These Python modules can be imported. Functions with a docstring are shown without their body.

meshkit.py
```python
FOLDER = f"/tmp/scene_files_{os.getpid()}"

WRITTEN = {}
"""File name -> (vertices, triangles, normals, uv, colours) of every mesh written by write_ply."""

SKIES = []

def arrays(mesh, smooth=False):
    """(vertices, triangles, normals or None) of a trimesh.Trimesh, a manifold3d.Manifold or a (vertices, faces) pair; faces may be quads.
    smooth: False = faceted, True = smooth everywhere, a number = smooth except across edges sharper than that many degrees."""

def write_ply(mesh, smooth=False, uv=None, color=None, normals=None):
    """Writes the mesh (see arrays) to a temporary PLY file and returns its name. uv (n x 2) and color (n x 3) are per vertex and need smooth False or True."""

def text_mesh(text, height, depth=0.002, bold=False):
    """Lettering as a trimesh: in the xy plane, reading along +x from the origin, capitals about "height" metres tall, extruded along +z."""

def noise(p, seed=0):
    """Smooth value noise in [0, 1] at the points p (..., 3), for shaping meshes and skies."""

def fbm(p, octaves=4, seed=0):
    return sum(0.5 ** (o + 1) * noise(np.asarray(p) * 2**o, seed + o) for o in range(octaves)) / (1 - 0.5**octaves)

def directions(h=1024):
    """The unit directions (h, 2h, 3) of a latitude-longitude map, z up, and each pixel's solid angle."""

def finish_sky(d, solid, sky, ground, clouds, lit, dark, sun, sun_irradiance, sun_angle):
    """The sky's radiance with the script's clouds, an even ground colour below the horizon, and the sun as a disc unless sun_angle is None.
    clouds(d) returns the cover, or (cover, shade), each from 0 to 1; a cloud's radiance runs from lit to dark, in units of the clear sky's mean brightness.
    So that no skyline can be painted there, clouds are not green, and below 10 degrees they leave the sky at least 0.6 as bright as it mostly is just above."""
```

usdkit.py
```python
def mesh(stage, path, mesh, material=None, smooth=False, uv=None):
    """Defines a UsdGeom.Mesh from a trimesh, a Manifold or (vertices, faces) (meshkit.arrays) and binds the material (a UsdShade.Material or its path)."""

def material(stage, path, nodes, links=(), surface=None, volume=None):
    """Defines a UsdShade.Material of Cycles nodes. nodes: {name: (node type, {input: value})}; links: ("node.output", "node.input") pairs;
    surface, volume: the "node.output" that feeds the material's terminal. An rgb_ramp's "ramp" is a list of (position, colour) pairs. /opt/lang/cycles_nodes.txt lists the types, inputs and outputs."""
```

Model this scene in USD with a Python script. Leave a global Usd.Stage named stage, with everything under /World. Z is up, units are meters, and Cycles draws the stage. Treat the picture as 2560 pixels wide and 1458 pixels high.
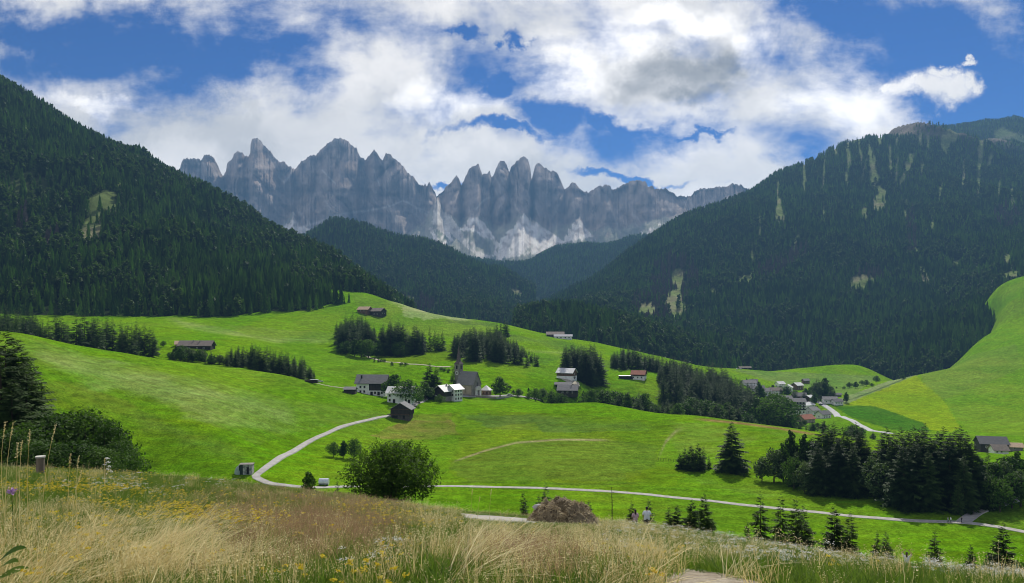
import math, random
import numpy as np, trimesh, shapely, usdkit, meshkit
import manifold3d as m3
from scipy.interpolate import RBFInterpolator, PchipInterpolator
from pxr import Usd, UsdGeom, UsdLux, UsdShade, Sdf, Gf, Vt

rng = np.random.default_rng(7)
random.seed(7)
stage = Usd.Stage.CreateInMemory()
UsdGeom.SetStageUpAxis(stage, 'Z')
UsdGeom.SetStageMetersPerUnit(stage, 1.0)
UsdGeom.Xform.Define(stage, '/World')
UsdGeom.Scope.Define(stage, '/World/Looks')

# ------------------------------------------------------------------ camera, sky, sun, exposure
F, CU, CV = 1850.0, 1280.0, 812.0          # focal length, centre column and eye-level row on a picture 2560 wide
W0, H0 = 2560.0, 1458.0
EXPOSURE = 0.2
SUN_AZ, SUN_EL = math.radians(17.0), math.radians(47.0)   # azimuth from the view direction (+y) towards +x
SUN_I, SKY_S = 1.15, 0.085
HAZE_D = 0.000050

cam = UsdGeom.Camera.Define(stage, '/World/camera')
cam.CreateHorizontalApertureAttr(36.0)
cam.CreateVerticalApertureAttr(36.0 * H0 / W0)
cam.CreateFocalLengthAttr(36.0 * F / W0)
cam.CreateVerticalApertureOffsetAttr(36.0 / W0 * (CV - H0 / 2))
cam.CreateClippingRangeAttr(Gf.Vec2f(0.1, 60000.0))
cam.CreateExposureAttr(EXPOSURE)
cam.CreateFStopAttr(0.0)
cam.AddRotateXOp().Set(90.0)

sun_dir = np.array([math.sin(SUN_AZ) * math.cos(SUN_EL), math.cos(SUN_AZ) * math.cos(SUN_EL), math.sin(SUN_EL)])
sun = UsdLux.DistantLight.Define(stage, '/World/sun')
sun.CreateNormalizeAttr(True)
sun.CreateIntensityAttr(SUN_I)
sun.CreateAngleAttr(0.53)
sun.CreateColorAttr(Gf.Vec3f(1.0, 0.955, 0.87))
_q = Gf.Rotation(Gf.Vec3d(0, 0, 1), Gf.Vec3d(*map(float, sun_dir))).GetQuat()
sun.AddOrientOp().Set(Gf.Quatf(_q))


def px(u, v):
    return (u - CU) / F, (CV - v) / F


def build_sky():
    N, L = {}, []
    N['tc'] = ('texture_coordinate', {})
    N['sep'] = ('separate_xyz', {})
    L.append(('tc.generated', 'sep.vector'))
    N['yc'] = ('math', {'math_type': 'maximum', 'value2': 0.12}); L.append(('sep.y', 'yc.value1'))
    N['X'] = ('math', {'math_type': 'divide'}); L += [('sep.x', 'X.value1'), ('yc.value', 'X.value2')]
    N['Z'] = ('math', {'math_type': 'divide'}); L += [('sep.z', 'Z.value1'), ('yc.value', 'Z.value2')]
    N['P0'] = ('combine_xyz', {'z': 0.0}); L += [('X.value', 'P0.x'), ('Z.value', 'P0.y')]
    # billowing: the clouds' outlines are bent by noise
    N['w1'] = ('noise_texture', {'scale': 9.0, 'detail': 6.0, 'roughness': 0.62}); L.append(('P0.vector', 'w1.vector'))
    N['w1c'] = ('vector_math', {'math_type': 'subtract', 'vector2': (0.5, 0.5, 0.5)}); L.append(('w1.color', 'w1c.vector1'))
    N['w1s'] = ('vector_math', {'math_type': 'multiply', 'vector2': (0.20, 0.12, 0.0)}); L.append(('w1c.vector', 'w1s.vector1'))
    N['P'] = ('vector_math', {'math_type': 'add'}); L += [('P0.vector', 'P.vector1'), ('w1s.vector', 'P.vector2')]
    k = [0]

    def ell(c, r, rot=0.0):                      # squared distance in units of the ellipse
        k[0] += 1
        i = k[0]
        (cx, cy), (rx, ry) = px(*c), (r[0] / F, r[1] / F)
        src = 'P.vector'
        N[f'em{i}'] = ('vector_math', {'math_type': 'subtract', 'vector2': (cx, cy, 0)}); L.append((src, f'em{i}.vector1'))
        src = f'em{i}.vector'
        if rot:
            N[f'er{i}'] = ('vector_rotate', {'rotate_type': 'z_axis', 'angle': math.radians(rot)}); L.append((src, f'er{i}.vector'))
            src = f'er{i}.vector'
        N[f'es{i}'] = ('vector_math', {'math_type': 'multiply', 'vector2': (1 / rx, 1 / ry, 0)}); L.append((src, f'es{i}.vector1'))
        N[f'ed{i}'] = ('vector_math', {'math_type': 'length'}); L.append((f'es{i}.vector', f'ed{i}.vector1'))
        return f'ed{i}.value'

    def fold(vals, kind, name):
        acc = vals[0]
        for j, v in enumerate(vals[1:]):
            N[f'{name}{j}'] = ('math', {'math_type': kind}); L.extend([(acc, f'{name}{j}.value1'), (v, f'{name}{j}.value2')])
            acc = f'{name}{j}.value'
        return acc

    def m(name, kind, a, b=None, c=None, clampit=False):
        d = {'math_type': kind, 'use_clamp': clampit}
        for key, val in (('value1', a), ('value2', b), ('value3', c)):
            if val is None:
                continue
            if isinstance(val, str):
                L.append((val, f'{name}.{key}'))
            else:
                d[key] = float(val)
        N[name] = ('math', d)
        return f'{name}.value'

    clear = [ell((330, 105), (420, 105), -6), ell((560, 150), (240, 90), -12), ell((120, 70), (330, 70)), ell((120, 120), (170, 80), 30), ell((-330, 60), (420, 120)),
             ell((2330, 120), (400, 130), 14), ell((2520, 190), (320, 190)), ell((2120, 50), (190, 90), 30), ell((2420, 280), (210, 75)), ell((2950, 150), (520, 330)),
             ell((1350, 275), (120, 42), 14), ell((1540, 300), (140, 24), 6), ell((1250, 325), (120, 15)), ell((1235, 190), (48, 60), 35), ell((1150, 75), (90, 18), 15), ell((1290, 110), (36, 24), 40), ell((1740, 340), (110, 12), 8), ell((1105, 465), (45, 8)), ell((1600, 440), (140, 9), 6)]
    semi = [ell((900, 50), (560, 70), 4), ell((1215, 175), (190, 120), 30), ell((450, 190), (260, 60), -8), ell((2040, 130), (150, 150), -40), ell((1650, 330), (420, 60), 4), ell((60, 170), (160, 60), 20)]
    semi = [m(f'sm_{i}', 'multiply_add', e, 0.55, 0.72) for i, e in enumerate(semi)]
    dmin = fold(clear + semi, 'minimum', 'cl')                 # <1 inside a gap
    small = fold([ell((2322, 224), (104, 38), -4), ell((2395, 212), (42, 24), -12), ell((2388, 166), (30, 10), -10), ell((2270, 225), (40, 26)), ell((2340, 196), (40, 22))], 'minimum', 'sm')
    # fine structure of the cover
    N['n1'] = ('noise_texture', {'scale': 7.0, 'detail': 9.0, 'roughness': 0.6, 'distortion': 0.3}); L.append(('P0.vector', 'n1.vector'))
    N['str'] = ('vector_math', {'math_type': 'multiply', 'vector2': (4.0, 10.0, 1.0)}); L.append(('P0.vector', 'str.vector1'))
    N['n2'] = ('noise_texture', {'scale': 1.6, 'detail': 7.0, 'roughness': 0.6}); L.append(('str.vector', 'n2.vector'))
    nsum = m('ns', 'multiply_add', 'n2.fac', 0.75, 'n1.fac')
    nn = m('nn', 'subtract', nsum, 0.86)                # about -0.5 .. 0.5
    dcap = m('dcap', 'minimum', dmin, 1.9)
    base = m('base', 'multiply_add', nn, 2.9, dcap)
    N['cov'] = ('map_range', {'range_type': 'smoothstep', 'from_min': 0.50, 'from_max': 1.75, 'to_min': 0.0, 'to_max': 1.0}); L.append((base, 'cov.value'))
    sb = m('sb', 'multiply_add', nn, -1.1, small)
    N['scov'] = ('map_range', {'range_type': 'smoothstep', 'from_min': 1.3, 'from_max': 0.35, 'to_min': 0.0, 'to_max': 1.0}); L.append((sb, 'scov.value'))
    front = m('front', 'maximum', 'cov.result', 'scov.result')
    # the rest of the sky: broken cloud by noise in the direction alone
    N['dirs'] = ('vector_math', {'math_type': 'multiply', 'vector2': (1.0, 1.0, 1.8)}); L.append(('tc.generated', 'dirs.vector1'))
    N['n3'] = ('noise_texture', {'scale': 2.6, 'detail': 8.0, 'roughness': 0.6}); L.append(('dirs.vector', 'n3.vector'))
    N['rest'] = ('map_range', {'range_type': 'smoothstep', 'from_min': 0.42, 'from_max': 0.62}); L.append(('n3.fac', 'rest.value'))
    zf = m('zf', 'multiply_add', 'sep.z', -4.0, 2.5, True)     # 1 low in front, 0 overhead
    yf = m('yf', 'multiply_add', 'sep.y', 4.0, -1.2, True)
    ff = m('ff', 'multiply', zf, yf)
    N['cover'] = ('mix_float', {}); L += [(ff, 'cover.fac'), ('rest.result', 'cover.a'), (front, 'cover.b')]
    # light and dark of the clouds
    N['n4'] = ('noise_texture', {'scale': 5.5, 'detail': 7.0, 'roughness': 0.55, 'distortion': 0.4}); L.append(('P.vector', 'n4.vector'))
    darkd = fold([ell((1700, 185), (165, 78), -4), ell((1620, 205), (110, 52)), ell((1790, 150), (80, 66)), ell((1720, 232), (150, 34))], 'minimum', 'dk')
    dsh = m('dsh', 'multiply_add', 'n1.fac', 1.5, darkd)
    N['dark'] = ('map_range', {'range_type': 'smoothstep', 'from_min': 2.15, 'from_max': 0.85, 'to_min': 0.0, 'to_max': 1.0}); L.append((dsh, 'dark.value'))
    greyd = fold([ell((480, 330), (430, 90), 4), ell((900, 300), (300, 110)), ell((1250, 60), (200, 60)), ell((1500, 440), (500, 60))], 'minimum', 'gr')
    N['grey'] = ('map_range', {'range_type': 'smoothstep', 'from_min': 1.3, 'from_max': 0.3, 'to_min': 0.0, 'to_max': 0.45}); L.append((greyd, 'grey.value'))
    N['thin'] = ('map_range', {'range_type': 'smoothstep', 'from_min': 0.36, 'from_max': 0.66, 'to_min': 0.0, 'to_max': 0.75}); L.append(('n4.fac', 'thin.value'))
    sh1 = m('sh1', 'multiply', 'thin.result', 0.85)
    sh2 = m('sh2', 'add', sh1, 'grey.result')
    N['ccol'] = ('mix_color', {'a': CLOUD_LIT, 'b': CLOUD_GREY}); L += [(sh2, 'ccol.fac')]
    brd = fold([ell((1580, 95), (130, 80), 20), ell((1830, 110), (110, 90), -30), ell((1700, 40), (190, 50)), ell((1430, 175), (110, 70)), ell((2080, 260), (220, 80)), ell((1150, 240), (160, 60)), ell((250, 245), (160, 26), 6)], 'minimum', 'br')
    bsh = m('bsh', 'multiply_add', 'n4.fac', 0.9, brd)
    N['bright'] = ('map_range', {'range_type': 'smoothstep', 'from_min': 1.6, 'from_max': 0.7, 'to_min': 0.0, 'to_max': 1.0}); L.append((bsh, 'bright.value'))
    N['ccolb'] = ('mix_color', {'b': CLOUD_BRIGHT}); L += [('bright.result', 'ccolb.fac'), ('ccol.result', 'ccolb.a')]
    dkn = m('darknoise', 'multiply_add', 'n4.fac', 1.5, 0.15)
    dkm = m('darkmix', 'multiply', 'dark.result', dkn, None, True)
    N['ccol2'] = ('mix_color', {'b': CLOUD_DARK}); L += [(dkm, 'ccol2.fac'), ('ccolb.result', 'ccol2.a')]
    N['sky'] = ('sky_texture', {'sky_type': 'single_scattering', 'sun_disc': False, 'sun_elevation': SUN_EL, 'sun_rotation': SUN_AZ, 'altitude': 1400.0, 'air_density': 1.0, 'aerosol_density': 0.35, 'ozone_density': 2.2})
    N['tint'] = ('mix_color', {'blend_type': 'multiply', 'fac': 1.0, 'b': SKY_TINT}); L.append(('sky.color', 'tint.a'))
    N['mix'] = ('mix_color', {'use_clamp': False}); L += [('cover.result', 'mix.fac'), ('tint.result', 'mix.a'), ('ccol2.result', 'mix.b')]
    N['bg'] = ('background_shader', {'strength': SKY_S}); L.append(('mix.result', 'bg.color'))
    mat = usdkit.material(stage, '/World/Looks/sky', N, L, surface='bg.background')
    dome = UsdLux.DomeLight.Define(stage, '/World/sky')
    dome.CreateIntensityAttr(1.0)
    UsdShade.MaterialBindingAPI.Apply(dome.GetPrim()).Bind(mat)
    dome.GetPrim().SetCustomDataByKey('kind', 'structure')


CLOUD_BRIGHT = (13.9, 13.3, 12.6)
CLOUD_LIT, CLOUD_GREY, CLOUD_DARK, SKY_TINT = (10.8, 10.3, 9.8), (6.5, 6.4, 6.3), (2.7, 2.7, 2.7), (0.085, 0.30, 0.66)
build_sky()

# ------------------------------------------------------------------ naming and tagging helpers
_used = {}


def fresh(parent, name):
    key = f'{parent}/{name}'
    n = _used.get(key, 0)
    _used[key] = n + 1
    return key if n == 0 else f'{key}_{n:03d}'


def tag(prim, label=None, cat=None, group=None, kind=None):
    prim = prim.GetPrim() if hasattr(prim, 'GetPrim') else prim
    for k, v in (('label', label), ('category', cat), ('group', group), ('kind', kind)):
        if v:
            prim.SetCustomDataByKey(k, v)
    return prim


def obj(name, mesh, mat, parent='/World', smooth=False, col=None, label=None, cat=None, group=None, kind=None):
    path = fresh(str(parent.GetPath()) if hasattr(parent, 'GetPath') else parent, name)
    m = usdkit.mesh(stage, path, mesh, mat, smooth=smooth)
    if col is not None:
        UsdGeom.PrimvarsAPI(m).CreatePrimvar('col', Sdf.ValueTypeNames.Color3fArray, 'vertex').Set(Vt.Vec3fArray.FromNumpy(np.asarray(col, np.float32)))
    return tag(m, label, cat, group, kind)


def thing(name, loc=(0, 0, 0), rz=0.0, scale=None, label=None, cat=None, group=None, kind=None):
    x = UsdGeom.Xform.Define(stage, fresh('/World', name))
    x.AddTranslateOp().Set(Gf.Vec3d(*map(float, loc)))
    if rz:
        x.AddRotateZOp().Set(float(rz))
    if scale is not None:
        x.AddScaleOp().Set(Gf.Vec3f(*map(float, np.broadcast_to(scale, 3))))
    return tag(x, label, cat, group, kind)


def copy_of(name, proto, loc, rz=0.0, scale=None, label=None, cat=None, group=None):
    p = thing(name, loc, rz, scale, label, cat, group)
    p.GetReferences().AddInternalReference(proto)
    p.SetInstanceable(True)
    return p


def at(u, v, d):
    return np.array([(u - CU) / F * d, d, (CV - v) / F * d])


def uv_of(p):
    p = np.asarray(p, float)
    y = np.maximum(p[..., 1], 0.05)
    return CU + F * p[..., 0] / y, CV - F * p[..., 2] / y


def grid_faces(nr, nc):
    i, j = np.meshgrid(np.arange(nr - 1), np.arange(nc - 1), indexing='ij')
    a = (i * nc + j).ravel()
    return np.stack([a, a + 1, a + nc + 1, a + nc], 1)


def sstep(a, b, x):
    t = np.clip((np.asarray(x, float) - a) / (b - a), 0, 1)
    return t * t * (3 - 2 * t)


def in_poly(u, v, poly):
    return shapely.contains_xy(shapely.Polygon(poly), np.ravel(u), np.ravel(v)).reshape(np.shape(u))


def simple(name, color, rough=0.8, var=0.0, scale=1.0, bump=0.0, bscale=None, spec=0.3, metal=0.0, stretch=None, dark=None):
    """A principled material whose colour varies by noise between color and dark (or color*(1-var))."""
    N = {'p': ('principled_bsdf', {'base_color': color, 'roughness': rough, 'specular_ior_level': spec, 'metallic': metal})}
    L = []
    if var or dark or bump:
        N['tc'] = ('texture_coordinate', {})
        N['mp'] = ('mapping', {'scale': stretch or (1, 1, 1)})
        L.append(('tc.object', 'mp.vector'))
    if var or dark:
        N['n'] = ('noise_texture', {'scale': scale, 'detail': 6.0, 'roughness': 0.6})
        N['r'] = ('map_range', {'range_type': 'smoothstep', 'from_min': 0.32, 'from_max': 0.68})
        N['m'] = ('mix_color', {'a': color, 'b': dark or tuple(c * (1 - var) for c in color)})
        L += [('mp.vector', 'n.vector'), ('n.fac', 'r.value'), ('r.result', 'm.fac'), ('m.result', 'p.base_color')]
    if bump:
        N['nb'] = ('noise_texture', {'scale': bscale or scale * 4, 'detail': 5.0})
        N['b'] = ('bump', {'strength': bump, 'distance': 0.05})
        L += [('mp.vector', 'nb.vector'), ('nb.fac', 'b.height'), ('b.normal', 'p.normal')]
    return usdkit.material(stage, f'/World/Looks/{name}', N, L, surface='p.BSDF')

# ------------------------------------------------------------------ the lie of the land
def surface(points, ku, kd):
    """z(u, d) through points (u, v, d): u fixes the azimuth, d the distance ahead, v the height."""
    a = np.array(points, float)
    q = np.stack([a[:, 0] / ku, np.log(a[:, 2]) * kd], 1)
    f = RBFInterpolator(q, (CV - a[:, 1]) / F * a[:, 2], kernel='thin_plate_spline', smoothing=0.002)

    def z(u, d):
        u, d = np.broadcast_arrays(np.asarray(u, float), np.asarray(d, float))
        return f(np.stack([u.ravel() / ku, np.log(np.maximum(d.ravel(), 1.0)) * kd], 1)).reshape(u.shape)
    return z


def flat(us, d, z):
    return [(u, CV - z * F / d, d) for u in us]


ALLU = (-900, -300, 300, 900, 1500, 2100, 2700, 3400)
VALLEY = flat(ALLU, 130, -61) + flat(ALLU, 195, -61) + [
    (-300, 1190, 285), (300, 1195, 278), (650, 1182, 276), (1110, 1216, 278), (1500, 1228, 270), (1750, 1250, 255), (2000, 1277, 240), (2300, 1303, 226), (2560, 1332, 214), (2900, 1360, 205),
    # the great meadow on the left
    (320, 1100, 300), (320, 1000, 335), (320, 930, 372), (300, 895, 402), (300, 881, 428), (300, 888, 462), (300, 898, 505),
    (100, 862, 380), (60, 840, 398), (60, 848, 440), (150, 1000, 310), (500, 1140, 288), (500, 1050, 322), (500, 980, 366), (500, 925, 425), (500, 909, 462), (500, 914, 492),
    (700, 1100, 335), (700, 1030, 382), (700, 970, 445), (700, 937, 485), (700, 937, 520), (780, 955, 500), (850, 968, 505), (900, 1030, 420), (-200, 830, 390), (-700, 800, 390), (-200, 1000, 310),
    (150, 880, 560), (220, 875, 560),
    # farm on the left and the meadow behind it
    (490, 889, 532), (490, 866, 565), (490, 830, 680), (490, 803, 800), (390, 792, 830), (650, 828, 780), (800, 872, 700), (800, 900, 620), (800, 935, 555), (850, 838, 800), (100, 790, 800), (-300, 760, 800),
    # farmstead and bowl field
    (930, 985, 508), (930, 905, 640), (1000, 868, 750), (1050, 867, 760), (1040, 905, 635), (1040, 930, 585), (1010, 1003, 474), (1005, 1047, 428), (1070, 985, 530), (1115, 998, 520), (1140, 994, 535), (1190, 985, 552), (1270, 990, 545),
    (930, 792, 960), (1050, 803, 975), (1000, 762, 1075), (900, 731, 1150), (875, 724, 1200), (1050, 777, 1125), (1150, 797, 1145), (1240, 806, 1175), (1100, 838, 880),
    (900, 745, 1320), (1050, 800, 1290), (1240, 835, 1320), (1190, 850, 860), (1200, 925, 635), (1300, 912, 675), (1290, 830, 960), (1280, 828, 1010), (1400, 843, 1050), (1500, 859, 1060), (1540, 869, 1040),
    (1420, 882, 850), (1420, 935, 690), (1400, 945, 665), (1450, 960, 635), (1350, 960, 618), (1300, 983, 568), (1550, 935, 725), (1610, 945, 705), (1600, 975, 670), (1480, 983, 640), (1700, 960, 740), (1800, 930, 900),
    # the big field in the middle and its far edge, then the dip with the stream
    (950, 1150, 330), (1000, 1075, 400), (1280, 993, 538), (1500, 1010, 512), (1750, 1043, 455), (1950, 1070, 405), (2060, 1085, 382), (2200, 1108, 350), (2400, 1145, 318), (2600, 1180, 295),
    (1250, 1040, 450), (1400, 1042, 455), (1400, 1100, 375), (1250, 1110, 370), (1150, 1150, 335), (1400, 1160, 315), (1600, 1075, 405), (1750, 1100, 372), (1950, 1120, 340), (2000, 1180, 298), (2200, 1190, 285), (2400, 1230, 258),
    (1400, 1012, 600), (1500, 1030, 610), (1700, 1060, 600), (1950, 1100, 560), (2100, 1115, 520), (2300, 1140, 470),
    # village and the meadows on the right
    (1880, 1037, 690), (2000, 1003, 880), (2000, 1045, 790), (1950, 977, 1000), (1900, 942, 1150), (1850, 923, 1250), (2050, 937, 1190), (2150, 915, 1300), (2100, 987, 940), (2030, 997, 880), (2100, 1043, 730), (2190, 1079, 625),
    (2180, 1012, 850), (2280, 1050, 740), (2300, 1000, 890), (2300, 937, 1090), (2420, 882, 1240), (2450, 850, 1310), (2500, 785, 1420), (2490, 722, 1580), (2560, 706, 1640), (2560, 800, 1330), (2560, 900, 1010), (2560, 1000, 800), (2560, 1080, 640), (2450, 1092, 590),
    (2480, 1135, 500), (2560, 1128, 500), (2760, 690, 1500), (2760, 900, 900), (3100, 620, 1400), (3100, 900, 800), (1700, 925, 1340), (1540, 892, 1240), (1300, 880, 1400), (1900, 945, 1380), (2150, 945, 1420), (2300, 968, 1230), (2300, 975, 1400), (2420, 915, 1370), (2450, 885, 1450), (2490, 780, 1720),
] + flat((-900, 0, 500), 1000, 30) + flat((-900, 0, 600), 1750, 0) + flat((1000, 1300), 1750, -40) + flat((1800, 2200), 1750, -150) + flat((2400,), 1750, -80) + flat((2600, 3300), 1850, 100)
zval_raw = surface(VALLEY, 250.0, 6.0)


def zval(u, d):
    u, d = np.broadcast_arrays(np.asarray(u, float), np.asarray(d, float))
    z = zval_raw(u, d)
    x = (u - CU) / F * d
    p = np.stack([x / 55.0, d / 55.0, 0 * d], -1)
    return z + (meshkit.fbm(p, 3, 5) - 0.5) * 4.2 * sstep(240, 420, d) + (meshkit.noise(p * 5.1, 9) - 0.5) * 0.35


LEFT = [(-700, 765, 760), (0, 792, 800), (200, 787, 815), (400, 795, 838), (600, 812, 850), (750, 828, 860), (850, 845, 830), (900, 790, 960), (880, 728, 1190),
        (-700, -60, 1650), (-300, 60, 1650), (0, 212, 1650), (150, 312, 1750), (300, 398, 1800), (450, 453, 1850), (560, 513, 1850), (650, 573, 1800), (740, 622, 1720), (830, 675, 1600), (900, 724, 1450), (960, 770, 1350), (1010, 815, 1250),
        (0, 650, 980), (200, 655, 1000), (200, 505, 1260), (500, 700, 1020), (500, 605, 1320), (700, 722, 1080), (700, 668, 1350), (0, 500, 1180), (-300, 500, 1100), (820, 752, 1080), (350, 560, 1230),
        (-300, 300, 2300), (0, 420, 2300), (450, 620, 2400), (800, 800, 2150), (920, 830, 1800), (1010, 830, 1600)] + flat((0, 500, 900), 600, -60) + flat((-700,), 600, -30)
RIGHT = [(1290, 822, 2000), (1350, 775, 2200), (1450, 712, 2500), (1560, 652, 2800), (1700, 582, 3000), (1850, 512, 3200), (1950, 456, 3300), (2050, 416, 3400), (2120, 368, 3500), (2200, 340, 3600), (2330, 328, 3700), (2420, 338, 3650), (2490, 362, 3600), (2560, 398, 3500), (2750, 430, 3500), (3300, 410, 3500),
         (1290, 803, 1400), (1400, 850, 1250), (1540, 880, 1200), (1700, 907, 1270), (1900, 931, 1400), (2100, 931, 1450), (2300, 927, 1330), (2420, 872, 1380), (2490, 770, 1560), (2530, 705, 1760), (2760, 650, 1700), (3300, 560, 1700),
         (1500, 785, 1600), (1500, 725, 2000), (1700, 805, 1700), (1700, 690, 2200), (1700, 610, 2600), (1900, 755, 1900), (1900, 620, 2400), (1900, 515, 2900), (2100, 755, 1900), (2100, 610, 2400), (2100, 460, 3000), (2300, 755, 1900), (2300, 560, 2500), (2300, 410, 3200), (2500, 610, 2200), (2500, 460, 3000), (2700, 520, 2500),
         (1350, 830, 2900), (1560, 720, 3600), (1850, 620, 4300), (2200, 480, 4900), (2560, 480, 4900), (3200, 480, 4900)] + flat((1300, 1500), 1000, -140) + flat((1800, 2300), 1150, -190) + flat((2560, 3200), 1200, -130)
MID = [(560, 690, 2900), (680, 650, 2900), (740, 608, 2900), (790, 580, 2900), (850, 556, 2900), (900, 558, 2900), (960, 582, 2900), (1040, 590, 2950), (1120, 617, 2950), (1200, 657, 2950), (1250, 680, 2900), (1300, 742, 2700), (1340, 775, 2600),
       (700, 760, 2200), (900, 745, 2200), (1100, 770, 2100), (1250, 800, 2000), (1320, 810, 2000), (900, 650, 2550), (1100, 690, 2500), (1000, 640, 2650), (750, 680, 2550)] + flat((700, 1000, 1300), 3700, 120) + flat((700, 1000, 1300), 1700, -60)
FAR = [(1060, 660, 4200), (1160, 650, 4250), (1240, 668, 4300), (1290, 668, 4300), (1350, 640, 4300), (1420, 624, 4300), (1500, 620, 4300), (1560, 608, 4300), (1700, 590, 4400), (1900, 570, 4500), (1240, 745, 3500), (1400, 730, 3500), (1550, 700, 3500), (1800, 700, 3500), (1100, 740, 3500)] + flat((1100, 1400, 1800), 5200, 300) + flat((1100, 1400, 1800), 3000, 30)
BACK = [(2330, 330, 4800), (2400, 320, 4800), (2480, 312, 4800), (2560, 305, 4800), (2900, 290, 4800), (3300, 330, 4800), (2330, 420, 4000), (2560, 420, 4000), (3300, 450, 4000)] + flat((2300, 2600, 3300), 5600, 900)
zl, zr, zm, zf, zb = surface(LEFT, 250.0, 6.0), surface(RIGHT, 250.0, 6.0), surface(MID, 250.0, 6.0), surface(FAR, 250.0, 6.0), surface(BACK, 250.0, 6.0)


def rough_hill(z, amp, wave, seed, spur=0.0, d0=0.0, d1=1.0):
    def g(u, d):
        u, d = np.broadcast_arrays(np.asarray(u, float), np.asarray(d, float))
        x = (u - CU) / F * d
        p = np.stack([x / wave, d / wave, 0 * d], -1)
        n = meshkit.fbm(p, 4, seed) - 0.5
        k = np.clip((d - d0) / (d1 - d0), 0.12, 1.0)     # the foot of a slope is smoother than its heights
        out = z(u, d) + n * amp * k
        if spur:                                        # spurs and gullies that run down the slope
            w = np.stack([x / (wave * 0.55) + (meshkit.fbm(p * 1.3, 3, seed + 3) - 0.5) * 1.8, d / (wave * 3.2), 0 * d], -1)
            out = out + k * (spur * 0.4 - np.abs(meshkit.noise(w, seed + 8) - 0.5) * 2 * spur)
        return out
    return g


zleft, zright = rough_hill(zl, 44, 300, 21, 36, 750, 1300), rough_hill(zr, 80, 600, 31, 95, 1300, 2500)
zmid, zfar, zback = rough_hill(zm, 50, 500, 41, 40), rough_hill(zf, 50, 500, 51, 40), rough_hill(zb, 40, 500, 61, 30)


def sheet(zfun, us, ds):
    U, D = np.meshgrid(us, ds)
    Z = zfun(U, D)
    P = np.stack([(U - CU) / F * D, D, Z], -1)
    return P, grid_faces(*U.shape), U, D


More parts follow.
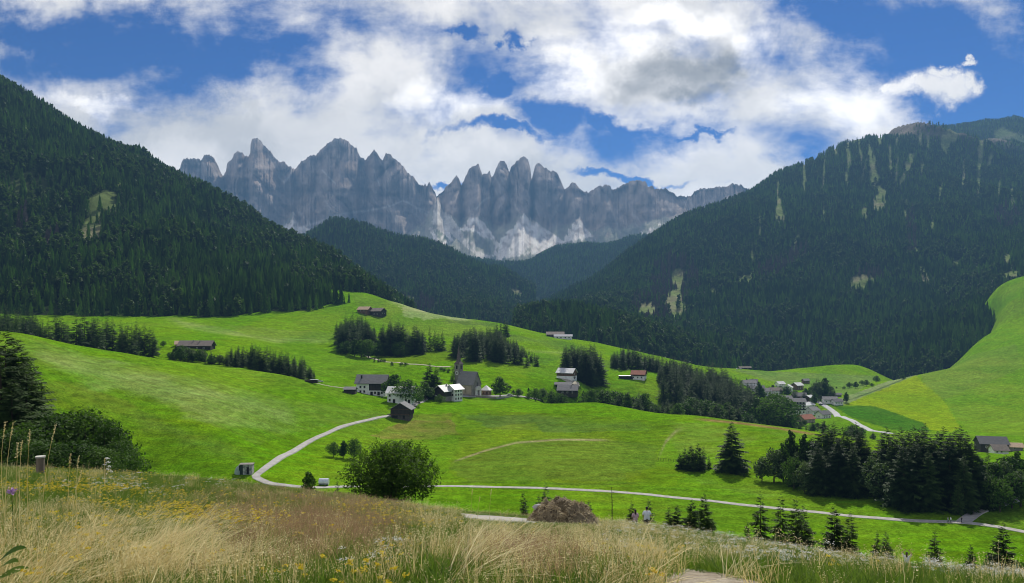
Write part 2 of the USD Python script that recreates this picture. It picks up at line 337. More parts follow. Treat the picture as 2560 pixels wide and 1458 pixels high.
def foreground_points():
    pts = []                                            # x, y, z
    # (u, v of the ground, distance): the slope under the camera down to its brow, then steeply down into the valley
    for u, v, d in [(0, 1500, 5.6), (640, 1500, 5.2), (1280, 1500, 5.0), (1920, 1510, 5.0), (2560, 1525, 5.0),
                    (0, 1330, 10), (640, 1360, 9.5), (1280, 1395, 9), (1920, 1445, 9), (2560, 1495, 9),
                    (0, 1235, 19), (640, 1265, 18), (1100, 1310, 18), (1400, 1335, 18), (1800, 1375, 18), (2200, 1425, 18), (2560, 1465, 18),
                    (0, 1180, 33), (330, 1196, 33), (640, 1224, 33), (860, 1252, 33), (1100, 1285, 31), (1230, 1297, 31), (1400, 1312, 31), (1600, 1320, 34), (1800, 1350, 33), (2050, 1392, 33), (2300, 1420, 33), (2560, 1458, 33),
                    (-500, 1170, 33), (-500, 1230, 19), (3100, 1500, 33), (3100, 1500, 18),
                    (0, 1177, 44), (330, 1193, 44), (640, 1220, 44), (860, 1250, 44), (1100, 1278, 42), (1400, 1306, 42), (1600, 1313, 44), (1800, 1345, 44), (2100, 1392, 44), (2400, 1432, 44), (2560, 1452, 44),
                    (-500, 1172, 44), (3100, 1490, 44)]:
        pts.append(at(u, v, d))
    for u in (-400, 0, 330, 640, 900, 1200, 1500, 1800, 2100, 2400, 2900):
        b = np.interp(u, [0, 330, 640, 900, 1200, 1500, 1800, 2100, 2400, 2900], [1189, 1200, 1224, 1255, 1290, 1308, 1345, 1392, 1432, 1470])
        pts.append(at(u, b + 22, 62))
        pts.append(at(u, b + 60, 92))
        pts.append(at(u, max(b + 115, 1365), 135))
    for x in (-60, -25, 0, 25, 60):
        pts += [(x, -4, -0.3 - 0.12 * x * 0.3), (x, -30, 5.0 - 0.03 * x), (x, -70, 13.0 - 0.02 * x)]
    pts += [(0, 1.0, -1.62), (-1.5, 2.5, -1.75), (1.5, 2.5, -1.95)]
    return np.array(pts)


_fp = foreground_points()
_ff = RBFInterpolator(_fp[:, :2] / 30.0, _fp[:, 2], kernel='thin_plate_spline', smoothing=0.003)


def zfore(x, y):
    x, y = np.broadcast_arrays(np.asarray(x, float), np.asarray(y, float))
    z = _ff(np.stack([x.ravel(), y.ravel()], 1) / 30.0).reshape(x.shape)
    p = np.stack([x, y, 0 * x], -1)
    return z + (meshkit.fbm(p / 3.1, 3, 3) - 0.5) * 0.22 + (meshkit.noise(p / 0.55, 4) - 0.5) * 0.05

# ------------------------------------------------------------------ colours of the meadows (the sward itself: mown, uncut, trodden)
G_FRESH, G_LONG, G_MOWN = np.array([0.108, 0.222, 0.004]), np.array([0.122, 0.200, 0.022]), np.array([0.112, 0.180, 0.008])
G_YELLOW, G_DARK, G_BROWN, G_PALE = np.array([0.165, 0.252, 0.006]), np.array([0.045, 0.128, 0.008]), np.array([0.175, 0.150, 0.040]), np.array([0.185, 0.260, 0.062])
TRACK = np.array([0.30, 0.25, 0.14])


def meadow_colours(U, V, D, P):
    """U, V: where a point of the sheet is seen from the path; used to lay the fields' boundaries out on the land."""
    shape = U.shape
    col = np.broadcast_to(G_FRESH, shape + (3,)).copy()
    n1 = meshkit.fbm(np.stack([P[..., 0] / 60, P[..., 1] / 60, 0 * U], -1), 4, 71)
    n2 = meshkit.fbm(np.stack([P[..., 0] / 14, P[..., 1] / 14, 0 * U], -1), 4, 72)

    n3 = meshkit.fbm(np.stack([P[..., 0] / 9, P[..., 1] / 9, 0 * U], -1), 3, 73)

    def blend(w, c):
        w = np.clip(w, 0, 1)[..., None]
        col[:] = col * (1 - w) + w * c

    def zone(poly, c, w=1.0, d0=0, d1=1e9, edge=None):
        j = 3.0 if min(q[0] for q in poly) > 1800 else 14.0
        m = in_poly(U + (n2 - 0.5) * j * 2, V + (n3 - 0.5) * j, poly) & (D > d0) & (D < d1)
        blend(np.where(m, w, 0) * (1 if edge is None else edge), c)

    def band(line, half, c, w=1.0, d0=0, d1=1e9, rag=0.0):
        l = np.array(line, float)
        vv = np.interp(U, l[:, 0], l[:, 1]) + (n2 - 0.5) * rag
        m = (U > l[0, 0]) & (U < l[-1, 0]) & (D > d0) & (D < d1)
        tp = sstep(l[0, 0], l[0, 0] + min(60, (l[-1, 0] - l[0, 0]) / 3), U) * sstep(l[-1, 0], l[-1, 0] - min(60, (l[-1, 0] - l[0, 0]) / 3), U)
        blend(np.where(m, w * tp * np.exp(-((V - vv) / half) ** 2), 0), c)

    blend(sstep(0.35, 0.75, n1) * 0.35, G_LONG)
    # the left meadow: long grass along the top, flowering pale bands, olive hollow
    zone([(-900, 830), (60, 840), (300, 905), (700, 990), (960, 1035), (940, 1060), (820, 1060), (640, 1110), (300, 960), (60, 890), (-900, 860)], G_LONG, 0.55 * 1, 200, 470, edge=0.4 + sstep(0.3, 0.7, n2))
    band([(60, 880), (250, 925), (450, 975), (640, 1020), (760, 1060)], 24, G_PALE, 0.85, 230, 470, rag=60)
    band([(180, 955), (360, 975), (560, 1040), (700, 1080)], 14, G_PALE, 0.6, 230, 470, rag=70)
    band([(300, 1020), (450, 1100), (640, 1150)], 20, G_LONG, 0.6, 230, 420, rag=60)
    zone([(100, 950), (200, 960), (330, 1010), (420, 1060), (330, 1090), (120, 1080)], np.array([0.125, 0.165, 0.018]), 0.6, 200, 420, edge=sstep(0.25, 0.6, n1))
    # meadows behind
    band([(400, 795), (520, 822), (700, 852), (850, 850)], 7, G_PALE, 0.7, 560, 900, rag=14)
    zone([(560, 812), (860, 835), (850, 850), (650, 848)], G_LONG, 0.7, 560, 900)
    zone([(760, 905), (860, 885), (915, 870), (1130, 862), (1130, 900), (1060, 912), (960, 905), (920, 895), (860, 905)], G_LONG, 0.15, 560, 900)
    zone([(930, 870), (1130, 862), (1135, 900), (1050, 915), (960, 905)], G_MOWN, 0.8, 560, 900)
    zone([(880, 735), (1010, 752), (1120, 790), (1250, 815), (1200, 850), (1000, 830), (900, 790)], G_LONG, 0.55, 820, 1250)
    band([(960, 752), (1000, 758), (1060, 778), (1140, 797), (1200, 800)], 5, np.array([0.27, 0.31, 0.14]), 0.9, 900, 1250)
    zone([(1000, 765), (1055, 776), (1110, 797), (1070, 800), (1010, 790)], np.array([0.25, 0.30, 0.12]), 0.7, 900, 1250)
    zone([(1090, 800), (1240, 806), (1250, 818), (1120, 808)], np.array([0.075, 0.13, 0.025]), 0.7, 900, 1250)
    zone([(1275, 830), (1560, 880), (1540, 930), (1430, 890), (1360, 910), (1280, 860)], np.array([0.085, 0.165, 0.02]), 0.7, 640, 1100, edge=sstep(0.35, 0.6, n1))
    band([(1290, 868), (1340, 880), (1480, 884)], 4, G_PALE, 0.5, 640, 1100)
    # the mown bowl in the middle
    bowl = [(1100, 1035), (1250, 1030), (1450, 1036), (1620, 1052), (1730, 1068), (1715, 1082), (1680, 1090), (1655, 1130), (1640, 1160), (1690, 1180), (1600, 1200), (1450, 1207), (1300, 1203), (1170, 1203), (1120, 1182), (1118, 1160), (1150, 1130), (1140, 1090), (1120, 1060)]
    inner = [(1118, 1170), (1140, 1152), (1210, 1128), (1290, 1106), (1400, 1098), (1560, 1100), (1650, 1120), (1640, 1165), (1560, 1200), (1300, 1204), (1170, 1203)]
    zone(bowl, G_MOWN, 0.6, 240, 520)
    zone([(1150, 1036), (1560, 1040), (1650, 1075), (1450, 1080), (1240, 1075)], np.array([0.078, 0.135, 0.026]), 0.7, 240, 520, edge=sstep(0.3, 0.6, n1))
    zone(inner, np.array([0.094, 0.162, 0.018]), 0.55, 240, 520)
    zone([(1220, 1070), (1330, 1055), (1360, 1085), (1250, 1110)], G_YELLOW, 0.35, 240, 520, edge=sstep(0.3, 0.6, n1))
    zone([(1560, 1180), (1720, 1165), (1690, 1215), (1560, 1210)], G_YELLOW, 0.3, 240, 520)
    zone([(960, 1070), (1030, 1052), (1140, 1050), (1140, 1085), (1060, 1100), (960, 1098), (925, 1090)], G_BROWN, 0.75, 300, 520, edge=0.5 + 0.6 * sstep(0.3, 0.7, n2))
    zone([(1010, 1040), (1130, 1034), (1130, 1052), (1020, 1056)], G_BROWN, 0.35, 300, 520)
    band([(1118, 1168), (1140, 1152), (1210, 1128), (1290, 1107), (1400, 1099), (1540, 1101)], 2.0, TRACK, 0.8, 240, 520)
    band([(1640, 1162), (1655, 1125), (1664, 1105), (1690, 1078), (1715, 1068)], 5, TRACK, 0.55, 240, 520)
    band([(1118, 1185), (1160, 1205), (1300, 1208), (1500, 1212), (1640, 1205)], 1.6, np.array([0.05, 0.085, 0.015]), 0.6, 240, 520)
    zone([(1640, 1050), (2050, 1085), (1900, 1130), (1700, 1130)], G_LONG, 0.65, 240, 520, edge=sstep(0.3, 0.65, n2))
    band([(1720, 1046), (1850, 1058), (1950, 1072), (2060, 1090)], 3, np.array([0.22, 0.13, 0.06]), 0.9, 330, 520)
    zone([(1700, 1190), (2100, 1200), (2300, 1240), (2100, 1250), (1850, 1235)], G_LONG, 0.5, 200, 360, edge=sstep(0.3, 0.65, n2))
    zone([(2400, 1290), (2600, 1260), (2600, 1330), (2450, 1305)], G_LONG, 0.6, 180, 320)
    # meadows on the right
    zone([(1830, 925), (2200, 940), (2130, 990), (1950, 960)], np.array([0.115, 0.19, 0.04]), 0.8, 850, 1400)
    zone([(2090, 1000), (2270, 935), (2295, 938), (2110, 1015)], np.array([0.155, 0.21, 0.08]), 0.9, 650, 1200)
    zone([(2110, 1012), (2290, 938), (2300, 950), (2360, 1000), (2400, 1070), (2380, 1080), (2280, 1070), (2160, 1015)], G_YELLOW, 0.95, 560, 1150)
    zone([(2300, 935), (2420, 890), (2540, 860), (2560, 920), (2460, 960), (2360, 1000), (2310, 960)], G_LONG, 0.8, 560, 1400)
    zone([(2300, 935), (2600, 850), (2700, 1100), (2420, 1080), (2360, 1000)], G_LONG, 0.3, 560, 1400)
    zone([(2088, 1017), (2175, 1014), (2200, 1020), (2310, 1058), (2330, 1080), (2230, 1075), (2130, 1045)], G_DARK, 0.95, 560, 1150)
    band([(2100, 1008), (2180, 980), (2290, 936)], 1.6, np.array([0.03, 0.06, 0.015]), 0.8, 650, 1200)
    # small terraces trodden along the slope, and duller or yellower patches of sward
    zt = P[..., 2] + (n1 - 0.5) * 9
    slope = sstep(0.03, 0.16, np.abs(np.gradient(P[..., 2], axis=0)) / np.maximum(np.gradient(D, axis=0), 1e-6))
    col *= (1 + 0.13 * slope * (np.sin(zt * 2.3) * 0.6 + np.sin(zt * 5.1) * 0.4))[..., None]
    n4 = meshkit.fbm(np.stack([P[..., 0] / 34, P[..., 1] / 110, 0 * U + 7], -1), 4, 75)
    col *= 1 + (sstep(0.35, 0.7, n4)[..., None] - 0.5) * np.array([0.26, 0.10, 0.3])
    col *= (0.82 + 0.36 * n2)[..., None]
    return col


def meadow_mat():
    N = {'col': ('attribute', {'attribute': 'col'}), 'g': ('geometry', {}),
         'n1': ('noise_texture', {'scale': 0.22, 'detail': 8.0, 'roughness': 0.68}), 'n2': ('noise_texture', {'scale': 1.1, 'detail': 6.0, 'roughness': 0.75}),
         'mp': ('mapping', {'scale': (0.045, 0.28, 0.1), 'rotation': (0, 0, 0.35)}), 'n3': ('noise_texture', {'scale': 1.0, 'detail': 5.0, 'roughness': 0.6}),
         'r1': ('map_range', {'from_min': 0.3, 'from_max': 0.7, 'to_min': 0.62, 'to_max': 1.38}), 'r2': ('map_range', {'from_min': 0.25, 'from_max': 0.75, 'to_min': 0.32, 'to_max': 1.68}), 'r3': ('map_range', {'from_min': 0.3, 'from_max': 0.7, 'to_min': 0.86, 'to_max': 1.14}),
         'a': ('math', {'math_type': 'multiply'}), 'b': ('math', {'math_type': 'multiply'}), 'm': ('vector_math', {'math_type': 'scale'}),
         'hs': ('hsv', {'saturation': 1.0, 'value': 1.0}), 'hr': ('map_range', {'from_min': 0.3, 'from_max': 0.7, 'to_min': 0.487, 'to_max': 0.513}),
         'bp': ('bump', {'strength': 0.9, 'distance': 0.6}), 'p': ('diffuse_bsdf', {})}
    L = [('g.position', 'n1.vector'), ('g.position', 'n2.vector'), ('g.position', 'mp.vector'), ('mp.vector', 'n3.vector'), ('n1.fac', 'r1.value'), ('n2.fac', 'r2.value'), ('n3.fac', 'r3.value'),
         ('r1.result', 'a.value1'), ('r2.result', 'a.value2'), ('a.value', 'b.value1'), ('r3.result', 'b.value2'), ('col.color', 'hs.color'), ('n3.fac', 'hr.value'), ('hr.result', 'hs.hue'), ('hs.color', 'm.vector1'), ('b.value', 'm.scale'), ('m.vector', 'p.color'),
         ('n2.fac', 'bp.height'), ('bp.normal', 'p.normal')]
    return usdkit.material(stage, '/World/Looks/meadow', N, L, surface='p.BSDF')


M_MEADOW = meadow_mat()


def forest_floor_mat():
    N = {'col': ('attribute', {'attribute': 'col'}), 'g': ('geometry', {}), 'n1': ('noise_texture', {'scale': 0.05, 'detail': 8.0, 'roughness': 0.65}),
         'r1': ('map_range', {'from_min': 0.3, 'from_max': 0.7, 'to_min': 0.55, 'to_max': 1.45}), 'm': ('vector_math', {'math_type': 'scale'}), 'p': ('diffuse_bsdf', {})}
    L = [('g.position', 'n1.vector'), ('n1.fac', 'r1.value'), ('col.color', 'm.vector1'), ('r1.result', 'm.scale'), ('m.vector', 'p.color')]
    return usdkit.material(stage, '/World/Looks/forest_floor', N, L, surface='p.BSDF')


M_FLOOR = forest_floor_mat()

us_f = np.concatenate([np.linspace(-900, -60, 30)[:-1], np.arange(-60, 2621, 4.0), np.linspace(2620, 3400, 30)[1:]])
ds_f = np.geomspace(118, 1800, 430)
P, Fq, U, D = sheet(zval, us_f, ds_f)
VP = P.reshape(-1, 3)
Uv, Vv = uv_of(P)
obj('valley_ground', (VP, Fq), M_MEADOW, smooth=True, col=meadow_colours(U, Vv, D, P).reshape(-1, 3), kind='structure', label='green valley floor and meadow slopes')

# one broad sheet under everything, out to the horizon
g = np.linspace(-11500, 11500, 24)
gx, gy = np.meshgrid(g, g)
obj('ground', (np.stack([gx, gy, -230 + 0 * gx], -1).reshape(-1, 3), grid_faces(24, 24)), M_FLOOR, col=np.broadcast_to([0.03, 0.05, 0.02], (576, 3)), kind='structure')

# the slope the camera stands on
xs = np.concatenate([np.linspace(-150, -34, 30)[:-1], np.linspace(-34, 34, 200), np.linspace(34, 150, 30)[1:]])
ys = np.concatenate([np.linspace(-75, 0, 20)[:-1], np.linspace(0, 60, 200), np.linspace(60, 150, 40)[1:]])
gx, gy = np.meshgrid(xs, ys)
gz = zfore(gx, gy)
Pf = np.stack([gx, gy, gz], -1)
nf = meshkit.fbm(np.stack([gx / 4, gy / 4, 0 * gx], -1), 4, 81)
cf = np.array([0.032, 0.048, 0.012]) + (np.array([0.10, 0.08, 0.035]) - np.array([0.032, 0.048, 0.012])) * sstep(0.4, 0.7, nf)[..., None] * sstep(55, 25, gy)[..., None]
cf = cf + (G_FRESH - cf) * sstep(48, 80, gy)[..., None]
obj('hillside_ground', (Pf.reshape(-1, 3), grid_faces(*gx.shape)), M_MEADOW, smooth=True, col=cf.reshape(-1, 3), kind='structure', label='near hillside under the tall grass')

# ------------------------------------------------------------------ wooded hills: the ground (clearings are paler) and, later, the trees on it
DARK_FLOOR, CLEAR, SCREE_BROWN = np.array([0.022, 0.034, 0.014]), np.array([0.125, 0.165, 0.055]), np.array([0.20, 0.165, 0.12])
HILLS = {}


def blobs(U, V, spec, seed, wob=14):
    """1 inside any of the ellipses (u, v, ru, rv, rot) laid out on the slope; edges broken by noise."""
    w = np.zeros(U.shape)
    du = (meshkit.fbm(np.stack([U / 22, V / 22, 0 * U], -1), 3, seed) - 0.5) * wob * 2
    dv = (meshkit.fbm(np.stack([U / 22, V / 22, 0 * U + 5], -1), 3, seed) - 0.5) * wob * 2
    for cu, cv, ru, rv, rot in spec:
        a = math.radians(rot)
        x, y = U + du * min(1, ru / 25 + .15) - cu, V + dv * min(1, ru / 25 + .15) - cv
        q = ((x * math.cos(a) + y * math.sin(a)) / ru) ** 2 + ((-x * math.sin(a) + y * math.cos(a)) / rv) ** 2
        w = np.maximum(w, sstep(1.25, 0.8, q))
    return w


LEFT_CLEAR = [(250, 520, 42, 32, -30), (228, 575, 22, 55, 12), (262, 492, 34, 14, -25), (232, 610, 26, 18, 0), (140, 620, 10, 14, 0), (300, 465, 14, 6, -20)]
LEFT_BARE = [(60, 470, 60, 45, 0), (110, 500, 50, 25, 0), (35, 560, 30, 40, 0)]
RIGHT_CLEAR = [(2010, 440, 4, 40, 0), (2060, 430, 3, 50, 3), (2090, 370, 4, 30, 0), (2150, 380, 4, 34, -6), (2160, 430, 3, 40, 10), (2225, 400, 4, 40, -4), (2240, 420, 3, 50, 4), (2320, 370, 4, 34, 0), (2305, 420, 3, 26, 8), (2410, 430, 4, 40, 4), (2500, 460, 4, 36, 6), (1900, 560, 3, 30, 0), (2060, 520, 4, 26, 0), (2350, 480, 4, 30, 6), (2530, 500, 4, 40, 0), (1950, 530, 9, 32, 3), (1945, 500, 3, 60, 0), (2180, 400, 9, 45, -8), (2185, 440, 10, 25, 0), (2205, 480, 24, 10, 35), (2200, 505, 14, 24, 25), (2275, 410, 11, 26, 12), (2255, 450, 6, 20, 20), (2120, 395, 5, 40, 0), (2118, 440, 3, 30, 0), (2375, 345, 18, 26, 20), (2365, 370, 9, 22, 10), (2450, 400, 7, 60, 3), (2445, 470, 6, 24, 0), (2475, 405, 5, 28, 12), (2265, 520, 5, 22, 8), (2160, 535, 8, 16, 0), (2038, 395, 6, 20, 5), (2290, 630, 5, 26, 0), (2310, 690, 8, 24, -15), (2145, 708, 26, 20, 0), (2165, 695, 22, 12, 0), (1990, 610, 7, 22, 15), (1690, 765, 26, 34, 0), (1620, 780, 24, 18, -20), (1790, 735, 20, 10, 20), (1860, 700, 22, 14, -15), (1700, 700, 18, 30, 0), (2230, 330, 50, 6, 0), (2080, 360, 34, 6, -28), (2140, 345, 30, 6, -25), (2200, 345, 6, 22, 0), (2240, 350, 4, 25, 0), (2300, 345, 4, 22, 0), (2520, 650, 12, 16, 0), (2395, 660, 14, 9, -25), (2450, 670, 10, 6, 0), (2530, 690, 30, 10, 0), (2330, 560, 4, 12, 0), (1880, 640, 4, 14, 0)]
MID_CLEAR = [(1290, 735, 18, 7, 45), (1120, 655, 6, 6, 0), (1025, 745, 14, 6, 0)]


def hill(name, zf_, us, ds, clear, bare, label, top=None):
    P, Fq, U, D = sheet(zf_, us, ds)
    _, V = uv_of(P)
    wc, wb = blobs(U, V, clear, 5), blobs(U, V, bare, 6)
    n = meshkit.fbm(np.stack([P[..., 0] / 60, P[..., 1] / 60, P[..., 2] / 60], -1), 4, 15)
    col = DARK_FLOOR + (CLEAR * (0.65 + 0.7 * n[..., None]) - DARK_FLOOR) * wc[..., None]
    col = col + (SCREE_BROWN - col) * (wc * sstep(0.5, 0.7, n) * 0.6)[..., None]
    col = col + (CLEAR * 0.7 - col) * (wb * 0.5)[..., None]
    if top:
        t = sstep(top[0], top[1], P[..., 2] + (n - 0.5) * 260)
        col = col + (np.array([0.15, 0.13, 0.10]) * (0.6 + 0.8 * n[..., None]) - col) * (t * 1.0)[..., None]
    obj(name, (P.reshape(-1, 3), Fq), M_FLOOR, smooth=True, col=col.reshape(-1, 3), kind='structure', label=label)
    HILLS[name] = (zf_, us, ds, clear, bare, top)
    return P, U, D, V


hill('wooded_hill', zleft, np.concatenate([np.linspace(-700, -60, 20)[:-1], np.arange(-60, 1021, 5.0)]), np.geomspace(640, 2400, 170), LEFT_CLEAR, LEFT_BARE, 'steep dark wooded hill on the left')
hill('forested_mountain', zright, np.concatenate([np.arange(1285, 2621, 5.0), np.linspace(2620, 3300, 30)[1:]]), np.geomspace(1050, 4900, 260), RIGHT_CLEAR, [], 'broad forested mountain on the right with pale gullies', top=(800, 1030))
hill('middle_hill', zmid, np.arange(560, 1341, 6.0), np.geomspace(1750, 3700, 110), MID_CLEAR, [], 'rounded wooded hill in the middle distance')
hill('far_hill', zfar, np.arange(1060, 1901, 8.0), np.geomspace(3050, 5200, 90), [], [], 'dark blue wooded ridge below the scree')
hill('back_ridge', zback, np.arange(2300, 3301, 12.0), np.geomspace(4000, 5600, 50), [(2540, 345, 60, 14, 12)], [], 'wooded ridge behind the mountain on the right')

# ------------------------------------------------------------------ the rock peaks
Z8 = [(45, 290), (65, 215), (100, 200), (125, 212), (150, 206), (185, 215), (215, 180), (245, 168), (270, 185), (300, 250), (335, 318), (355, 290), (365, 235), (385, 220), (410, 170), (430, 155), (460, 168), (500, 190), (515, 165), (518, 100), (530, 70), (560, 62), (585, 80), (600, 112), (650, 160), (690, 208), (710, 225), (735, 222), (760, 240), (810, 278), (830, 245), (850, 220), (870, 218), (890, 195), (930, 185), (945, 190), (985, 140), (1040, 90), (1070, 75), (1105, 62), (1135, 70), (1170, 98), (1210, 130), (1245, 195), (1275, 205), (1300, 175), (1330, 142), (1355, 165), (1385, 210), (1395, 195), (1410, 160), (1440, 175), (1470, 210), (1500, 230), (1550, 290), (1600, 335), (1635, 375), (1660, 380), (1668, 368), (1680, 378), (1698, 355), (1715, 380), (1735, 430), (1742, 460), (1765, 440), (1800, 395), (1830, 365), (1875, 322), (1895, 345), (1908, 385), (1930, 330), (1940, 312), (1955, 280), (1975, 250), (2000, 245), (2022, 248), (2038, 285), (2045, 305), (2080, 298), (2093, 283), (2105, 328), (2130, 285), (2155, 230), (2190, 220), (2205, 245), (2222, 290), (2235, 260), (2265, 220), (2315, 193), (2345, 205), (2362, 265), (2370, 340), (2380, 300), (2392, 240), (2420, 232), (2460, 262)]
Z3 = [(820, 165), (865, 205), (910, 208), (935, 270), (960, 330), (990, 305), (1030, 280), (1060, 310), (1100, 340), (1140, 358), (1180, 320), (1240, 300), (1290, 300), (1315, 330), (1380, 295), (1440, 263), (1500, 270), (1550, 272), (1570, 315), (1640, 320), (1700, 325), (1780, 375), (1830, 385), (1880, 375), (1940, 325), (2010, 320), (2070, 305), (2110, 315), (2190, 292), (2240, 292), (2300, 330), (2450, 340), (2557, 370)]
SKY = np.array([(-60, 500), (120, 500), (300, 470), (400, 450)] + [(x / 2.636 + 430, y / 2.636 + 320) for x, y in Z8] + [(x / 2.906 + 1080, y / 2.906 + 360) for x, y in Z3] + [(2100, 500), (2300, 520)])
B8 = [(350, 600), (600, 655), (680, 650), (760, 612), (800, 558), (830, 620), (870, 660), (950, 690), (1130, 705), (1330, 700), (1440, 700), (1560, 690), (1640, 640), (1690, 575), (1748, 458), (1790, 560), (1830, 580), (1900, 620), (1990, 572), (2080, 615), (2140, 645), (2200, 625), (2320, 562), (2360, 600)]
B3 = [(700, 520), (760, 560), (790, 600), (880, 632), (950, 600), (1000, 575), (1070, 540), (1110, 610), (1180, 640), (1300, 600), (1450, 590), (1640, 545), (1800, 520), (2000, 520)]
BASE = np.array([(-60, 640), (300, 640)] + [(x / 2.636 + 430, y / 2.636 + 320) for x, y in B8] + [(x / 2.906 + 1080, y / 2.906 + 360) for x, y in B3] + [(2300, 560)])


def build_peaks():
    us = np.concatenate([np.arange(-60, 420, 12.0), np.arange(420, 1880, 1.3), np.arange(1880, 2301, 12.0)])
    n = len(us)
    jag = (meshkit.fbm(np.stack([us / 9, 0 * us, 0 * us], -1), 4, 90) - 0.5) * 9 + (meshkit.noise(np.stack([us / 2.6, 0 * us, 0 * us], -1), 93) - 0.5) * 3.5
    vs = np.interp(us, SKY[:, 0], SKY[:, 1]) + jag
    vb = np.interp(us, BASE[:, 0], BASE[:, 1]) + (meshkit.fbm(np.stack([us / 14, 0 * us + 3, 0 * us], -1), 4, 91) - 0.5) * 16
    smooth = np.array([vs[np.abs(us - u) < 75].min() for u in us])
    smooth = np.convolve(np.pad(smooth, 30, 'edge'), np.ones(61) / 61, 'valid')
    recess = np.clip((vs - smooth), 0, 90) * 5.0                      # couloirs lie further back than towers
    yc = 6450 + recess + (meshkit.fbm(np.stack([us / 120, 0 * us, 0 * us + 9], -1), 3, 92) - 0.5) * 500
    nt, ns = 150, 46
    rows = []
    for t in np.linspace(0, 1, nt):
        v_line = vs + (vb - vs) * t
        z0 = (CV - v_line) / F * 6450.0
        y = yc - 330 * t ** 0.85
        # buttresses, flutes and ledges
        q = np.stack([us / 52.0 + (meshkit.noise(np.stack([us / 60, z0 / 300, 0 * us], -1), 95) - .5) * 1.6, z0 / 330.0, 0 * us], -1)
        f1 = np.abs(meshkit.noise(q, 96) - 0.5) * 2
        f2 = np.abs(meshkit.noise(q * np.array([3.1, 2.2, 1]), 97) - 0.5) * 2
        f3 = meshkit.fbm(np.stack([us / 8.5, z0 / 52.0, 0 * us], -1), 4, 98) - 0.5
        led = meshkit.noise(np.stack([us / 80, z0 / 34.0, 0 * us], -1), 99) - 0.5
        diag = np.abs(meshkit.noise(np.stack([us / 46 + z0 / 170.0, z0 / 600, 0 * us], -1), 101) - 0.5) * 2
        amp = sstep(0.0, 0.12, t) * sstep(1.02, 0.9, t) * 0.85 + 0.15
        y = y + amp * (175 * (0.5 - f1) + 50 * (0.5 - f2) + 44 * f3 + 34 * led + 95 * (0.5 - diag))
        rows.append(np.stack([(us - CU) / F * 6450.0, y, z0], -1))
    foot = rows[-1].copy()
    vfoot = np.interp(us, [-60, 650, 1000, 1100, 1200, 1300, 1450, 1600, 1850, 2300], [700, 640, 600, 640, 690, 690, 665, 650, 650, 650])
    ker = np.exp(-(np.arange(-60, 61) / 22.0) ** 2)
    soft = np.convolve(np.pad(foot[:, 1], 60, 'edge'), ker / ker.sum(), 'valid')
    for s in np.linspace(0, 1, ns)[1:]:
        base_y = foot[:, 1] + (soft - foot[:, 1]) * sstep(0, 0.12, s)
        v_line = vb + (vfoot + 55 - vb) * s
        z = (CV - v_line) / F * 6450.0
        drop = foot[:, 2] - z
        cone = meshkit.fbm(np.stack([us / 42.0, 0 * us + s * 0.9, 0 * us], -1), 2, 103) - 0.5
        rill = np.abs(meshkit.noise(np.stack([us / 7.0 + s * 1.5, 0 * us + s * 0.8, 0 * us], -1), 104) - 0.5)
        y = base_y - drop / math.tan(math.radians(28.5)) + cone * 260 * sstep(0, 0.35, s) + rill * 16 * sstep(0, .2, s)
        rows.append(np.stack([(us - CU) / F * 6450.0, y, z], -1))
    back = []
    for t in np.linspace(0, 1, 12)[:0:-1]:
        b = rows[0].copy()
        b[:, 1] += 30 + 1500 * t
        b[:, 2] -= (b[:, 2] - 300) * t ** 0.8
        back.append(b)
    G = np.stack(back + rows, 0)
    # the sheet is laid out at one distance: nearer parts shrink sideways towards the path's line of sight and down to it
    k = G[..., 1] / 6450.0
    G[..., 0] *= k
    G[..., 2] *= k
    nb = len(back)
    shp = G.shape[:2]
    Ug, Vg = np.broadcast_to(us, shp), CV - F * G[..., 2] / G[..., 1]
    rowi = np.broadcast_to(np.arange(shp[0])[:, None], shp)
    isscree = sstep(nb + nt - 6, nb + nt + 2, rowi + (meshkit.fbm(np.stack([Ug / 10, Vg / 10, 0 * Ug], -1), 3, 105) - 0.5) * 14)
    rock = np.array([0.30, 0.25, 0.215])
    n1 = meshkit.fbm(np.stack([Ug / 15 + Vg / 60, Vg / 22, 0 * Ug], -1), 5, 106)[..., None]
    n2 = meshkit.fbm(np.stack([Ug / 40, Vg / 30, 0 * Ug], -1), 3, 107)[..., None]
    n3 = meshkit.fbm(np.stack([Ug / 26 - Vg / 60, Vg / 160, 0 * Ug], -1), 3, 109)[..., None]
    col = rock * (0.55 + 0.9 * n1)
    col = col + (np.array([0.30, 0.225, 0.17]) - col) * sstep(0.55, 0.78, n2) * 0.6
    col = col + (np.array([0.42, 0.39, 0.36]) - col) * sstep(0.60, 0.66, n3) * sstep(0.72, 0.64, n3) * 0.55
    # pale gravel ledges and couloirs
    led = np.zeros(shp)
    for line, half in [([(1330, 270), (1345, 330), (1368, 372)], 6), ([(1540, 480), (1640, 545), (1740, 620)], 7), ([(870, 650), (1000, 610), (1130, 565), (1290, 545), (1440, 515)], 7), ([(1440, 515), (1520, 480), (1700, 560)], 4), ([(985, 275), (1040, 330), (1080, 370)], 6), ([(2000, 540), (2050, 480), (2100, 455)], 6), ([(1745, 470), (1790, 560), (1830, 590)], 8), ([(700, 320), (740, 360), (790, 300)], 8)]:
        l = np.array(line, float)
        uu, vv = l[:, 0] / 2.636 + 430, l[:, 1] / 2.636 + 320
        vl = np.interp(Ug, uu, vv)
        led = np.maximum(led, np.where((Ug > uu[0]) & (Ug < uu[-1]), np.exp(-((Vg - vl) / (half / 2.0)) ** 2), 0))
    col = col + (np.array([0.47, 0.44, 0.41]) - col) * (led * (rowi >= nb) * 0.85)[..., None]
    ns_ = 0.35 + 0.3 * meshkit.fbm(np.stack([Ug / 8 + Vg / 30, Vg / 30, 0 * Ug], -1), 4, 108)[..., None]
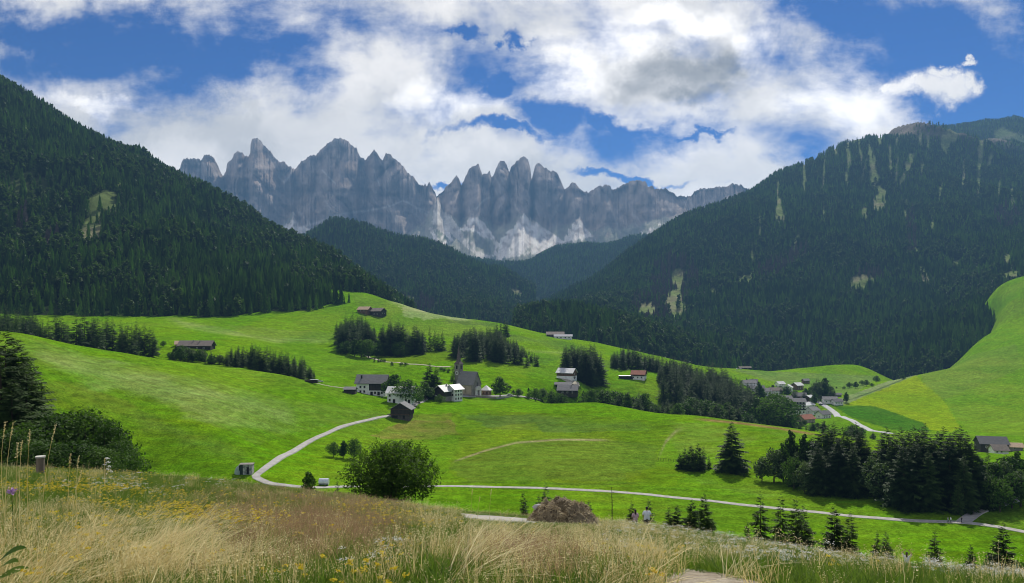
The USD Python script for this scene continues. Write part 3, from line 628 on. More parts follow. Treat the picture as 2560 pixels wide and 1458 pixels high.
    scree = np.array([0.80, 0.74, 0.66]) * (0.62 + 0.76 * ns_)
    green = np.array([0.10, 0.135, 0.06])
    gpoly = [[(1080, 560), (1115, 590), (1165, 640), (1140, 625), (1100, 605), (1085, 580)], [(1150, 575), (1190, 590), (1240, 600), (1235, 640), (1180, 625)], [(1430, 600), (1500, 590), (1640, 560), (1700, 580), (1540, 660), (1440, 640)], [(1230, 640), (1300, 645), (1420, 628), (1400, 690), (1180, 690)]]
    gm = np.zeros(shp)
    for p_, k_ in zip(gpoly, (1.0, 0.75, 0.8, 1.0)):
        gm = np.maximum(gm, in_poly(Ug, Vg, p_) * k_)
    gn = meshkit.fbm(np.stack([Ug / 8 + Vg / 20, Vg / 16, 0 * Ug], -1), 4, 111)
    gm = np.maximum(gm * sstep(0.3, 0.55, gn), sstep(0.6, 0.75, gn) * sstep(600, 640, Vg))
    scree = scree + (green - scree) * np.clip(gm, 0, 1)[..., None] * 0.9
    # outside the pale fans the slope is greyer, part grown over
    fans = [[(737, 525), (745, 545), (800, 590), (840, 600), (660, 610), (700, 580), (728, 555)], [(1090, 486), (1104, 500), (1130, 545), (1165, 592), (1228, 645), (1196, 645), (1150, 604), (1105, 565), (1078, 560), (1084, 520)], [(1075, 572), (1112, 566), (1134, 600), (1108, 620), (1085, 600)],
            [(1186, 532), (1212, 560), (1248, 612), (1232, 650), (1222, 606), (1190, 580), (1146, 578)], [(1312, 526), (1340, 556), (1385, 585), (1430, 622), (1300, 640), (1236, 652), (1238, 612), (1286, 568)], [(1445, 540), (1475, 580), (1490, 600), (1405, 606), (1425, 575)], [(1590, 592), (1650, 556), (1640, 580), (1600, 606)]]
    fj = (meshkit.fbm(np.stack([Ug / 7, Vg / 7, 0 * Ug], -1), 3, 114) - 0.5)
    fm = np.zeros(shp)
    for p_ in fans:
        fm = np.maximum(fm, in_poly(Ug + fj * 16, Vg + fj * 10, p_) * (0.6 if p_[0][0] == 1090 else 1.0))
    scree = scree + (np.array([0.22, 0.22, 0.155]) * (0.6 + 0.8 * ns_) - scree) * (1 - fm)[..., None] * 0.85
    # dark rock islands in the scree
    ri = sstep(0.6, 0.68, meshkit.fbm(np.stack([Ug / 16, Vg / 12, 0 * Ug], -1), 3, 112)) * sstep(640, 600, Vg)
    scree = scree + (rock * 0.9 - scree) * (ri * 0.6)[..., None]
    col = col + (scree - col) * isscree[..., None]
    N = {'col': ('attribute', {'attribute': 'col'}), 'g': ('geometry', {}), 'mp': ('mapping', {'scale': (0.018, 0.010, 0.011)}), 'n1': ('noise_texture', {'scale': 1.0, 'detail': 8.0, 'roughness': 0.68}),
         'r1': ('map_range', {'from_min': 0.3, 'from_max': 0.7, 'to_min': 0.68, 'to_max': 1.32}), 'm': ('vector_math', {'math_type': 'scale'}), 'bp': ('bump', {'strength': 0.8, 'distance': 18.0}), 'p': ('diffuse_bsdf', {})}
    L = [('g.position', 'mp.vector'), ('mp.vector', 'n1.vector'), ('n1.fac', 'r1.value'), ('col.color', 'm.vector1'), ('r1.result', 'm.scale'), ('m.vector', 'p.color'), ('n1.fac', 'bp.height'), ('bp.normal', 'p.normal')]
    mat = usdkit.material(stage, '/World/Looks/dolomite', N, L, surface='p.BSDF')
    obj('rocky_mountain', (G.reshape(-1, 3), grid_faces(*shp)), mat, smooth=False, col=np.clip(col, 0.01, 0.8).reshape(-1, 3), kind='structure', label='jagged grey rock peaks with pale scree at their foot')


build_peaks()

# ------------------------------------------------------------------ the air
hb = trimesh.creation.box([23400, 23400, 1990])
hb.apply_translation([0, 0, -231.5 + 995])
usdkit.material(stage, '/World/Looks/haze', {'v': ('principled_volume', {'color': (0.25, 0.52, 0.90), 'density': HAZE_D, 'anisotropy': 0.25})}, [], volume='v.volume')
obj('haze', hb, '/World/Looks/haze', kind='stuff', label='thin blue mountain haze')

# ------------------------------------------------------------------ trees
def leaf_mat(name, a, b, trans=0.25, tcol=None, rough=0.7, nscale=0.35, rvar=0.5):
    """Foliage: colour wanders between a and b with noise in the crown and from tree to tree; a part of the light comes through."""
    N = {'oi': ('object_info', {}), 'g': ('geometry', {}), 'n': ('noise_texture', {'scale': nscale, 'detail': 3.0}),
         'r': ('map_range', {'from_min': 0.35, 'from_max': 0.65, 'to_min': -0.3, 'to_max': 0.3}), 's': ('math', {'math_type': 'multiply_add', 'value2': rvar * 1.6}), 's0': ('math', {'math_type': 'add', 'use_clamp': True}),
         'm': ('mix_color', {'a': a, 'b': b}), 'd': ('principled_bsdf', {'roughness': rough, 'specular_ior_level': 0.2}),
         'tm': ('mix_color', {'blend_type': 'multiply', 'fac': 1.0, 'b': tcol or (1.3, 1.5, 0.5)}), 't': ('translucent_bsdf', {}), 'x': ('mix_closure', {'fac': trans})}
    L = [('g.position', 'n.vector'), ('n.fac', 'r.value'), ('oi.random', 's.value1'), ('r.result', 's.value3'), ('s.value', 's0.value1'), ('s0.value', 'm.fac'), ('m.result', 'd.base_color'), ('m.result', 'tm.a'), ('tm.result', 't.color'),
         ('d.BSDF', 'x.closure1'), ('t.BSDF', 'x.closure2')]
    N['s0'] = ('math', {'math_type': 'add', 'use_clamp': True, 'value2': 0.0})
    return usdkit.material(stage, f'/World/Looks/{name}', N, L, surface='x.closure')


M_SPRUCE = leaf_mat('spruce_needles', (0.020, 0.044, 0.010), (0.060, 0.105, 0.020), 0.25)
M_FOREST = leaf_mat('forest_needles', (0.038, 0.084, 0.016), (0.145, 0.235, 0.040), 0.5, tcol=(1.7, 1.9, 0.5), nscale=0.014, rvar=0.62)
M_LARCH = leaf_mat('larch_needles', (0.034, 0.066, 0.018), (0.066, 0.105, 0.026), 0.3)
M_LEAF = leaf_mat('tree_leaves', (0.030, 0.068, 0.012), (0.075, 0.135, 0.024), 0.35)
M_LEAF2 = leaf_mat('pale_leaves', (0.060, 0.095, 0.040), (0.105, 0.145, 0.060), 0.3)
M_DEAD = leaf_mat('dead_needles', (0.085, 0.065, 0.05), (0.12, 0.10, 0.08), 0.1, tcol=(1, .9, .8))
M_BARK = simple('bark', (0.075, 0.055, 0.04), 0.9, var=0.5, scale=8)


def spruce(seed, hi=True, R=0.16, levels=None, sparse=1.0, droop=0.55, start=0.06, twigs=6):
    """Unit-high spruce: (trunk, crown) meshes. Each bough is a drooping fan of ragged sprays."""
    r = np.random.default_rng(seed)
    trunk = trimesh.creation.cone(0.016, 0.93, sections=6)
    V, Ft, n = [], [], 0
    levels = levels or (34 if hi else 9)
    if not hi:
        for k in range(levels):
            t = start + (1 - start) * (k / levels) ** 0.9
            rad = R * (1 - t) ** 0.8 * r.uniform(0.82, 1.18) + 0.006
            top = min(1.0, t + 2.3 / levels * (1 - start))
            m = 14
            ang = np.arange(m) * 2 * np.pi / m + r.uniform(0, 6)
            rr = rad * np.where(np.arange(m) % 2 == 0, 1.0, 0.42) * r.uniform(0.72, 1.2, m)
            zz = t - np.where(np.arange(m) % 2 == 0, droop * rad, -0.1 * rad) * r.uniform(0.6, 1.3, m)
            ring = np.stack([rr * np.cos(ang), rr * np.sin(ang), zz], 1)
            V.append(np.vstack([[[r.normal() * 0.004, r.normal() * 0.004, top]], ring]))
            Ft.append(np.array([[n, n + 1 + i, n + 1 + (i + 1) % m] for i in range(m)]))
            n += m + 1
        return trunk, (np.vstack(V), np.vstack(Ft))
    for k in range(levels):
        tk = start + (0.985 - start) * (k / (levels - 1)) ** 0.92
        nb = max(3, int(round((8 - 3.5 * tk) * sparse)))
        for b in range(nb):
            a = r.uniform(0, 2 * np.pi)
            t = min(0.985, max(start * 0.7, tk + r.uniform(-1.3, 1.3) / levels))
            L = (R * (1 - t) ** 0.78 + 0.008) * r.uniform(0.5, 1.3)
            dirv, side = np.array([math.cos(a), math.sin(a)]), np.array([-math.sin(a), math.cos(a)])
            rise = 0.28 * t - 0.08
            zf_ = lambda q: t + L * (rise * q - droop * q * q * (1 - 0.75 * t) + 0.22 * q ** 3)
            # the bough's own narrow spray, then side twigs that hang a little
            w0 = L * 0.07
            V.append([[*(-side * w0 + dirv * L * .1), zf_(.1)], [*(side * w0 + dirv * L * .1), zf_(.1)], [*(dirv * L), zf_(1.0)]])
            Ft.append([n, n + 1, n + 2])
            n += 3
            for q in np.linspace(0.22, 0.92, twigs):
                for sg in (-1, 1):
                    c = dirv * L * q
                    ln = L * (0.46 - 0.30 * q) * r.uniform(0.6, 1.4)
                    d_ = side * sg * 0.82 + dirv * r.uniform(0.35, 0.8)
                    tip = c + d_ * ln
                    zc = zf_(q)
                    wv = dirv * L * 0.075
                    V.append([[*(c - wv), zc + .002], [*(c + wv), zc], [*tip, zc - ln * r.uniform(0.25, 0.95)]])
                    Ft.append([n, n + 1, n + 2])
                    n += 3
    return trunk, (np.array(V).reshape(-1, 3), np.array(Ft))


def leafy(seed, n=1500, leaf=0.035, lobes=9, width=0.62, base=0.05, shape='round', flat=1.0, lobe=1.0):
    """Unit-high broadleaf: (trunk with limbs, crown). The crown is leaf sprays gathered on uneven lobes, with gaps between them."""
    r = np.random.default_rng(seed)
    parts, cs = [], []
    for i in range(lobes):
        t = (i + 0.5) / lobes
        z = base + (1 - base) * (0.22 + 0.66 * t) if shape == 'round' else base + (1 - base) * (0.12 + 0.8 * t)
        prof = math.sin(math.pi * min(1, 0.25 + 0.72 * t)) if shape == 'round' else (1 - t) ** 0.6 * 0.9 + 0.08
        a = i * 2.4 + r.uniform(-0.5, 0.5)
        rad = width * 0.30 * prof * r.uniform(0.6, 1.2) * (1.18 if lobe < 1 else 1)
        cs.append((np.array([rad * math.cos(a), rad * math.sin(a), z]), width * lobe * r.uniform(0.17, 0.31) * (0.55 + 0.6 * prof)))
    def limb(p, q, r0, r1):
        d = np.array(q) - np.array(p)
        c = trimesh.creation.cylinder(1.0, 1.0, sections=6)
        v = c.vertices.copy()
        k = v[:, 2] + 0.5
        v[:, :2] *= (r0 + (r1 - r0) * k)[:, None]
        v[:, 2] = k * np.linalg.norm(d)
        T = trimesh.geometry.align_vectors([0, 0, 1], d / np.linalg.norm(d))
        return trimesh.Trimesh(trimesh.transform_points(v, T) + np.array(p), c.faces, process=False)
    parts.append(limb((0, 0, -0.06), (0.0, 0.0, base + 0.3), 0.026, 0.014))
    for c, _ in cs:
        parts.append(limb((0, 0, base + 0.05 + 0.2 * r.random()), c, 0.011, 0.003))
    trunk = trimesh.util.concatenate(parts)
    wsum = sum(q ** 2 for _, q in cs)
    V, Fc = [], []
    for c, q in cs:
        m = int(n * q ** 2 / wsum)
        d = r.normal(size=(m, 3))
        d /= np.linalg.norm(d, axis=1, keepdims=True)
        lump = 0.75 + 0.5 * meshkit.noise(d * 2.2 + seed, seed)
        p = c + d * (q * lump * r.uniform(0.45, 1.06, m) ** 0.6)[:, None] * np.array([1, 1, 0.85 * flat])
        nrm = d * 0.7 + r.normal(size=(m, 3)) * 0.6 + np.array([0, 0, 0.35])
        nrm /= np.linalg.norm(nrm, axis=1, keepdims=True)
        t1 = np.cross(nrm, r.normal(size=(m, 3)))
        t1 /= np.linalg.norm(t1, axis=1, keepdims=True)
        t2 = np.cross(nrm, t1)
        s = leaf * r.uniform(0.6, 1.4, m)[:, None]
        quad = np.stack([p - t1 * s, p - t2 * s * 0.55 + nrm * s * 0.2, p + t1 * s, p + t2 * s * 0.55 + nrm * s * 0.2], 1)
        k = len(V) and sum(len(x) for x in V)
        V.append(quad.reshape(-1, 3))
        i0 = k + np.arange(m) * 4
        Fc.append(np.concatenate([np.stack([i0, i0 + 1, i0 + 2], 1), np.stack([i0, i0 + 2, i0 + 3], 1)]))
    return trunk, (np.vstack(V), np.vstack(Fc))


def tree_class(name, tc, leafmat, smooth=False):
    path = f'/World/{name}'
    stage.CreateClassPrim(path)
    usdkit.mesh(stage, path + '/trunk', tc[0], M_BARK, smooth=40)
    usdkit.mesh(stage, path + '/crown', tc[1], leafmat)
    return path


KINDS = {
    'big_spruce': [tree_class(f'great_spruce_kind_{c}', spruce(sd, True, R, levels=52, twigs=9, droop=0.6), M_SPRUCE) for c, sd, R in (('a', 14, 0.21), ('b', 15, 0.185), ('c', 16, 0.235))],
    'near_leafy': [tree_class(f'near_leafy_kind_{c}', leafy(sd, 5200, 0.019, 17, w, base=0.0), M_LEAF) for c, sd, w in (('a', 44, 0.7), ('b', 45, 0.85))],
    'spruce': [tree_class(f'spruce_kind_{c}', spruce(s, True, R), M_SPRUCE) for c, s, R in (('a', 11, 0.20), ('b', 12, 0.175), ('c', 13, 0.23))],
    'larch': [tree_class(f'larch_kind_{c}', spruce(s, True, R, sparse=0.7, droop=0.3), M_LARCH) for c, s, R in (('a', 21, 0.21), ('b', 22, 0.24))],
    'fir': [tree_class(f'young_fir_kind_{c}', spruce(s, True, R, levels=24, sparse=sp, twigs=8, droop=dr, start=0.05), M_SPRUCE) for c, s, R, sp, dr in (('a', 31, 0.25, 1.5, 0.25), ('b', 32, 0.22, 1.2, 0.6), ('c', 33, 0.28, 1.6, 0.2))],
    'young_larch': [tree_class(f'young_larch_kind_{c}', spruce(s, True, R, levels=24, sparse=1.25, twigs=7, droop=0.35, start=0.08), M_LARCH) for c, s, R in (('a', 36, 0.25), ('b', 37, 0.21))],
    'broadleaf': [tree_class(f'broadleaf_kind_{c}', leafy(s, 1500, 0.034, 11, w, shape=sh), M_LEAF) for c, s, w, sh in (('a', 41, 0.66, 'round'), ('b', 42, 0.8, 'round'), ('c', 43, 0.5, 'oval'))],
    'willow': [tree_class(f'willow_kind_{c}', leafy(s, 1500, 0.036, 10, w), M_LEAF2) for c, s, w in (('a', 46, 0.85), ('b', 47, 0.7))],
    'bush': [tree_class(f'bush_kind_{c}', leafy(s, 900, 0.05, 9, 1.15, base=0.02), M_LEAF) for c, s in (('a', 51), ('b', 52))],
}
NAMES = {'big_spruce': ('spruce_tree', 'tree'), 'near_leafy': ('broadleaf_tree', 'tree'), 'spruce': ('spruce_tree', 'tree'), 'larch': ('larch_tree', 'tree'), 'fir': ('fir_tree', 'tree'), 'young_larch': ('young_larch_tree', 'tree'), 'broadleaf': ('broadleaf_tree', 'tree'), 'willow': ('pale_broadleaf_tree', 'tree'), 'bush': ('bush', 'bush')}
FILL = []
GROUPS = {}
ORD = 'first second third fourth fifth sixth seventh eighth ninth tenth eleventh twelfth thirteenth fourteenth fifteenth sixteenth seventeenth eighteenth nineteenth twentieth'.split()


def number_groups():
    for (g, lab), ps in GROUPS.items():
        if 2 <= len(ps) <= 20:
            for i, (_, q) in enumerate(sorted(ps, key=lambda t: t[0])):
                q.SetCustomDataByKey('label', f'{lab}, {ORD[i]} from left')


TREES = []                                             # (x, y, radius) of what stands already


def ground_z(x, y):
    d = max(y, 0.1)
    u = CU + F * x / d
    return float(zval(u, d)) if y > 120 else float(zfore(x, y))


def plant(kind, u, d, vtop, label, group=None, wide=1.0, h=None, k=None):
    x = (u - CU) / F * d
    z = ground_z(x, d)
    h = h or max(1.2, (CV - vtop) / F * d - z)
    p = KINDS[kind][k if k is not None else int(rng.integers(len(KINDS[kind])))]
    w = h * wide * rng.uniform(0.9, 1.12)
    q_ = copy_of(NAMES[kind][0], p, (x, d, z - 0.02 * h), rng.uniform(0, 360), (w, w, h), label, NAMES[kind][1], group)
    TREES.append((x, d, 0.16 * w))
    if group:
        GROUPS.setdefault((group, label), []).append((u, q_))


def grove(profile, d0, d1, n, mix, label, group, drop=0.30, wide=1.2, hmax=34.0):
    """n trees between the distances d0 and d1 whose tops reach the profile (u, v); those further forward stay lower."""
    pr = np.array(profile, float)
    us = np.linspace(pr[0, 0], pr[-1, 0], n) + rng.uniform(-1, 1, n) * (pr[-1, 0] - pr[0, 0]) / n * 0.8
    f = rng.permutation(np.linspace(0, 1, n))
    if S in mix and n >= 10:
        FILL.append((pr, d0, d1, int(n * 1.5), drop))
    for u, t in zip(us, f):
        u = float(np.clip(u, pr[0, 0], pr[-1, 0]))
        d = d0(u) + (d1 - 0) * t if callable(d0) else d0 + (d1 - d0) * t
        vt = np.interp(u, pr[:, 0], pr[:, 1])
        x = (u - CU) / F * d
        z = ground_z(x, d)
        h = (CV - vt) / F * d - z
        h *= rng.uniform(1 - drop, 1.0) if rng.random() < 0.7 else 1.0
        kind = mix[int(rng.integers(len(mix)))]
        h = float(np.clip(h, 3.5, hmax))
        if kind in ('broadleaf', 'willow'):
            h *= 0.95
        if kind == 'bush':
            h *= 0.5
        lab = label if isinstance(label, str) else label[kind]
        plant(kind, u, d, None, lab[0] if isinstance(lab, tuple) else lab, (lab[1] if isinstance(lab, tuple) else group), wide, h)


S, LA, B, WI, BU = 'spruce', 'larch', 'broadleaf', 'willow', 'bush'
grove([(-40, 770), (40, 772), (110, 778), (160, 782), (210, 775), (265, 785), (290, 794), (325, 788), (355, 800), (388, 826)], 500, 580, 32, [S], 'dark spruce in the long grove on the left between two meadows', 'spruces in the long grove on the left', 0.3)
grove([(-20, 832), (60, 836), (120, 838), (180, 852), (215, 862)], 455, 490, 10, [B, BU, LA], {B: ('bushy green tree before the long left grove', 'low green trees before the left grove'), BU: ('low bush on the crest before the long left grove', 'low bushes before the left grove'), LA: ('light green larch before the long left grove', 'larches before the left grove')}, None, 0.2, 0.9)
grove([(420, 878), (440, 862), (452, 858), (480, 870), (505, 870), (535, 878), (562, 882)], 500, 525, 20, [B, S, B, WI], {B: ('green broadleaf tree below the long left farm', 'broadleaf trees below the left farm'), S: ('dark spruce below the long left farm', 'spruces below the left farm'), WI: ('pale leafy tree below the long left farm', 'pale trees below the left farm')}, None, 0.3)
grove([(566, 872), (578, 862), (600, 858), (620, 868), (638, 843), (652, 858), (668, 860), (690, 872), (724, 872), (752, 880), (772, 906), (786, 926)], 495, 540, 30, [S], 'dark spruce in the compact grove at the edge of the big left meadow', 'spruces in the grove at the left meadow edge', 0.22)
grove([(842, 800), (870, 792), (900, 800), (935, 815)], 700, 800, 16, [S], 'dark spruce at the forest tip below the high farm', 'spruces at the forest tip', 0.3)
grove([(950, 815), (966, 792), (985, 790), (1000, 798), (1020, 806), (1040, 807), (1062, 815)], 690, 730, 20, [S], 'tall dark spruce in the grove above the bowl shaped field', 'spruces above the bowl field', 0.25)
for u, v in ((1075, 813), (1087, 823), (1096, 828), (1106, 822)):
    plant(S, u, 725, v, 'spruce at the right end of the bowl field grove', 'spruces at the end of the bowl field grove')
grove([(848, 856), (880, 842), (930, 838), (970, 845), (1008, 850)], 668, 690, 13, [B, B, BU, LA], {B: ('leafy tree at the foot of the grove above the bowl field', 'leafy trees under the bowl field grove'), BU: ('bush at the foot of the grove above the bowl field', 'bushes under the bowl field grove'), LA: ('light larch at the foot of the grove above the bowl field', 'larches under the bowl field grove')}, None, 0.25)
grove([(1134, 836), (1141, 826), (1155, 824), (1180, 809), (1198, 818), (1222, 808), (1240, 810), (1255, 830), (1283, 848), (1298, 854), (1316, 870), (1338, 878), (1347, 892)], 665, 790, 48, [S, S, S, LA], {S: ('dark spruce in the big grove behind the church', 'spruces behind the church'), LA: ('lighter larch in the big grove behind the church', 'larches behind the church')}, None, 0.3)
for u, v in ((1242, 800), (1252, 795), (1262, 795), (1268, 800)):
    plant(S, u, 900, v, 'spruce on the meadow crest above the church grove', 'spruces on the crest above the church')
grove([(1410, 862), (1420, 856), (1432, 853), (1452, 854), (1476, 850), (1488, 855), (1498, 868), (1504, 880)], 655, 705, 24, [S], 'tall spruce in the clump behind the sunlit barn', 'spruces in the clump behind the barn', 0.2)
grove([(1528, 878), (1545, 868), (1562, 863), (1586, 857), (1602, 874), (1630, 879), (1655, 885)], 760, 830, 20, [S, LA], {S: ('spruce in the copse above the red roofed farm', 'spruces above the red roofed farm'), LA: ('larch in the copse above the red roofed farm', 'larches above the red roofed farm')}, None, 0.25)
grove([(1648, 908), (1660, 900), (1684, 884), (1712, 887), (1740, 904), (1768, 908), (1786, 893), (1808, 904), (1836, 926), (1860, 950), (1890, 962)], 690, 800, 56, [S, S, S, S, LA], {S: ('dark spruce in the wood beside the village', 'spruces in the wood by the village'), LA: ('larch in the wood beside the village', 'larches in the wood by the village')}, None, 0.35)
grove([(1275, 978), (1300, 968), (1345, 965), (1385, 972), (1420, 985), (1460, 990)], 545, 590, 16, [B, BU, B, WI], {B: ('leafy green tree near the farmsteads right of the church', 'leafy trees right of the church'), BU: ('bush near the farmsteads right of the church', 'bushes right of the church'), WI: ('pale green tree near the farmsteads right of the church', 'pale trees right of the church')}, None, 0.3)
grove([(1468, 968), (1492, 964), (1536, 967), (1575, 970), (1600, 976), (1616, 972), (1640, 1002), (1668, 992), (1690, 986), (1712, 988), (1728, 983), (1750, 983), (1772, 992), (1795, 997), (1815, 992), (1835, 998), (1866, 1024), (1885, 1030)], 535, 575, 44, [B, LA, S, B, LA], {B: ('leafy tree in the tree row behind the big field', 'leafy trees in the field edge row'), LA: ('light green larch in the tree row behind the big field', 'larches in the field edge row'), S: ('dark spruce in the tree row behind the big field', 'spruces in the field edge row')}, None, 0.22)
grove([(1900, 1000), (1915, 978), (1935, 968), (1950, 975), (1962, 1000)], 600, 680, 10, [B, S, B], {B: ('leafy tree in front of the village houses on the right', 'leafy trees before the village'), S: ('spruce in front of the village houses on the right', 'spruces before the village')}, None, 0.3)
grove([(1862, 946), (1880, 940), (1900, 952)], 900, 960, 5, [S, B], {S: ('spruce at the left end of the village', 'spruces at the village end'), B: ('leafy tree at the left end of the village', 'leafy trees at the village end')}, None, 0.3)
grove([(2026, 960), (2040, 940), (2060, 934), (2075, 950), (2086, 970)], 880, 930, 10, [S, S, B], {S: ('spruce in the clump behind the village road', 'spruces behind the village road'), B: ('leafy tree in the clump behind the village road', 'leafy trees behind the village road')}, None, 0.3)
grove([(2088, 962), (2130, 952), (2185, 945)], 1010, 1060, 8, [B, BU], {B: ('leafy tree on the hedge line left of the yellow green field', 'hedge trees by the yellow field'), BU: ('bush on the hedge line left of the yellow green field', 'hedge bushes by the yellow field')}, None, 0.2)
grove([(1862, 968), (1900, 985), (1950, 1012), (1985, 1046), (2040, 1050), (2062, 1056)], 600, 660, 18, [B, S, B, WI], {B: ('leafy tree among the lower village houses', 'leafy trees among the lower village houses'), S: ('spruce among the lower village houses', 'spruces among the lower village houses'), WI: ('pale leafy tree among the lower village houses', 'pale trees among the lower village houses')}, None, 0.3)
grove([(1880, 950), (1920, 958), (1965, 962), (2010, 966), (2070, 985)], 830, 960, 16, [B, S, B], {B: ('leafy tree between the upper village houses', 'leafy trees between the upper village houses'), S: ('spruce between the upper village houses', 'spruces between the upper village houses')}, None, 0.35)
plant(B, 2115, 860, 978, 'single oval tree at the corner of the dark green field', k=2)
plant(B, 2192, 1090, 938, 'single round tree below the mountain forest beside the yellow green field', k=1, wide=1.2)
plant(BU, 2258, 1060, 936, 'small dark bush at the top corner of the yellow green field')
grove([(2080, 1062), (2120, 1052), (2160, 1060), (2190, 1078)], 540, 600, 7, [B, S], {B: ('leafy tree in the dip below the village road', 'leafy trees in the dip'), S: ('spruce in the dip below the village road', 'spruces in the dip')}, None, 0.3)
# trees on the right, in front
plant('big_spruce', 1830, 300, 1050, 'solitary tall spruce on the slope of the big field', k=2, wide=1.55)
for u, v in ((1700, 1130), (1712, 1116), (1728, 1110), (1745, 1105), (1758, 1112), (1772, 1138)):
    plant('fir', u, 303 + rng.uniform(-4, 4), v, 'young fir in the small cluster left of the solitary spruce', 'young firs left of the solitary spruce', 1.1)
for kind, u, v, d, w in ((WI, 1905, 1140, 285, 1.0), (WI, 1935, 1118, 282, 0.95), (B, 1958, 1100, 284, 0.9), (B, 1978, 1066, 290, 0.8), (B, 2008, 1076, 288, 0.9), (B, 2032, 1090, 286, 0.9), (B, 1985, 1135, 272, 0.9), (WI, 2012, 1150, 266, 0.9), (S, 1990, 1120, 275, 1.0)):
    plant(kind, u, d, v, {WI: 'grey green bushy tree at the left of the right hand wood', B: 'round leafy tree at the left of the right hand wood', S: 'spruce amid the leafy trees at the left end of the right hand wood'}[kind], {WI: 'grey green trees at the left of the right wood', B: 'round leafy trees at the left of the right wood', S: None}[kind], w)
for u, v, d in ((2058, 1046, 276), (2072, 1055, 270), (2086, 1049, 274), (2104, 1062, 268), (2124, 1070, 266), (2140, 1050, 274), (2152, 1066, 268), (2166, 1092, 264), (2096, 1090, 260), (2132, 1110, 258), (2046, 1100, 262)):
    plant('big_spruce', u, d, v, 'tall spruce in the left half of the right hand wood', 'spruces in the left half of the right wood', 1.35)
for u, v, d in ((2182, 1138, 256), (2198, 1128, 258), (2212, 1150, 250)):
    plant(WI, u, d, v, 'pale bushy tree in the gap of the right hand wood', 'pale trees in the gap of the right wood')
for u, v, d in ((2204, 1078, 262), (2216, 1061, 258), (2236, 1072, 252), (2250, 1062, 256), (2268, 1070, 248), (2284, 1056, 254), (2300, 1066, 246), (2312, 1051, 252), (2330, 1080, 244), (2345, 1072, 250), (2360, 1060, 246), (2374, 1078, 240), (2390, 1062, 248), (2401, 1058, 252), (2416, 1072, 244), (2432, 1100, 240), (2260, 1110, 240), (2320, 1120, 238), (2290, 1100, 242), (2410, 1130, 236)):
    plant('big_spruce', u, d, v, 'tall dark spruce in the right half of the right hand wood', 'spruces in the right half of the right wood', 1.4)
for kind, u, v, d in ((WI, 2436, 1150, 246), (B, 2455, 1140, 250), (S, 2470, 1118, 262), (B, 2488, 1150, 246), (WI, 2505, 1145, 250), (B, 2520, 1132, 254), (B, 2540, 1120, 256), (WI, 2552, 1170, 240), (B, 2478, 1180, 238), (B, 2530, 1175, 238), (B, 2500, 1190, 234), (S, 2395, 1190, 232)):
    plant(kind, u, d, v, {WI: 'pale leafy tree at the right end of the right hand wood', B: 'leafy tree at the right end of the right hand wood', S: 'spruce at the right end of the right hand wood'}[kind], {WI: 'pale trees at the right end of the right wood', B: 'leafy trees at the right end of the right wood', S: 'spruces at the right end of the right wood'}[kind])
# by the big left bush and the road
for u, v, w in ((834, 1102, 1.1), (858, 1098, 1.0), (884, 1092, 0.9)):
    plant(B, u, 326, v, 'dark round tree of the trio behind the big bush', 'round trees behind the big bush', w)
plant(B, 770, 75, 1172, 'young leafy shrub just left of the pale round topped tank', k=2, wide=1.1)
plant('fir', 843, 66, 1196, 'small dark conifer between the pale tank and the big bush')
# young trees along the brow
for kind, u, v, d, lab in (('fir', 1309, 1229, 62, 'slim young fir left of the dung heap'), ('fir', 1363, 1209, 60, 'taller young fir behind the left side of the dung heap'), ('fir', 1347, 1238, 62, 'short young fir behind the left side of the dung heap'), ('fir', 1473, 1252, 58, 'small fir tip behind the right side of the dung heap'),
                           ('fir', 1579, 1256, 56, 'thin young fir left of the two people'), ('fir', 1622, 1246, 62, 'young fir directly behind the man in the white shirt'), ('young_larch', 1672, 1266, 58, 'small feathery larch right of the man in the white shirt'), ('fir', 1693, 1265, 58, 'narrow young fir, second to the right of the man in the white shirt'),
                           ('fir', 1730, 1250, 58, 'slender fir of the close pair on the brow'), ('fir', 1760, 1235, 60, 'wider fir of the close pair on the brow'), ('young_larch', 1868, 1304, 55, 'tiny larch at the foot of the ragged brow fir'), ('fir', 1901, 1230, 60, 'ragged young fir crossing the pale road'), ('fir', 1952, 1236, 58, 'dark drooping young fir crossing the pale road'),
                           ('young_larch', 1990, 1240, 58, 'bushy young larch beside the drooping fir'), ('young_larch', 2010, 1262, 59, 'smaller larch right of the bushy young larch'), ('fir', 2086, 1266, 58, 'left fir of the overlapping pair below the road'), ('young_larch', 2125, 1281, 57, 'right larch of the overlapping pair below the road'), ('fir', 2193, 1328, 55, 'dark fir half hidden behind a fuller larch'), ('young_larch', 2216, 1330, 54, 'full larch in front of a dark fir, left of the person with raised arms'),
                           ('young_larch', 2337, 1324, 56, 'single feathery larch right of the person with raised arms'), ('fir', 2427, 1364, 54, 'small broad fir left of the biggest brow fir'), ('fir', 2508, 1308, 54, 'biggest dark fir on the brow at the right edge')):
    plant(kind, u, d, v - 6, lab, None, 1.12)
plant('willow', 2470, 48, 1398, 'grey green shrub at the foot of the biggest brow fir', wide=1.2)
plant('bush', 2555, 46, 1418, 'low leafy shrub at the right edge of the brow')
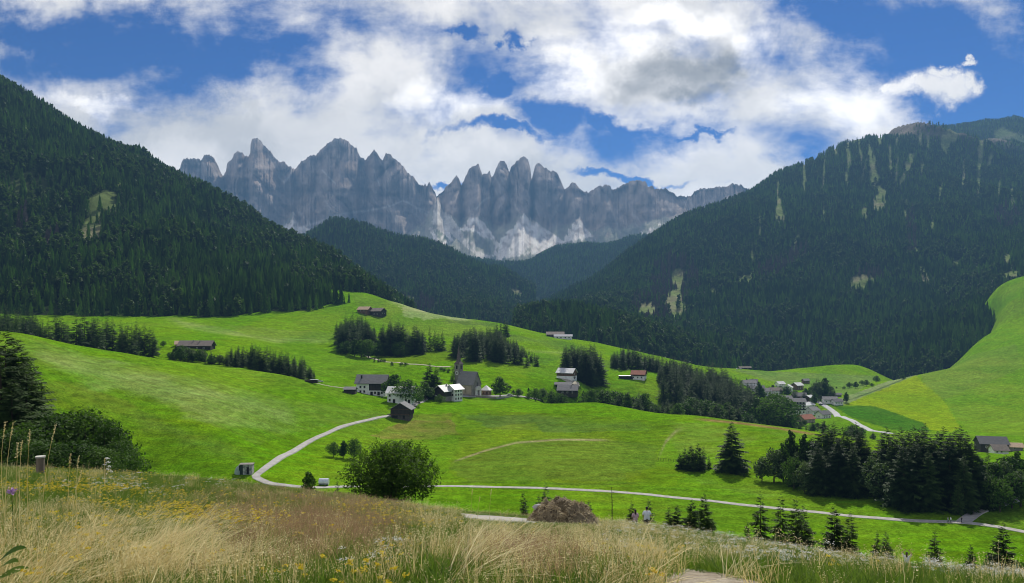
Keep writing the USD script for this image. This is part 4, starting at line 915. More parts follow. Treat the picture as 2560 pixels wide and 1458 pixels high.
# left corner
for kind, u, v, d, w, lab, grp in (('big_spruce', -20, 800, 105, 1.3, 'tall dark conifer at the left picture edge', 'tall conifers at the left edge'), ('big_spruce', 2, 860, 92, 1.9, 'tall dark conifer at the left picture edge', 'tall conifers at the left edge'), ('big_spruce', 66, 900, 94, 1.7, 'tall dark conifer at the left picture edge', 'tall conifers at the left edge'), ('big_spruce', -30, 850, 96, 1.9, 'tall dark conifer at the left picture edge', 'tall conifers at the left edge'), ('big_spruce', 36, 830, 106, 1.8, 'tall dark conifer at the left picture edge', 'tall conifers at the left edge'), ('big_spruce', 14, 812, 100, 1.7, 'tall dark conifer at the left picture edge', 'tall conifers at the left edge'), ('big_spruce', 46, 850, 102, 1.3, 'tall dark conifer at the left picture edge', 'tall conifers at the left edge'), ('larch', 80, 894, 98, 1.2, 'lighter larch right of the tall dark conifers at the left edge', None),
                                   ('big_spruce', 30, 940, 88, 1.6, 'tall dark conifer at the left picture edge', 'tall conifers at the left edge'), ('near_leafy', 110, 1010, 92, 1.1, 'dark leafy tree in the shaded clump at the lower left', 'dark leafy trees of the lower left clump'), ('near_leafy', 60, 1040, 84, 1.3, 'dark leafy tree in the shaded clump at the lower left', 'dark leafy trees of the lower left clump'), ('near_leafy', 10, 1060, 80, 1.3, 'dark leafy tree in the shaded clump at the lower left', 'dark leafy trees of the lower left clump'),
                                   ('near_leafy', 150, 1022, 90, 1.05, 'dark leafy tree in the shaded clump at the lower left', 'dark leafy trees of the lower left clump'), ('near_leafy', 192, 1004, 92, 0.95, 'dark leafy tree in the shaded clump at the lower left', 'dark leafy trees of the lower left clump'), ('near_leafy', 218, 1010, 88, 0.95, 'dark leafy tree in the shaded clump at the lower left', 'dark leafy trees of the lower left clump'), ('near_leafy', 246, 1030, 90, 0.9, 'dark leafy tree in the shaded clump at the lower left', 'dark leafy trees of the lower left clump'), ('near_leafy', 268, 1030, 86, 0.95, 'dark leafy tree in the shaded clump at the lower left', 'dark leafy trees of the lower left clump'), ('near_leafy', 292, 1092, 84, 1.0, 'dark leafy tree in the shaded clump at the lower left', 'dark leafy trees of the lower left clump'), ('near_leafy', 100, 1090, 78, 1.4, 'dark leafy tree in the shaded clump at the lower left', 'dark leafy trees of the lower left clump'), ('near_leafy', 190, 1090, 80, 1.4, 'dark leafy tree in the shaded clump at the lower left', 'dark leafy trees of the lower left clump'),
                                   ('near_leafy', 250, 1110, 79, 1.4, 'dark leafy tree in the shaded clump at the lower left', 'dark leafy trees of the lower left clump')):
    plant(kind, u, d, v, lab, grp, w)
# village centre
plant('big_spruce', 1073, 512, 905, 'big spruce between the farmhouses left of the church tower', wide=1.7, k=0)
plant('big_spruce', 1091, 516, 913, 'second spruce close beside the big one left of the church tower', wide=1.5, k=1)
plant(B, 1063, 500, 951, 'round leafy tree at the foot of the big spruces left of the church', k=0, wide=1.3)
plant(B, 1021, 464, 944, 'wide leafy tree in front of the white house', k=1, wide=1.55)
plant(B, 985, 492, 931, 'leafy tree at the right gable of the long farmhouse', k=0, wide=1.35)
plant(B, 1250, 540, 938, 'drooping leafy tree right of the church', k=0, wide=1.1)
plant(S, 1133, 556, 905, 'slim spruce touching the left side of the church tower', wide=0.9)
plant(BU, 955, 480, 994, 'bush left of the white house')
plant(BU, 1050, 474, 985, 'bush right of the white house beside the lane')
plant(BU, 1098, 492, 985, 'bush in front of the dark barn house beside the lane')
plant(B, 900, 1150, 734, 'round tree alone high on the upper meadow', k=1, wide=1.3)
plant(B, 408, 562, 851, 'small round tree beside the farm track on the left', k=1, wide=1.05)
for u, v in ((945, 722), (955, 726), (962, 724), (993, 738), (1020, 742), (1030, 745)):
    plant(B, u, 1240, v, 'tree on the skyline edge of the upper meadow', 'trees on the upper meadow edge')
for u, v, k in ((936, 884, S), (946, 888, S), (953, 892, BU), (960, 894, BU), (980, 898, BU), (1003, 905, BU), (1015, 906, BU), (1102, 912, BU), (1112, 912, BU), (1122, 905, BU)):
    plant(k, u, 640 if u < 970 else 600, v, {S: 'small conifer beside the bend of the gravel track', BU: 'small bush along the gravel track round the bowl field'}[k], {S: 'small conifers at the track bend', BU: 'bushes along the gravel track'}[k], h=None if k == S else 3.2)

# the big bush in front: built on its own, at full detail
x0, y0 = (980 - CU) / F * 57, 57
zb_ = float(zfore(x0, y0))
bush = thing('broadleaf_bush', (x0, y0, zb_), label='big dark round bush standing alone on the brow in front of the road', cat='bush')
tr_, cr_ = leafy(77, 11500, 0.018, 40, 1.12, base=0.0, flat=0.95, lobe=0.72)
rb_ = np.random.default_rng(78)
sh_v, sh_f, n_s = [cr_[0]], [cr_[1]], len(cr_[0])
for i in range(70):                                   # leafy shoots past the outline
    a_, e_ = rb_.uniform(0, 2 * np.pi), rb_.uniform(0.05, 1.2)
    d_ = np.array([math.cos(a_) * math.cos(e_), math.sin(a_) * math.cos(e_), math.sin(e_)])
    o_ = np.array([0, 0, .42]) + d_ * np.array([.46, .46, .40])
    for k in range(46):
        t_ = rb_.random()
        c_ = o_ + (d_ * .6 + np.array([0, 0, .5])) * t_ * rb_.uniform(.12, .2) + rb_.normal(size=3) * .018
        x1, x2 = rb_.normal(size=3), rb_.normal(size=3)
        x1, x2 = x1 / np.linalg.norm(x1) * .016, x2 / np.linalg.norm(x2) * .010
        sh_v.append(np.array([c_ - x1, c_ - x2, c_ + x1, c_ + x2])), sh_f.append(np.array([[0, 1, 2], [0, 2, 3]]) + n_s)
        n_s += 4
cr_ = (np.vstack(sh_v), np.vstack(sh_f))
bh = ((CV - 1096) / F * 57 - zb_)
sc = np.array([bh * 1.16, bh * 1.1, bh])
obj('trunk', trimesh.Trimesh(tr_.vertices * sc, tr_.faces, process=False), M_BARK, bush)
obj('crown', (cr_[0] * sc, cr_[1]), leaf_mat('bush_leaves', (0.040, 0.084, 0.014), (0.105, 0.170, 0.032), 0.5, nscale=1.1), bush)

number_groups()

# ------------------------------------------------------------------ the forests on the hills, past counting: stuff
UB, DB = np.linspace(-700, 3300, 401), np.geomspace(125, 5600, 260)
_Ug, _Dg = np.meshgrid(UB, DB)
_el = np.full(_Ug.shape, -9.0)
for zfun, (ua, ub), (da, db) in ((zval, (-900, 3400), (118, 1800)), (zl, (-700, 1020), (640, 2400)), (zr, (1285, 3300), (1050, 4900)), (zm, (560, 1341), (1750, 3700)), (zf, (1060, 1901), (3050, 5200))):
    inside = (_Ug >= ua) & (_Ug <= ub) & (_Dg >= da) & (_Dg <= db)
    zz = np.full(_Ug.shape, -1e4)
    zz[inside] = zfun(_Ug[inside], _Dg[inside])
    _el = np.maximum(_el, zz / _Dg)
RUN = np.maximum.accumulate(_el, axis=0)


def hidden_below(u, d):
    i = np.clip(np.searchsorted(DB, d * 0.97) - 1, 0, len(DB) - 1)
    j = np.clip(((u + 700) / 10).astype(int), 0, len(UB) - 1)
    return RUN[i, j]


def forest(name, hillname, spacing, hts, label, margin=12, upper=None, dead=()):
    zfun, us, ds, clear, bare, top = HILLS[hillname]
    pts = []
    edges = np.geomspace(ds[0], ds[-1], 9)
    for a, b in zip(edges[:-1], edges[1:]):
        s = spacing(0.5 * (a + b))
        xa, xb = (max(us[0], -160) - CU) / F * b, (min(us[-1], 2720) - CU) / F * b
        gx, gy = np.meshgrid(np.arange(min(xa, xa * a / b), max(xb, xb * a / b), s), np.arange(a, b, s))
        gx = gx + rng.uniform(-.5, .5, gx.shape) * s
        gy = gy + rng.uniform(-.5, .5, gy.shape) * s
        pts.append(np.stack([gx.ravel(), gy.ravel()], 1))
    p = np.vstack(pts)
    u, d = CU + F * p[:, 0] / p[:, 1], p[:, 1]
    ok = (u > max(us[0], -160)) & (u < min(us[-1], 2720)) & (d > ds[0]) & (d < ds[-1])
    p, u, d = p[ok], u[ok], d[ok]
    z = zfun(u, d)
    v = CV - F * z / d
    h = rng.uniform(hts[0], hts[1], len(d)) * (0.8 + 0.4 * meshkit.noise(np.stack([p[:, 0] / 90, p[:, 1] / 90, 0 * d], -1), 17))
    ok = (z + h) / d > hidden_below(u, d) - margin / F
    low = d < 1820
    zv = np.full(len(d), -1e4)
    zv[low] = zval(u[low], d[low])
    ok &= z > zv - 1.0
    wc = blobs(u, v, clear, 5)
    wb = blobs(u, v, bare, 6)
    ok &= rng.random(len(d)) > wc * 0.97
    ok &= rng.random(len(d)) > wb * 0.55
    if top:
        n = meshkit.fbm(np.stack([p[:, 0] / 60, p[:, 1] / 60, z / 60], -1), 4, 15)
        t = sstep(top[0], top[1], z + (n - 0.5) * 260)
        ok &= rng.random(len(d)) > t * 0.93
        h *= 1 - 0.5 * t
    p, u, d, z, h = p[ok], u[ok], d[ok], z[ok], h[ok]
    pi = UsdGeom.PointInstancer.Define(stage, fresh('/World', name))
    tag(pi, label, 'forest', kind='stuff')
    protos = []
    for i in range(5):
        q = UsdGeom.Xform.Define(stage, f'{pi.GetPath()}/tree_kind_{"abcde"[i]}')
        t_, c_ = spruce(200 + i, False, (0.18, 0.155, 0.20, 0.22, 0.18)[i], levels=(9, 8, 10, 8, 9)[i])
        if i == 3:                                        # larches and leafy trees: rounder, lighter
            t_, c_ = leafy(260, 150, 0.085, 7, 0.5, base=0.0, shape='oval')
        c_ = (np.vstack([c_[0], np.array(t_.vertices) * np.array([1, 1, 1.0]) - np.array([0, 0, 0.12])]), np.vstack([c_[1], np.array(t_.faces) + len(c_[0])]))
        usdkit.mesh(stage, f'{q.GetPath()}/crown', c_, M_DEAD if i == 4 else (M_FOREST if i != 3 else M_LARCH))
        protos.append(q.GetPath())
    pi.CreatePrototypesRel().SetTargets(protos)
    n = len(d)
    idx = rng.choice([0, 1, 2], n, p=[0.36, 0.34, 0.30])
    lp_ = sstep(.42, .68, meshkit.fbm(np.stack([p[:, 0] / 130, p[:, 1] / 130, 0 * d], -1), 3, 19))
    idx = np.where(rng.random(n) < .05 + .55 * lp_, 3, idx)
    vv = CV - F * z / d
    if len(dead):
        wd = blobs(u, vv, dead, 8)
        idx = np.where(rng.random(n) < wd * 0.7, 4, idx)
    ang = rng.uniform(0, 2 * np.pi, n)
    w = h * rng.uniform(0.85, 1.35, n)
    pi.CreatePositionsAttr(Vt.Vec3fArray.FromNumpy(np.stack([p[:, 0], p[:, 1], z - 0.4], 1).astype(np.float32)))
    pi.CreateScalesAttr(Vt.Vec3fArray.FromNumpy(np.stack([w, w, h], 1).astype(np.float32)))
    quat = np.zeros((n, 4), np.float16)
    quat[:, 0], quat[:, 3] = np.cos(ang / 2), np.sin(ang / 2)      # w x y z
    pi.CreateOrientationsAttr(Vt.QuathArray([Gf.Quath(float(a), 0.0, 0.0, float(b)) for a, b in zip(quat[:, 0], quat[:, 3])]))
    pi.CreateProtoIndicesAttr(Vt.IntArray.FromNumpy(idx.astype(np.int32)))
    return n


def fill_groves():
    """The rest of the spruces inside the groves, past the three hundred that stand as trees of their own."""
    pi = UsdGeom.PointInstancer.Define(stage, fresh('/World', 'grove_spruces'))
    tag(pi, 'more dark spruces standing inside the groves between the meadows', 'trees', kind='stuff')
    protos = []
    for i in range(3):
        q = UsdGeom.Xform.Define(stage, f'{pi.GetPath()}/tree_kind_{"abc"[i]}')
        t_, c_ = spruce(300 + i, True, (0.20, 0.18, 0.22)[i], levels=26, twigs=4)
        c_ = (np.vstack([c_[0], np.array(t_.vertices)]), np.vstack([c_[1], np.array(t_.faces) + len(c_[0])]))
        usdkit.mesh(stage, f'{q.GetPath()}/crown', c_, M_SPRUCE)
        protos.append(q.GetPath())
    pi.CreatePrototypesRel().SetTargets(protos)
    pos, sc_, idx = [], [], []
    extra = [(np.array([(838, 830), (850, 790), (870, 770), (900, 765), (925, 790), (940, 815)], float), 690, 860, 60, 0.3), (np.array([(1528, 880), (1560, 866), (1600, 874), (1660, 890), (1700, 900), (1760, 915), (1800, 925)], float), 760, 880, 70, 0.35), (np.array([(-60, 745), (-10, 742), (40, 750), (92, 770)], float), 560, 700, 30, 0.3), (np.array([(1650, 905), (1700, 888), (1745, 902), (1790, 895), (1830, 920), (1880, 958)], float), 640, 720, 70, 0.4), (np.array([(1136, 835), (1180, 815), (1240, 812), (1300, 850)], float), 700, 850, 60, 0.3)]
    for pr, d0, d1, n, drop in FILL + extra:
        for t in rng.uniform(0, 1, n):
            u = rng.uniform(pr[0, 0], pr[-1, 0])
            d = d0 + (d1 - d0) * t
            x = (u - CU) / F * d
            z = ground_z(x, d)
            h = float(np.clip(((CV - np.interp(u, pr[:, 0], pr[:, 1])) / F * d - z) * rng.uniform(0.55, 0.97), 5, 30))
            w = h * rng.uniform(1.0, 1.35)
            pos.append((x, d, z - .3)), sc_.append((w, w, h)), idx.append(int(rng.integers(3)))
    pi.CreatePositionsAttr(Vt.Vec3fArray.FromNumpy(np.array(pos, np.float32)))
    pi.CreateScalesAttr(Vt.Vec3fArray.FromNumpy(np.array(sc_, np.float32)))
    pi.CreateProtoIndicesAttr(Vt.IntArray.FromNumpy(np.array(idx, np.int32)))


fill_groves()
counts = {}
counts['l'] = forest('hill_forest', 'wooded_hill', lambda d: 8.2, (11, 30), 'dense dark spruce forest covering the left hill', dead=[(130, 620, 22, 16, 0), (60, 560, 20, 20, 0)])
counts['r'] = forest('mountain_forest', 'forested_mountain', lambda d: float(np.interp(d, [1100, 1800, 3500], [8.4, 9.6, 11.5])), (11, 29), 'dense dark spruce forest covering the mountain on the right', dead=[(1690, 700, 60, 60, 30), (1960, 660, 80, 22, -30), (2280, 590, 14, 60, 0), (1640, 770, 60, 40, 0), (2520, 540, 30, 30, 0), (2170, 690, 40, 20, 0)])
counts['m'] = forest('middle_forest', 'middle_hill', lambda d: 11.5, (12, 28), 'forest covering the rounded hill in the middle distance', dead=[(1040, 770, 60, 20, 0)])
counts['f'] = forest('far_forest', 'far_hill', lambda d: 15.0, (16, 24), 'forest covering the far blue ridge')
counts['b'] = forest('back_forest', 'back_ridge', lambda d: 17.0, (16, 24), 'forest on the ridge behind the right mountain')
print('forest', counts, 'trees', len(TREES))

# ------------------------------------------------------------------ finding where things stand
_DH = np.geomspace(125, 1750, 900)


def hit(u, v, near=0.0):
    """The point of the valley sheet that is seen at (u, v): nearest one further than near."""
    z = zval(np.full(_DH.shape, float(u)), _DH)
    e = CV - F * z / _DH
    i = np.where((e <= v) & (_DH > near))[0]
    d = _DH[i[0]] if len(i) else _DH[np.argmin(np.where(_DH > near, e, 1e9))]
    return np.array([(u - CU) / F * d, d, float(zval(u, d))])


def smooth_line(p, step):
    p = np.array(p, float)
    s = np.concatenate([[0], np.cumsum(np.linalg.norm(np.diff(p[:, :2], axis=0), axis=1))])
    t = np.linspace(0, s[-1], max(4, int(s[-1] / step)))
    return np.stack([PchipInterpolator(s, p[:, k])(t) for k in range(2)], 1)


def strip(name, line, width, mat, label, lift=0.10, step=2.2, taper=None):
    """A road or track laid on the land along (u, v) or (u, v, near) points."""
    c = smooth_line([hit(*q)[:2] for q in line], step)
    t = np.gradient(c, axis=0)
    t /= np.linalg.norm(t, axis=1, keepdims=True)
    nrm = np.stack([-t[:, 1], t[:, 0]], 1)
    wob = (meshkit.noise(np.stack([c[:, 0] / 6, c[:, 1] / 6, 0 * c[:, 0]], -1), 33) - 0.5) * 0.35
    offs = np.array([-0.56, -0.5, -0.17, 0.17, 0.5, 0.56])
    w = width * (1 + wob * 0.25)
    P = c[:, None] + nrm[:, None] * (offs[None] * w[:, None])[..., None]
    d = np.maximum(P[..., 1], 100)
    z = zval(CU + F * P[..., 0] / d, d)
    z = z.max(1, keepdims=True) * 0.35 + z * 0.65 + lift + np.array([-0.45, 0, 0.03, 0.03, 0, -0.45])[None]
    V = np.concatenate([P, z[..., None]], -1).reshape(-1, 3)
    return obj(name, (V, grid_faces(len(c), 6)[:, ::-1]), mat, smooth=40, label=label, kind='structure')


M_LANE = simple('pale_lane', (0.40, 0.385, 0.36), 0.9, scale=0.5, dark=(0.30, 0.285, 0.26), spec=0.1)
M_GRAVEL = simple('gravel', (0.44, 0.41, 0.33), 0.95, scale=0.6, dark=(0.30, 0.27, 0.19), spec=0.1)
M_PAVE = simple('paving', (0.36, 0.35, 0.34), 0.9, scale=0.4, dark=(0.27, 0.26, 0.25), spec=0.1)

strip('lane', [(978, 1040), (940, 1046), (900, 1055), (830, 1079), (760, 1112), (700, 1146), (658, 1176), (640, 1190), (655, 1203), (690, 1213), (760, 1219), (900, 1217), (1110, 1216), (1300, 1220), (1500, 1228), (1750, 1251), (2000, 1278), (2300, 1304), (2420, 1309), (2500, 1320), (2580, 1335), (2680, 1352)], 2.8, M_LANE, 'pale lane winding through the valley meadow below the big field')
strip('side_lane', [(2405, 1308), (2422, 1296), (2445, 1281), (2480, 1268), (2530, 1253), (2600, 1240)], 3.6, M_LANE, 'short pale side lane climbing into the trees on the right', 0.14)
strip('village_lane', [(1030, 1016), (1046, 1006), (1062, 998), (1074, 988), (1084, 978)], 4.5, M_LANE, 'pale lane between the white house and the dark barn house')
strip('farm_track', [(790, 958), (815, 964), (845, 969), (880, 974)], 3.4, M_GRAVEL, 'gravel track left of the long farmhouse')
strip('gravel_track', [(990, 861, 560), (960, 864, 560), (930, 870, 560), (914, 879, 560), (916, 889, 560), (940, 899, 500), (975, 906, 500), (1030, 911, 500), (1080, 916, 500), (1125, 918, 500)], 3.4, M_GRAVEL, 'curving gravel track round the bowl shaped field')
strip('village_road', [(2022, 992, 700), (2040, 1002, 700), (2070, 1020, 620), (2105, 1042, 600), (2150, 1064, 560), (2190, 1079, 540), (2230, 1086, 540)], 6.0, simple('village_tarmac', (0.42, 0.42, 0.42), 0.9, var=0.2, scale=0.3), 'broad pale road running down through the village', 0.25)
strip('farm_yard', [(1404, 944), (1420, 950), (1436, 957), (1448, 962)], 9.0, M_GRAVEL, 'pale farm yard below the sunlit barn', 0.3)
strip('church_path', [(1150, 991), (1200, 992), (1260, 990), (1300, 992), (1345, 1000)], 5.0, M_PAVE, 'pale paved terrace in front of the church', 0.25)

# ------------------------------------------------------------------ houses
M_PLASTER = simple('white_plaster', (0.74, 0.74, 0.72), 0.9, scale=0.5, dark=(0.60, 0.60, 0.57))
M_BEIGE = simple('beige_stone', (0.42, 0.35, 0.26), 0.9, scale=0.5, dark=(0.32, 0.27, 0.21), bump=0.3)
M_STONE = simple('grey_stone', (0.25, 0.225, 0.20), 0.9, scale=0.6, dark=(0.17, 0.155, 0.14), bump=0.3)
M_TIMBER = simple('dark_timber', (0.040, 0.034, 0.029), 0.85, scale=1.5, dark=(0.022, 0.020, 0.018), stretch=(1, 1, 0.15), bump=0.4)
M_BROWNWOOD = simple('brown_timber', (0.145, 0.085, 0.05), 0.8, scale=1.5, dark=(0.08, 0.05, 0.032), stretch=(1, 1, 0.2))
M_GREYROOF = simple('grey_shingle', (0.20, 0.195, 0.195), 0.85, scale=1.2, dark=(0.145, 0.14, 0.14), stretch=(0.4, 1.5, 1.5), bump=0.5)
M_DARKROOF = simple('dark_slate', (0.115, 0.115, 0.122), 0.8, scale=1.0, dark=(0.085, 0.085, 0.09), bump=0.4)
M_PALEROOF = simple('pale_metal_roof', (0.62, 0.62, 0.62), 0.5, scale=0.7, dark=(0.50, 0.49, 0.47), spec=0.5)
M_BROWNROOF = simple('brown_roof', (0.22, 0.18, 0.15), 0.85, scale=1.0, dark=(0.15, 0.125, 0.11), bump=0.4)
M_REDROOF = simple('red_tile_roof', (0.32, 0.115, 0.07), 0.85, scale=1.0, dark=(0.22, 0.09, 0.06), bump=0.4)
M_TANROOF = simple('tan_roof', (0.50, 0.36, 0.24), 0.85, scale=1.0, dark=(0.38, 0.27, 0.18))
M_SPIRE = simple('spire_shingle', (0.115, 0.085, 0.08), 0.85, scale=1.2, dark=(0.08, 0.062, 0.06), bump=0.4)
M_PANE = simple('window_pane', (0.02, 0.024, 0.03), 0.12, spec=0.5)
M_FRAME = simple('window_frame', (0.55, 0.52, 0.47), 0.7)
M_WFRAME = simple('wood_frame', (0.11, 0.06, 0.035), 0.7)
M_DARK = simple('dark_opening', (0.012, 0.012, 0.012), 0.9)
M_CHIM = simple('chimney_plaster', (0.30, 0.28, 0.26), 0.9)


def bx(x0, x1, y0, y1, z0, z1):
    m = trimesh.creation.box([abs(x1 - x0), abs(y1 - y0), abs(z1 - z0)])
    m.apply_translation([(x0 + x1) / 2, (y0 + y1) / 2, (z0 + z1) / 2])
    return m


def cat(*ms):
    return trimesh.util.concatenate([x for m in ms for x in (m if isinstance(m, list) else [m])])


def gable_walls(L, W, H, rise, z0=-2.5):
    """Walls under a saddle roof, ridge along x."""
    prof = shapely.Polygon([(-W / 2, z0), (W / 2, z0), (W / 2, H), (0, H + rise), (-W / 2, H)])
    m = trimesh.creation.extrude_polygon(prof, L, engine='earcut')
    m.apply_transform(np.array([[0, 0, 1, -L / 2], [1, 0, 0, 0], [0, 1, 0, 0], [0, 0, 0, 1.0]]))
    return m


def saddle(L, W, H, rise, ov=0.9, th=0.28, gap=0.02, half=0):
    """Roof slabs that overhang walls and gables (half: -1 or 1 keeps the slab on that side only)."""
    s = rise / (W / 2)
    e = W / 2 + ov
    parts = []
    for sg in (-1, 1):
        if half and sg != half:
            continue
        pr = shapely.Polygon([(0, H + rise + gap), (sg * e, H - s * ov + gap), (sg * e, H - s * ov + gap + th), (0, H + rise + gap + th)])
        m = trimesh.creation.extrude_polygon(pr, L + 2 * ov, engine='earcut')
        m.apply_transform(np.array([[0, 0, 1, -L / 2 - ov], [1, 0, 0, 0], [0, 1, 0, 0], [0, 0, 0, 1.0]]))
        parts.append(m)
    return cat(parts)


def window(parent, side, L, W, c, z, w=1.0, h=1.25, frame=None, name='window'):
    """A window on one side of a house ('f' front, 'b' back, 'l', 'r' gables): frame with its pane set 3 cm back."""
    fr = cat(bx(-w / 2 - .12, w / 2 + .12, -.10, 0.05, -h / 2 - .12, -h / 2), bx(-w / 2 - .12, w / 2 + .12, -.10, 0.05, h / 2, h / 2 + .12), bx(-w / 2 - .12, -w / 2, -.10, 0.05, -h / 2, h / 2), bx(w / 2, w / 2 + .12, -.10, .05, -h / 2, h / 2), bx(-.03, .03, -.09, .05, -h / 2, h / 2))
    pn = bx(-w / 2, w / 2, -.05, 0.04, -h / 2, h / 2)
    T = np.eye(4)
    if side == 'f':
        T[:3, 3] = (c, -W / 2, z)
    elif side == 'b':
        T = trimesh.transformations.rotation_matrix(math.pi, [0, 0, 1]); T[:3, 3] = (c, W / 2, z)
    elif side == 'r':
        T = trimesh.transformations.rotation_matrix(math.pi / 2, [0, 0, 1]); T[:3, 3] = (L / 2, c, z)
    else:
        T = trimesh.transformations.rotation_matrix(-math.pi / 2, [0, 0, 1]); T[:3, 3] = (-L / 2, c, z)
    fr.apply_transform(T), pn.apply_transform(T)
    o = obj(name, fr, frame or M_FRAME, parent)
    obj('pane', pn, M_PANE if name == 'window' else M_DARK, o)
    return o


def house(name, label, u, v, yaw, L, W, H, rise, wall, roof, near=0, ov=0.9, cat_='house', windows=(), doors=(), split=None, chimneys=(), balcony=None, group=None, loc=None, frame=None):
    """split: (height, material) of an upper storey set 4 cm proud of the lower wall."""
    p = hit(u, v, near) if loc is None else loc
    t = thing(name, p, yaw, label=label, cat=cat_, group=group)
    if split:
        h1, m2 = split
        obj('wall', bx(-L / 2, L / 2, -W / 2, W / 2, -3, h1), wall, t)
        obj('upper_wall', gable_walls(L + .08, W + .08, H, rise, h1 + 0.003), m2, t)
    else:
        obj('wall', gable_walls(L, W, H, rise), wall, t)
    r = obj('roof', saddle(L, W, H, rise, ov), roof, t)
    for cx, cy, ch in chimneys:
        z = H + rise * (1 - abs(cy) / (W / 2))
        obj('chimney', cat(bx(cx - .4, cx + .4, cy - .4, cy + .4, z - .5, z + ch), bx(cx - .5, cx + .5, cy - .5, cy + .5, z + ch, z + ch + .15)), M_CHIM, r)
    for side, c, z, *wh in windows:
        window(t, side, L + (.08 if split and z > split[0] else 0), W + (.08 if split and z > split[0] else 0), c, z, *(wh or ()), frame=frame)
    for side, c, w, h in doors:
        window(t, side, L, W, c, h / 2, w, h, M_WFRAME, 'door')
    if balcony:
        side, z, c0, c1 = balcony
        y = -W / 2
        b = cat(bx(c0, c1, y - 1.3, y - .05, z - .1, z), bx(c0, c1, y - 1.3, y - 1.22, z, z + 1.0), *[bx(c0 + .1 + k, c0 + .22 + k, y - 1.28, y - 1.16, z, H - .1) for k in np.linspace(0, c1 - c0 - .3, 4)])
        obj('balcony', b, M_BROWNWOOD, t)
    return t


# the long farmhouse
p = hit(932, 986)
fh = thing('farmhouse', p, -4, label='long farmhouse with a wide grey roof, white plaster left and dark timber right', cat='farmhouse')
obj('wall', gable_walls(19.5, 11, 8.6, 4.6), M_TIMBER, fh)
obj('plaster_wall', bx(-9.8, -1.2, -5.62, 2.0, -2.5, 7.4), M_PLASTER, fh)
obj('ground_floor_wall', bx(-1.195, 9.8, -5.58, 2.0, -2.5, 3.0), M_PLASTER, fh)
rf = obj('roof', saddle(19.5, 11, 8.6, 4.6, 1.3), M_GREYROOF, fh)
obj('chimney', cat(bx(-7.4, -6.5, -3.2, -2.4, 10, 12.9), bx(-7.5, -6.4, -3.3, -2.3, 12.9, 13.1)), M_DARK, rf)
for x, z in ((-7.0, 5.4), (-4.2, 5.4), (-7.0, 2.4), (-4.4, 2.4), (3.0, 1.6), (7.6, 1.6)):
    window(fh, 'f', 19.6, 11.24, x, z, 1.0, 1.3, M_WFRAME)
window(fh, 'f', 19.6, 11.16, 0.6, 1.1, 1.5, 2.2, M_WFRAME, 'door')
window(fh, 'f', 19.6, 11.16, 5.4, 1.1, 1.5, 2.2, M_WFRAME, 'door')
house('barn_ramp_shed', 'low dark shed against the left gable of the long farmhouse', 876, 983, 0, 7, 6, 2.4, 1.3, M_TIMBER, M_GREYROOF, cat_='shed', ov=0.6)
# white house behind the leafy tree
house('white_house', 'white plastered house with pale roof half hidden by a wide leafy tree', 1004, 1006, -8, 15.5, 10, 6.6, 3.2, M_PLASTER, M_PALEROOF, ov=1.2, windows=[('f', -6.2, 4.6), ('f', -6.2, 1.7), ('f', 1.0, 4.6), ('f', 4.2, 4.8), ('f', 6.3, 4.8), ('f', 4.2, 1.8), ('l', -2, 3)], doors=[('f', 6.3, 1.2, 2.2), ('f', -3.4, 1.3, 2.3)], chimneys=[(2, 1.0, 1.2)], frame=M_WFRAME)
# the dark barn by the lane
p = hit(1006, 1046)
barn = thing('barn', p, 84, label='dark weathered timber barn standing alone beside the pale lane', cat='barn')
obj('wall', gable_walls(9.5, 11.6, 5.6, 3.4, 2.2), M_TIMBER, barn)
obj('stone_base', bx(-4.6, 4.6, -5.2, 5.6, -3.0, 2.197), simple('dark_rubble', (0.09, 0.08, 0.07), 0.9, scale=1.2, dark=(0.05, 0.045, 0.04), bump=0.5), barn)
obj('roof', saddle(9.5, 11.6, 5.6, 3.4, 0.9, 0.3), M_GREYROOF, barn)
for k, (c0, c1, z0, z1) in enumerate(((-5.0, -1.6, 0.1, 1.9), (1.4, 2.6, 0.1, 1.9))):
    obj('opening', bx(-4.75, -4.5, -c1, -c0, z0, z1), M_DARK, barn)
for z in (2.3, 5.5):
    obj('beam', bx(-4.95, -4.76, -5.75, 5.75, z, z + .22), M_BROWNWOOD, barn)
obj('ramp', bx(-1.0, 2.4, 5.81, 9.0, -1.5, 2.0), M_TIMBER, barn)
# dark barn house and white house by the church
house('barn_house', 'dark timber barn house with a pale roof beside the lane', 1107, 1001, 58, 9.5, 9.5, 6.6, 3.6, M_STONE, M_PALEROOF, cat_='house', split=(2.7, M_TIMBER), doors=[('l', 1.4, 1.2, 2.0), ('l', -1.6, 1.0, 1.9)], chimneys=[(3, -1.0, 1.4)])
house('tall_white_house', 'narrow tall white house with a pale roof and brown windows, next to the church', 1136, 1002, 52, 8.0, 7.6, 8.6, 2.6, M_PLASTER, M_PALEROOF, ov=1.3, windows=[('f', x, z) for x in (-2.6, 0, 2.6) for z in (1.7, 4.4, 7.0)] + [('l', y, z) for y in (-2, 1.2) for z in (4.4, 7.0)], frame=M_WFRAME)
house('lean_to_shed', 'small lean-to with a pale roof in front of the dark barn house', 1098, 1000, 30, 5.5, 3.6, 2.3, 0.9, M_BROWNWOOD, M_PALEROOF, cat_='shed', ov=0.5)

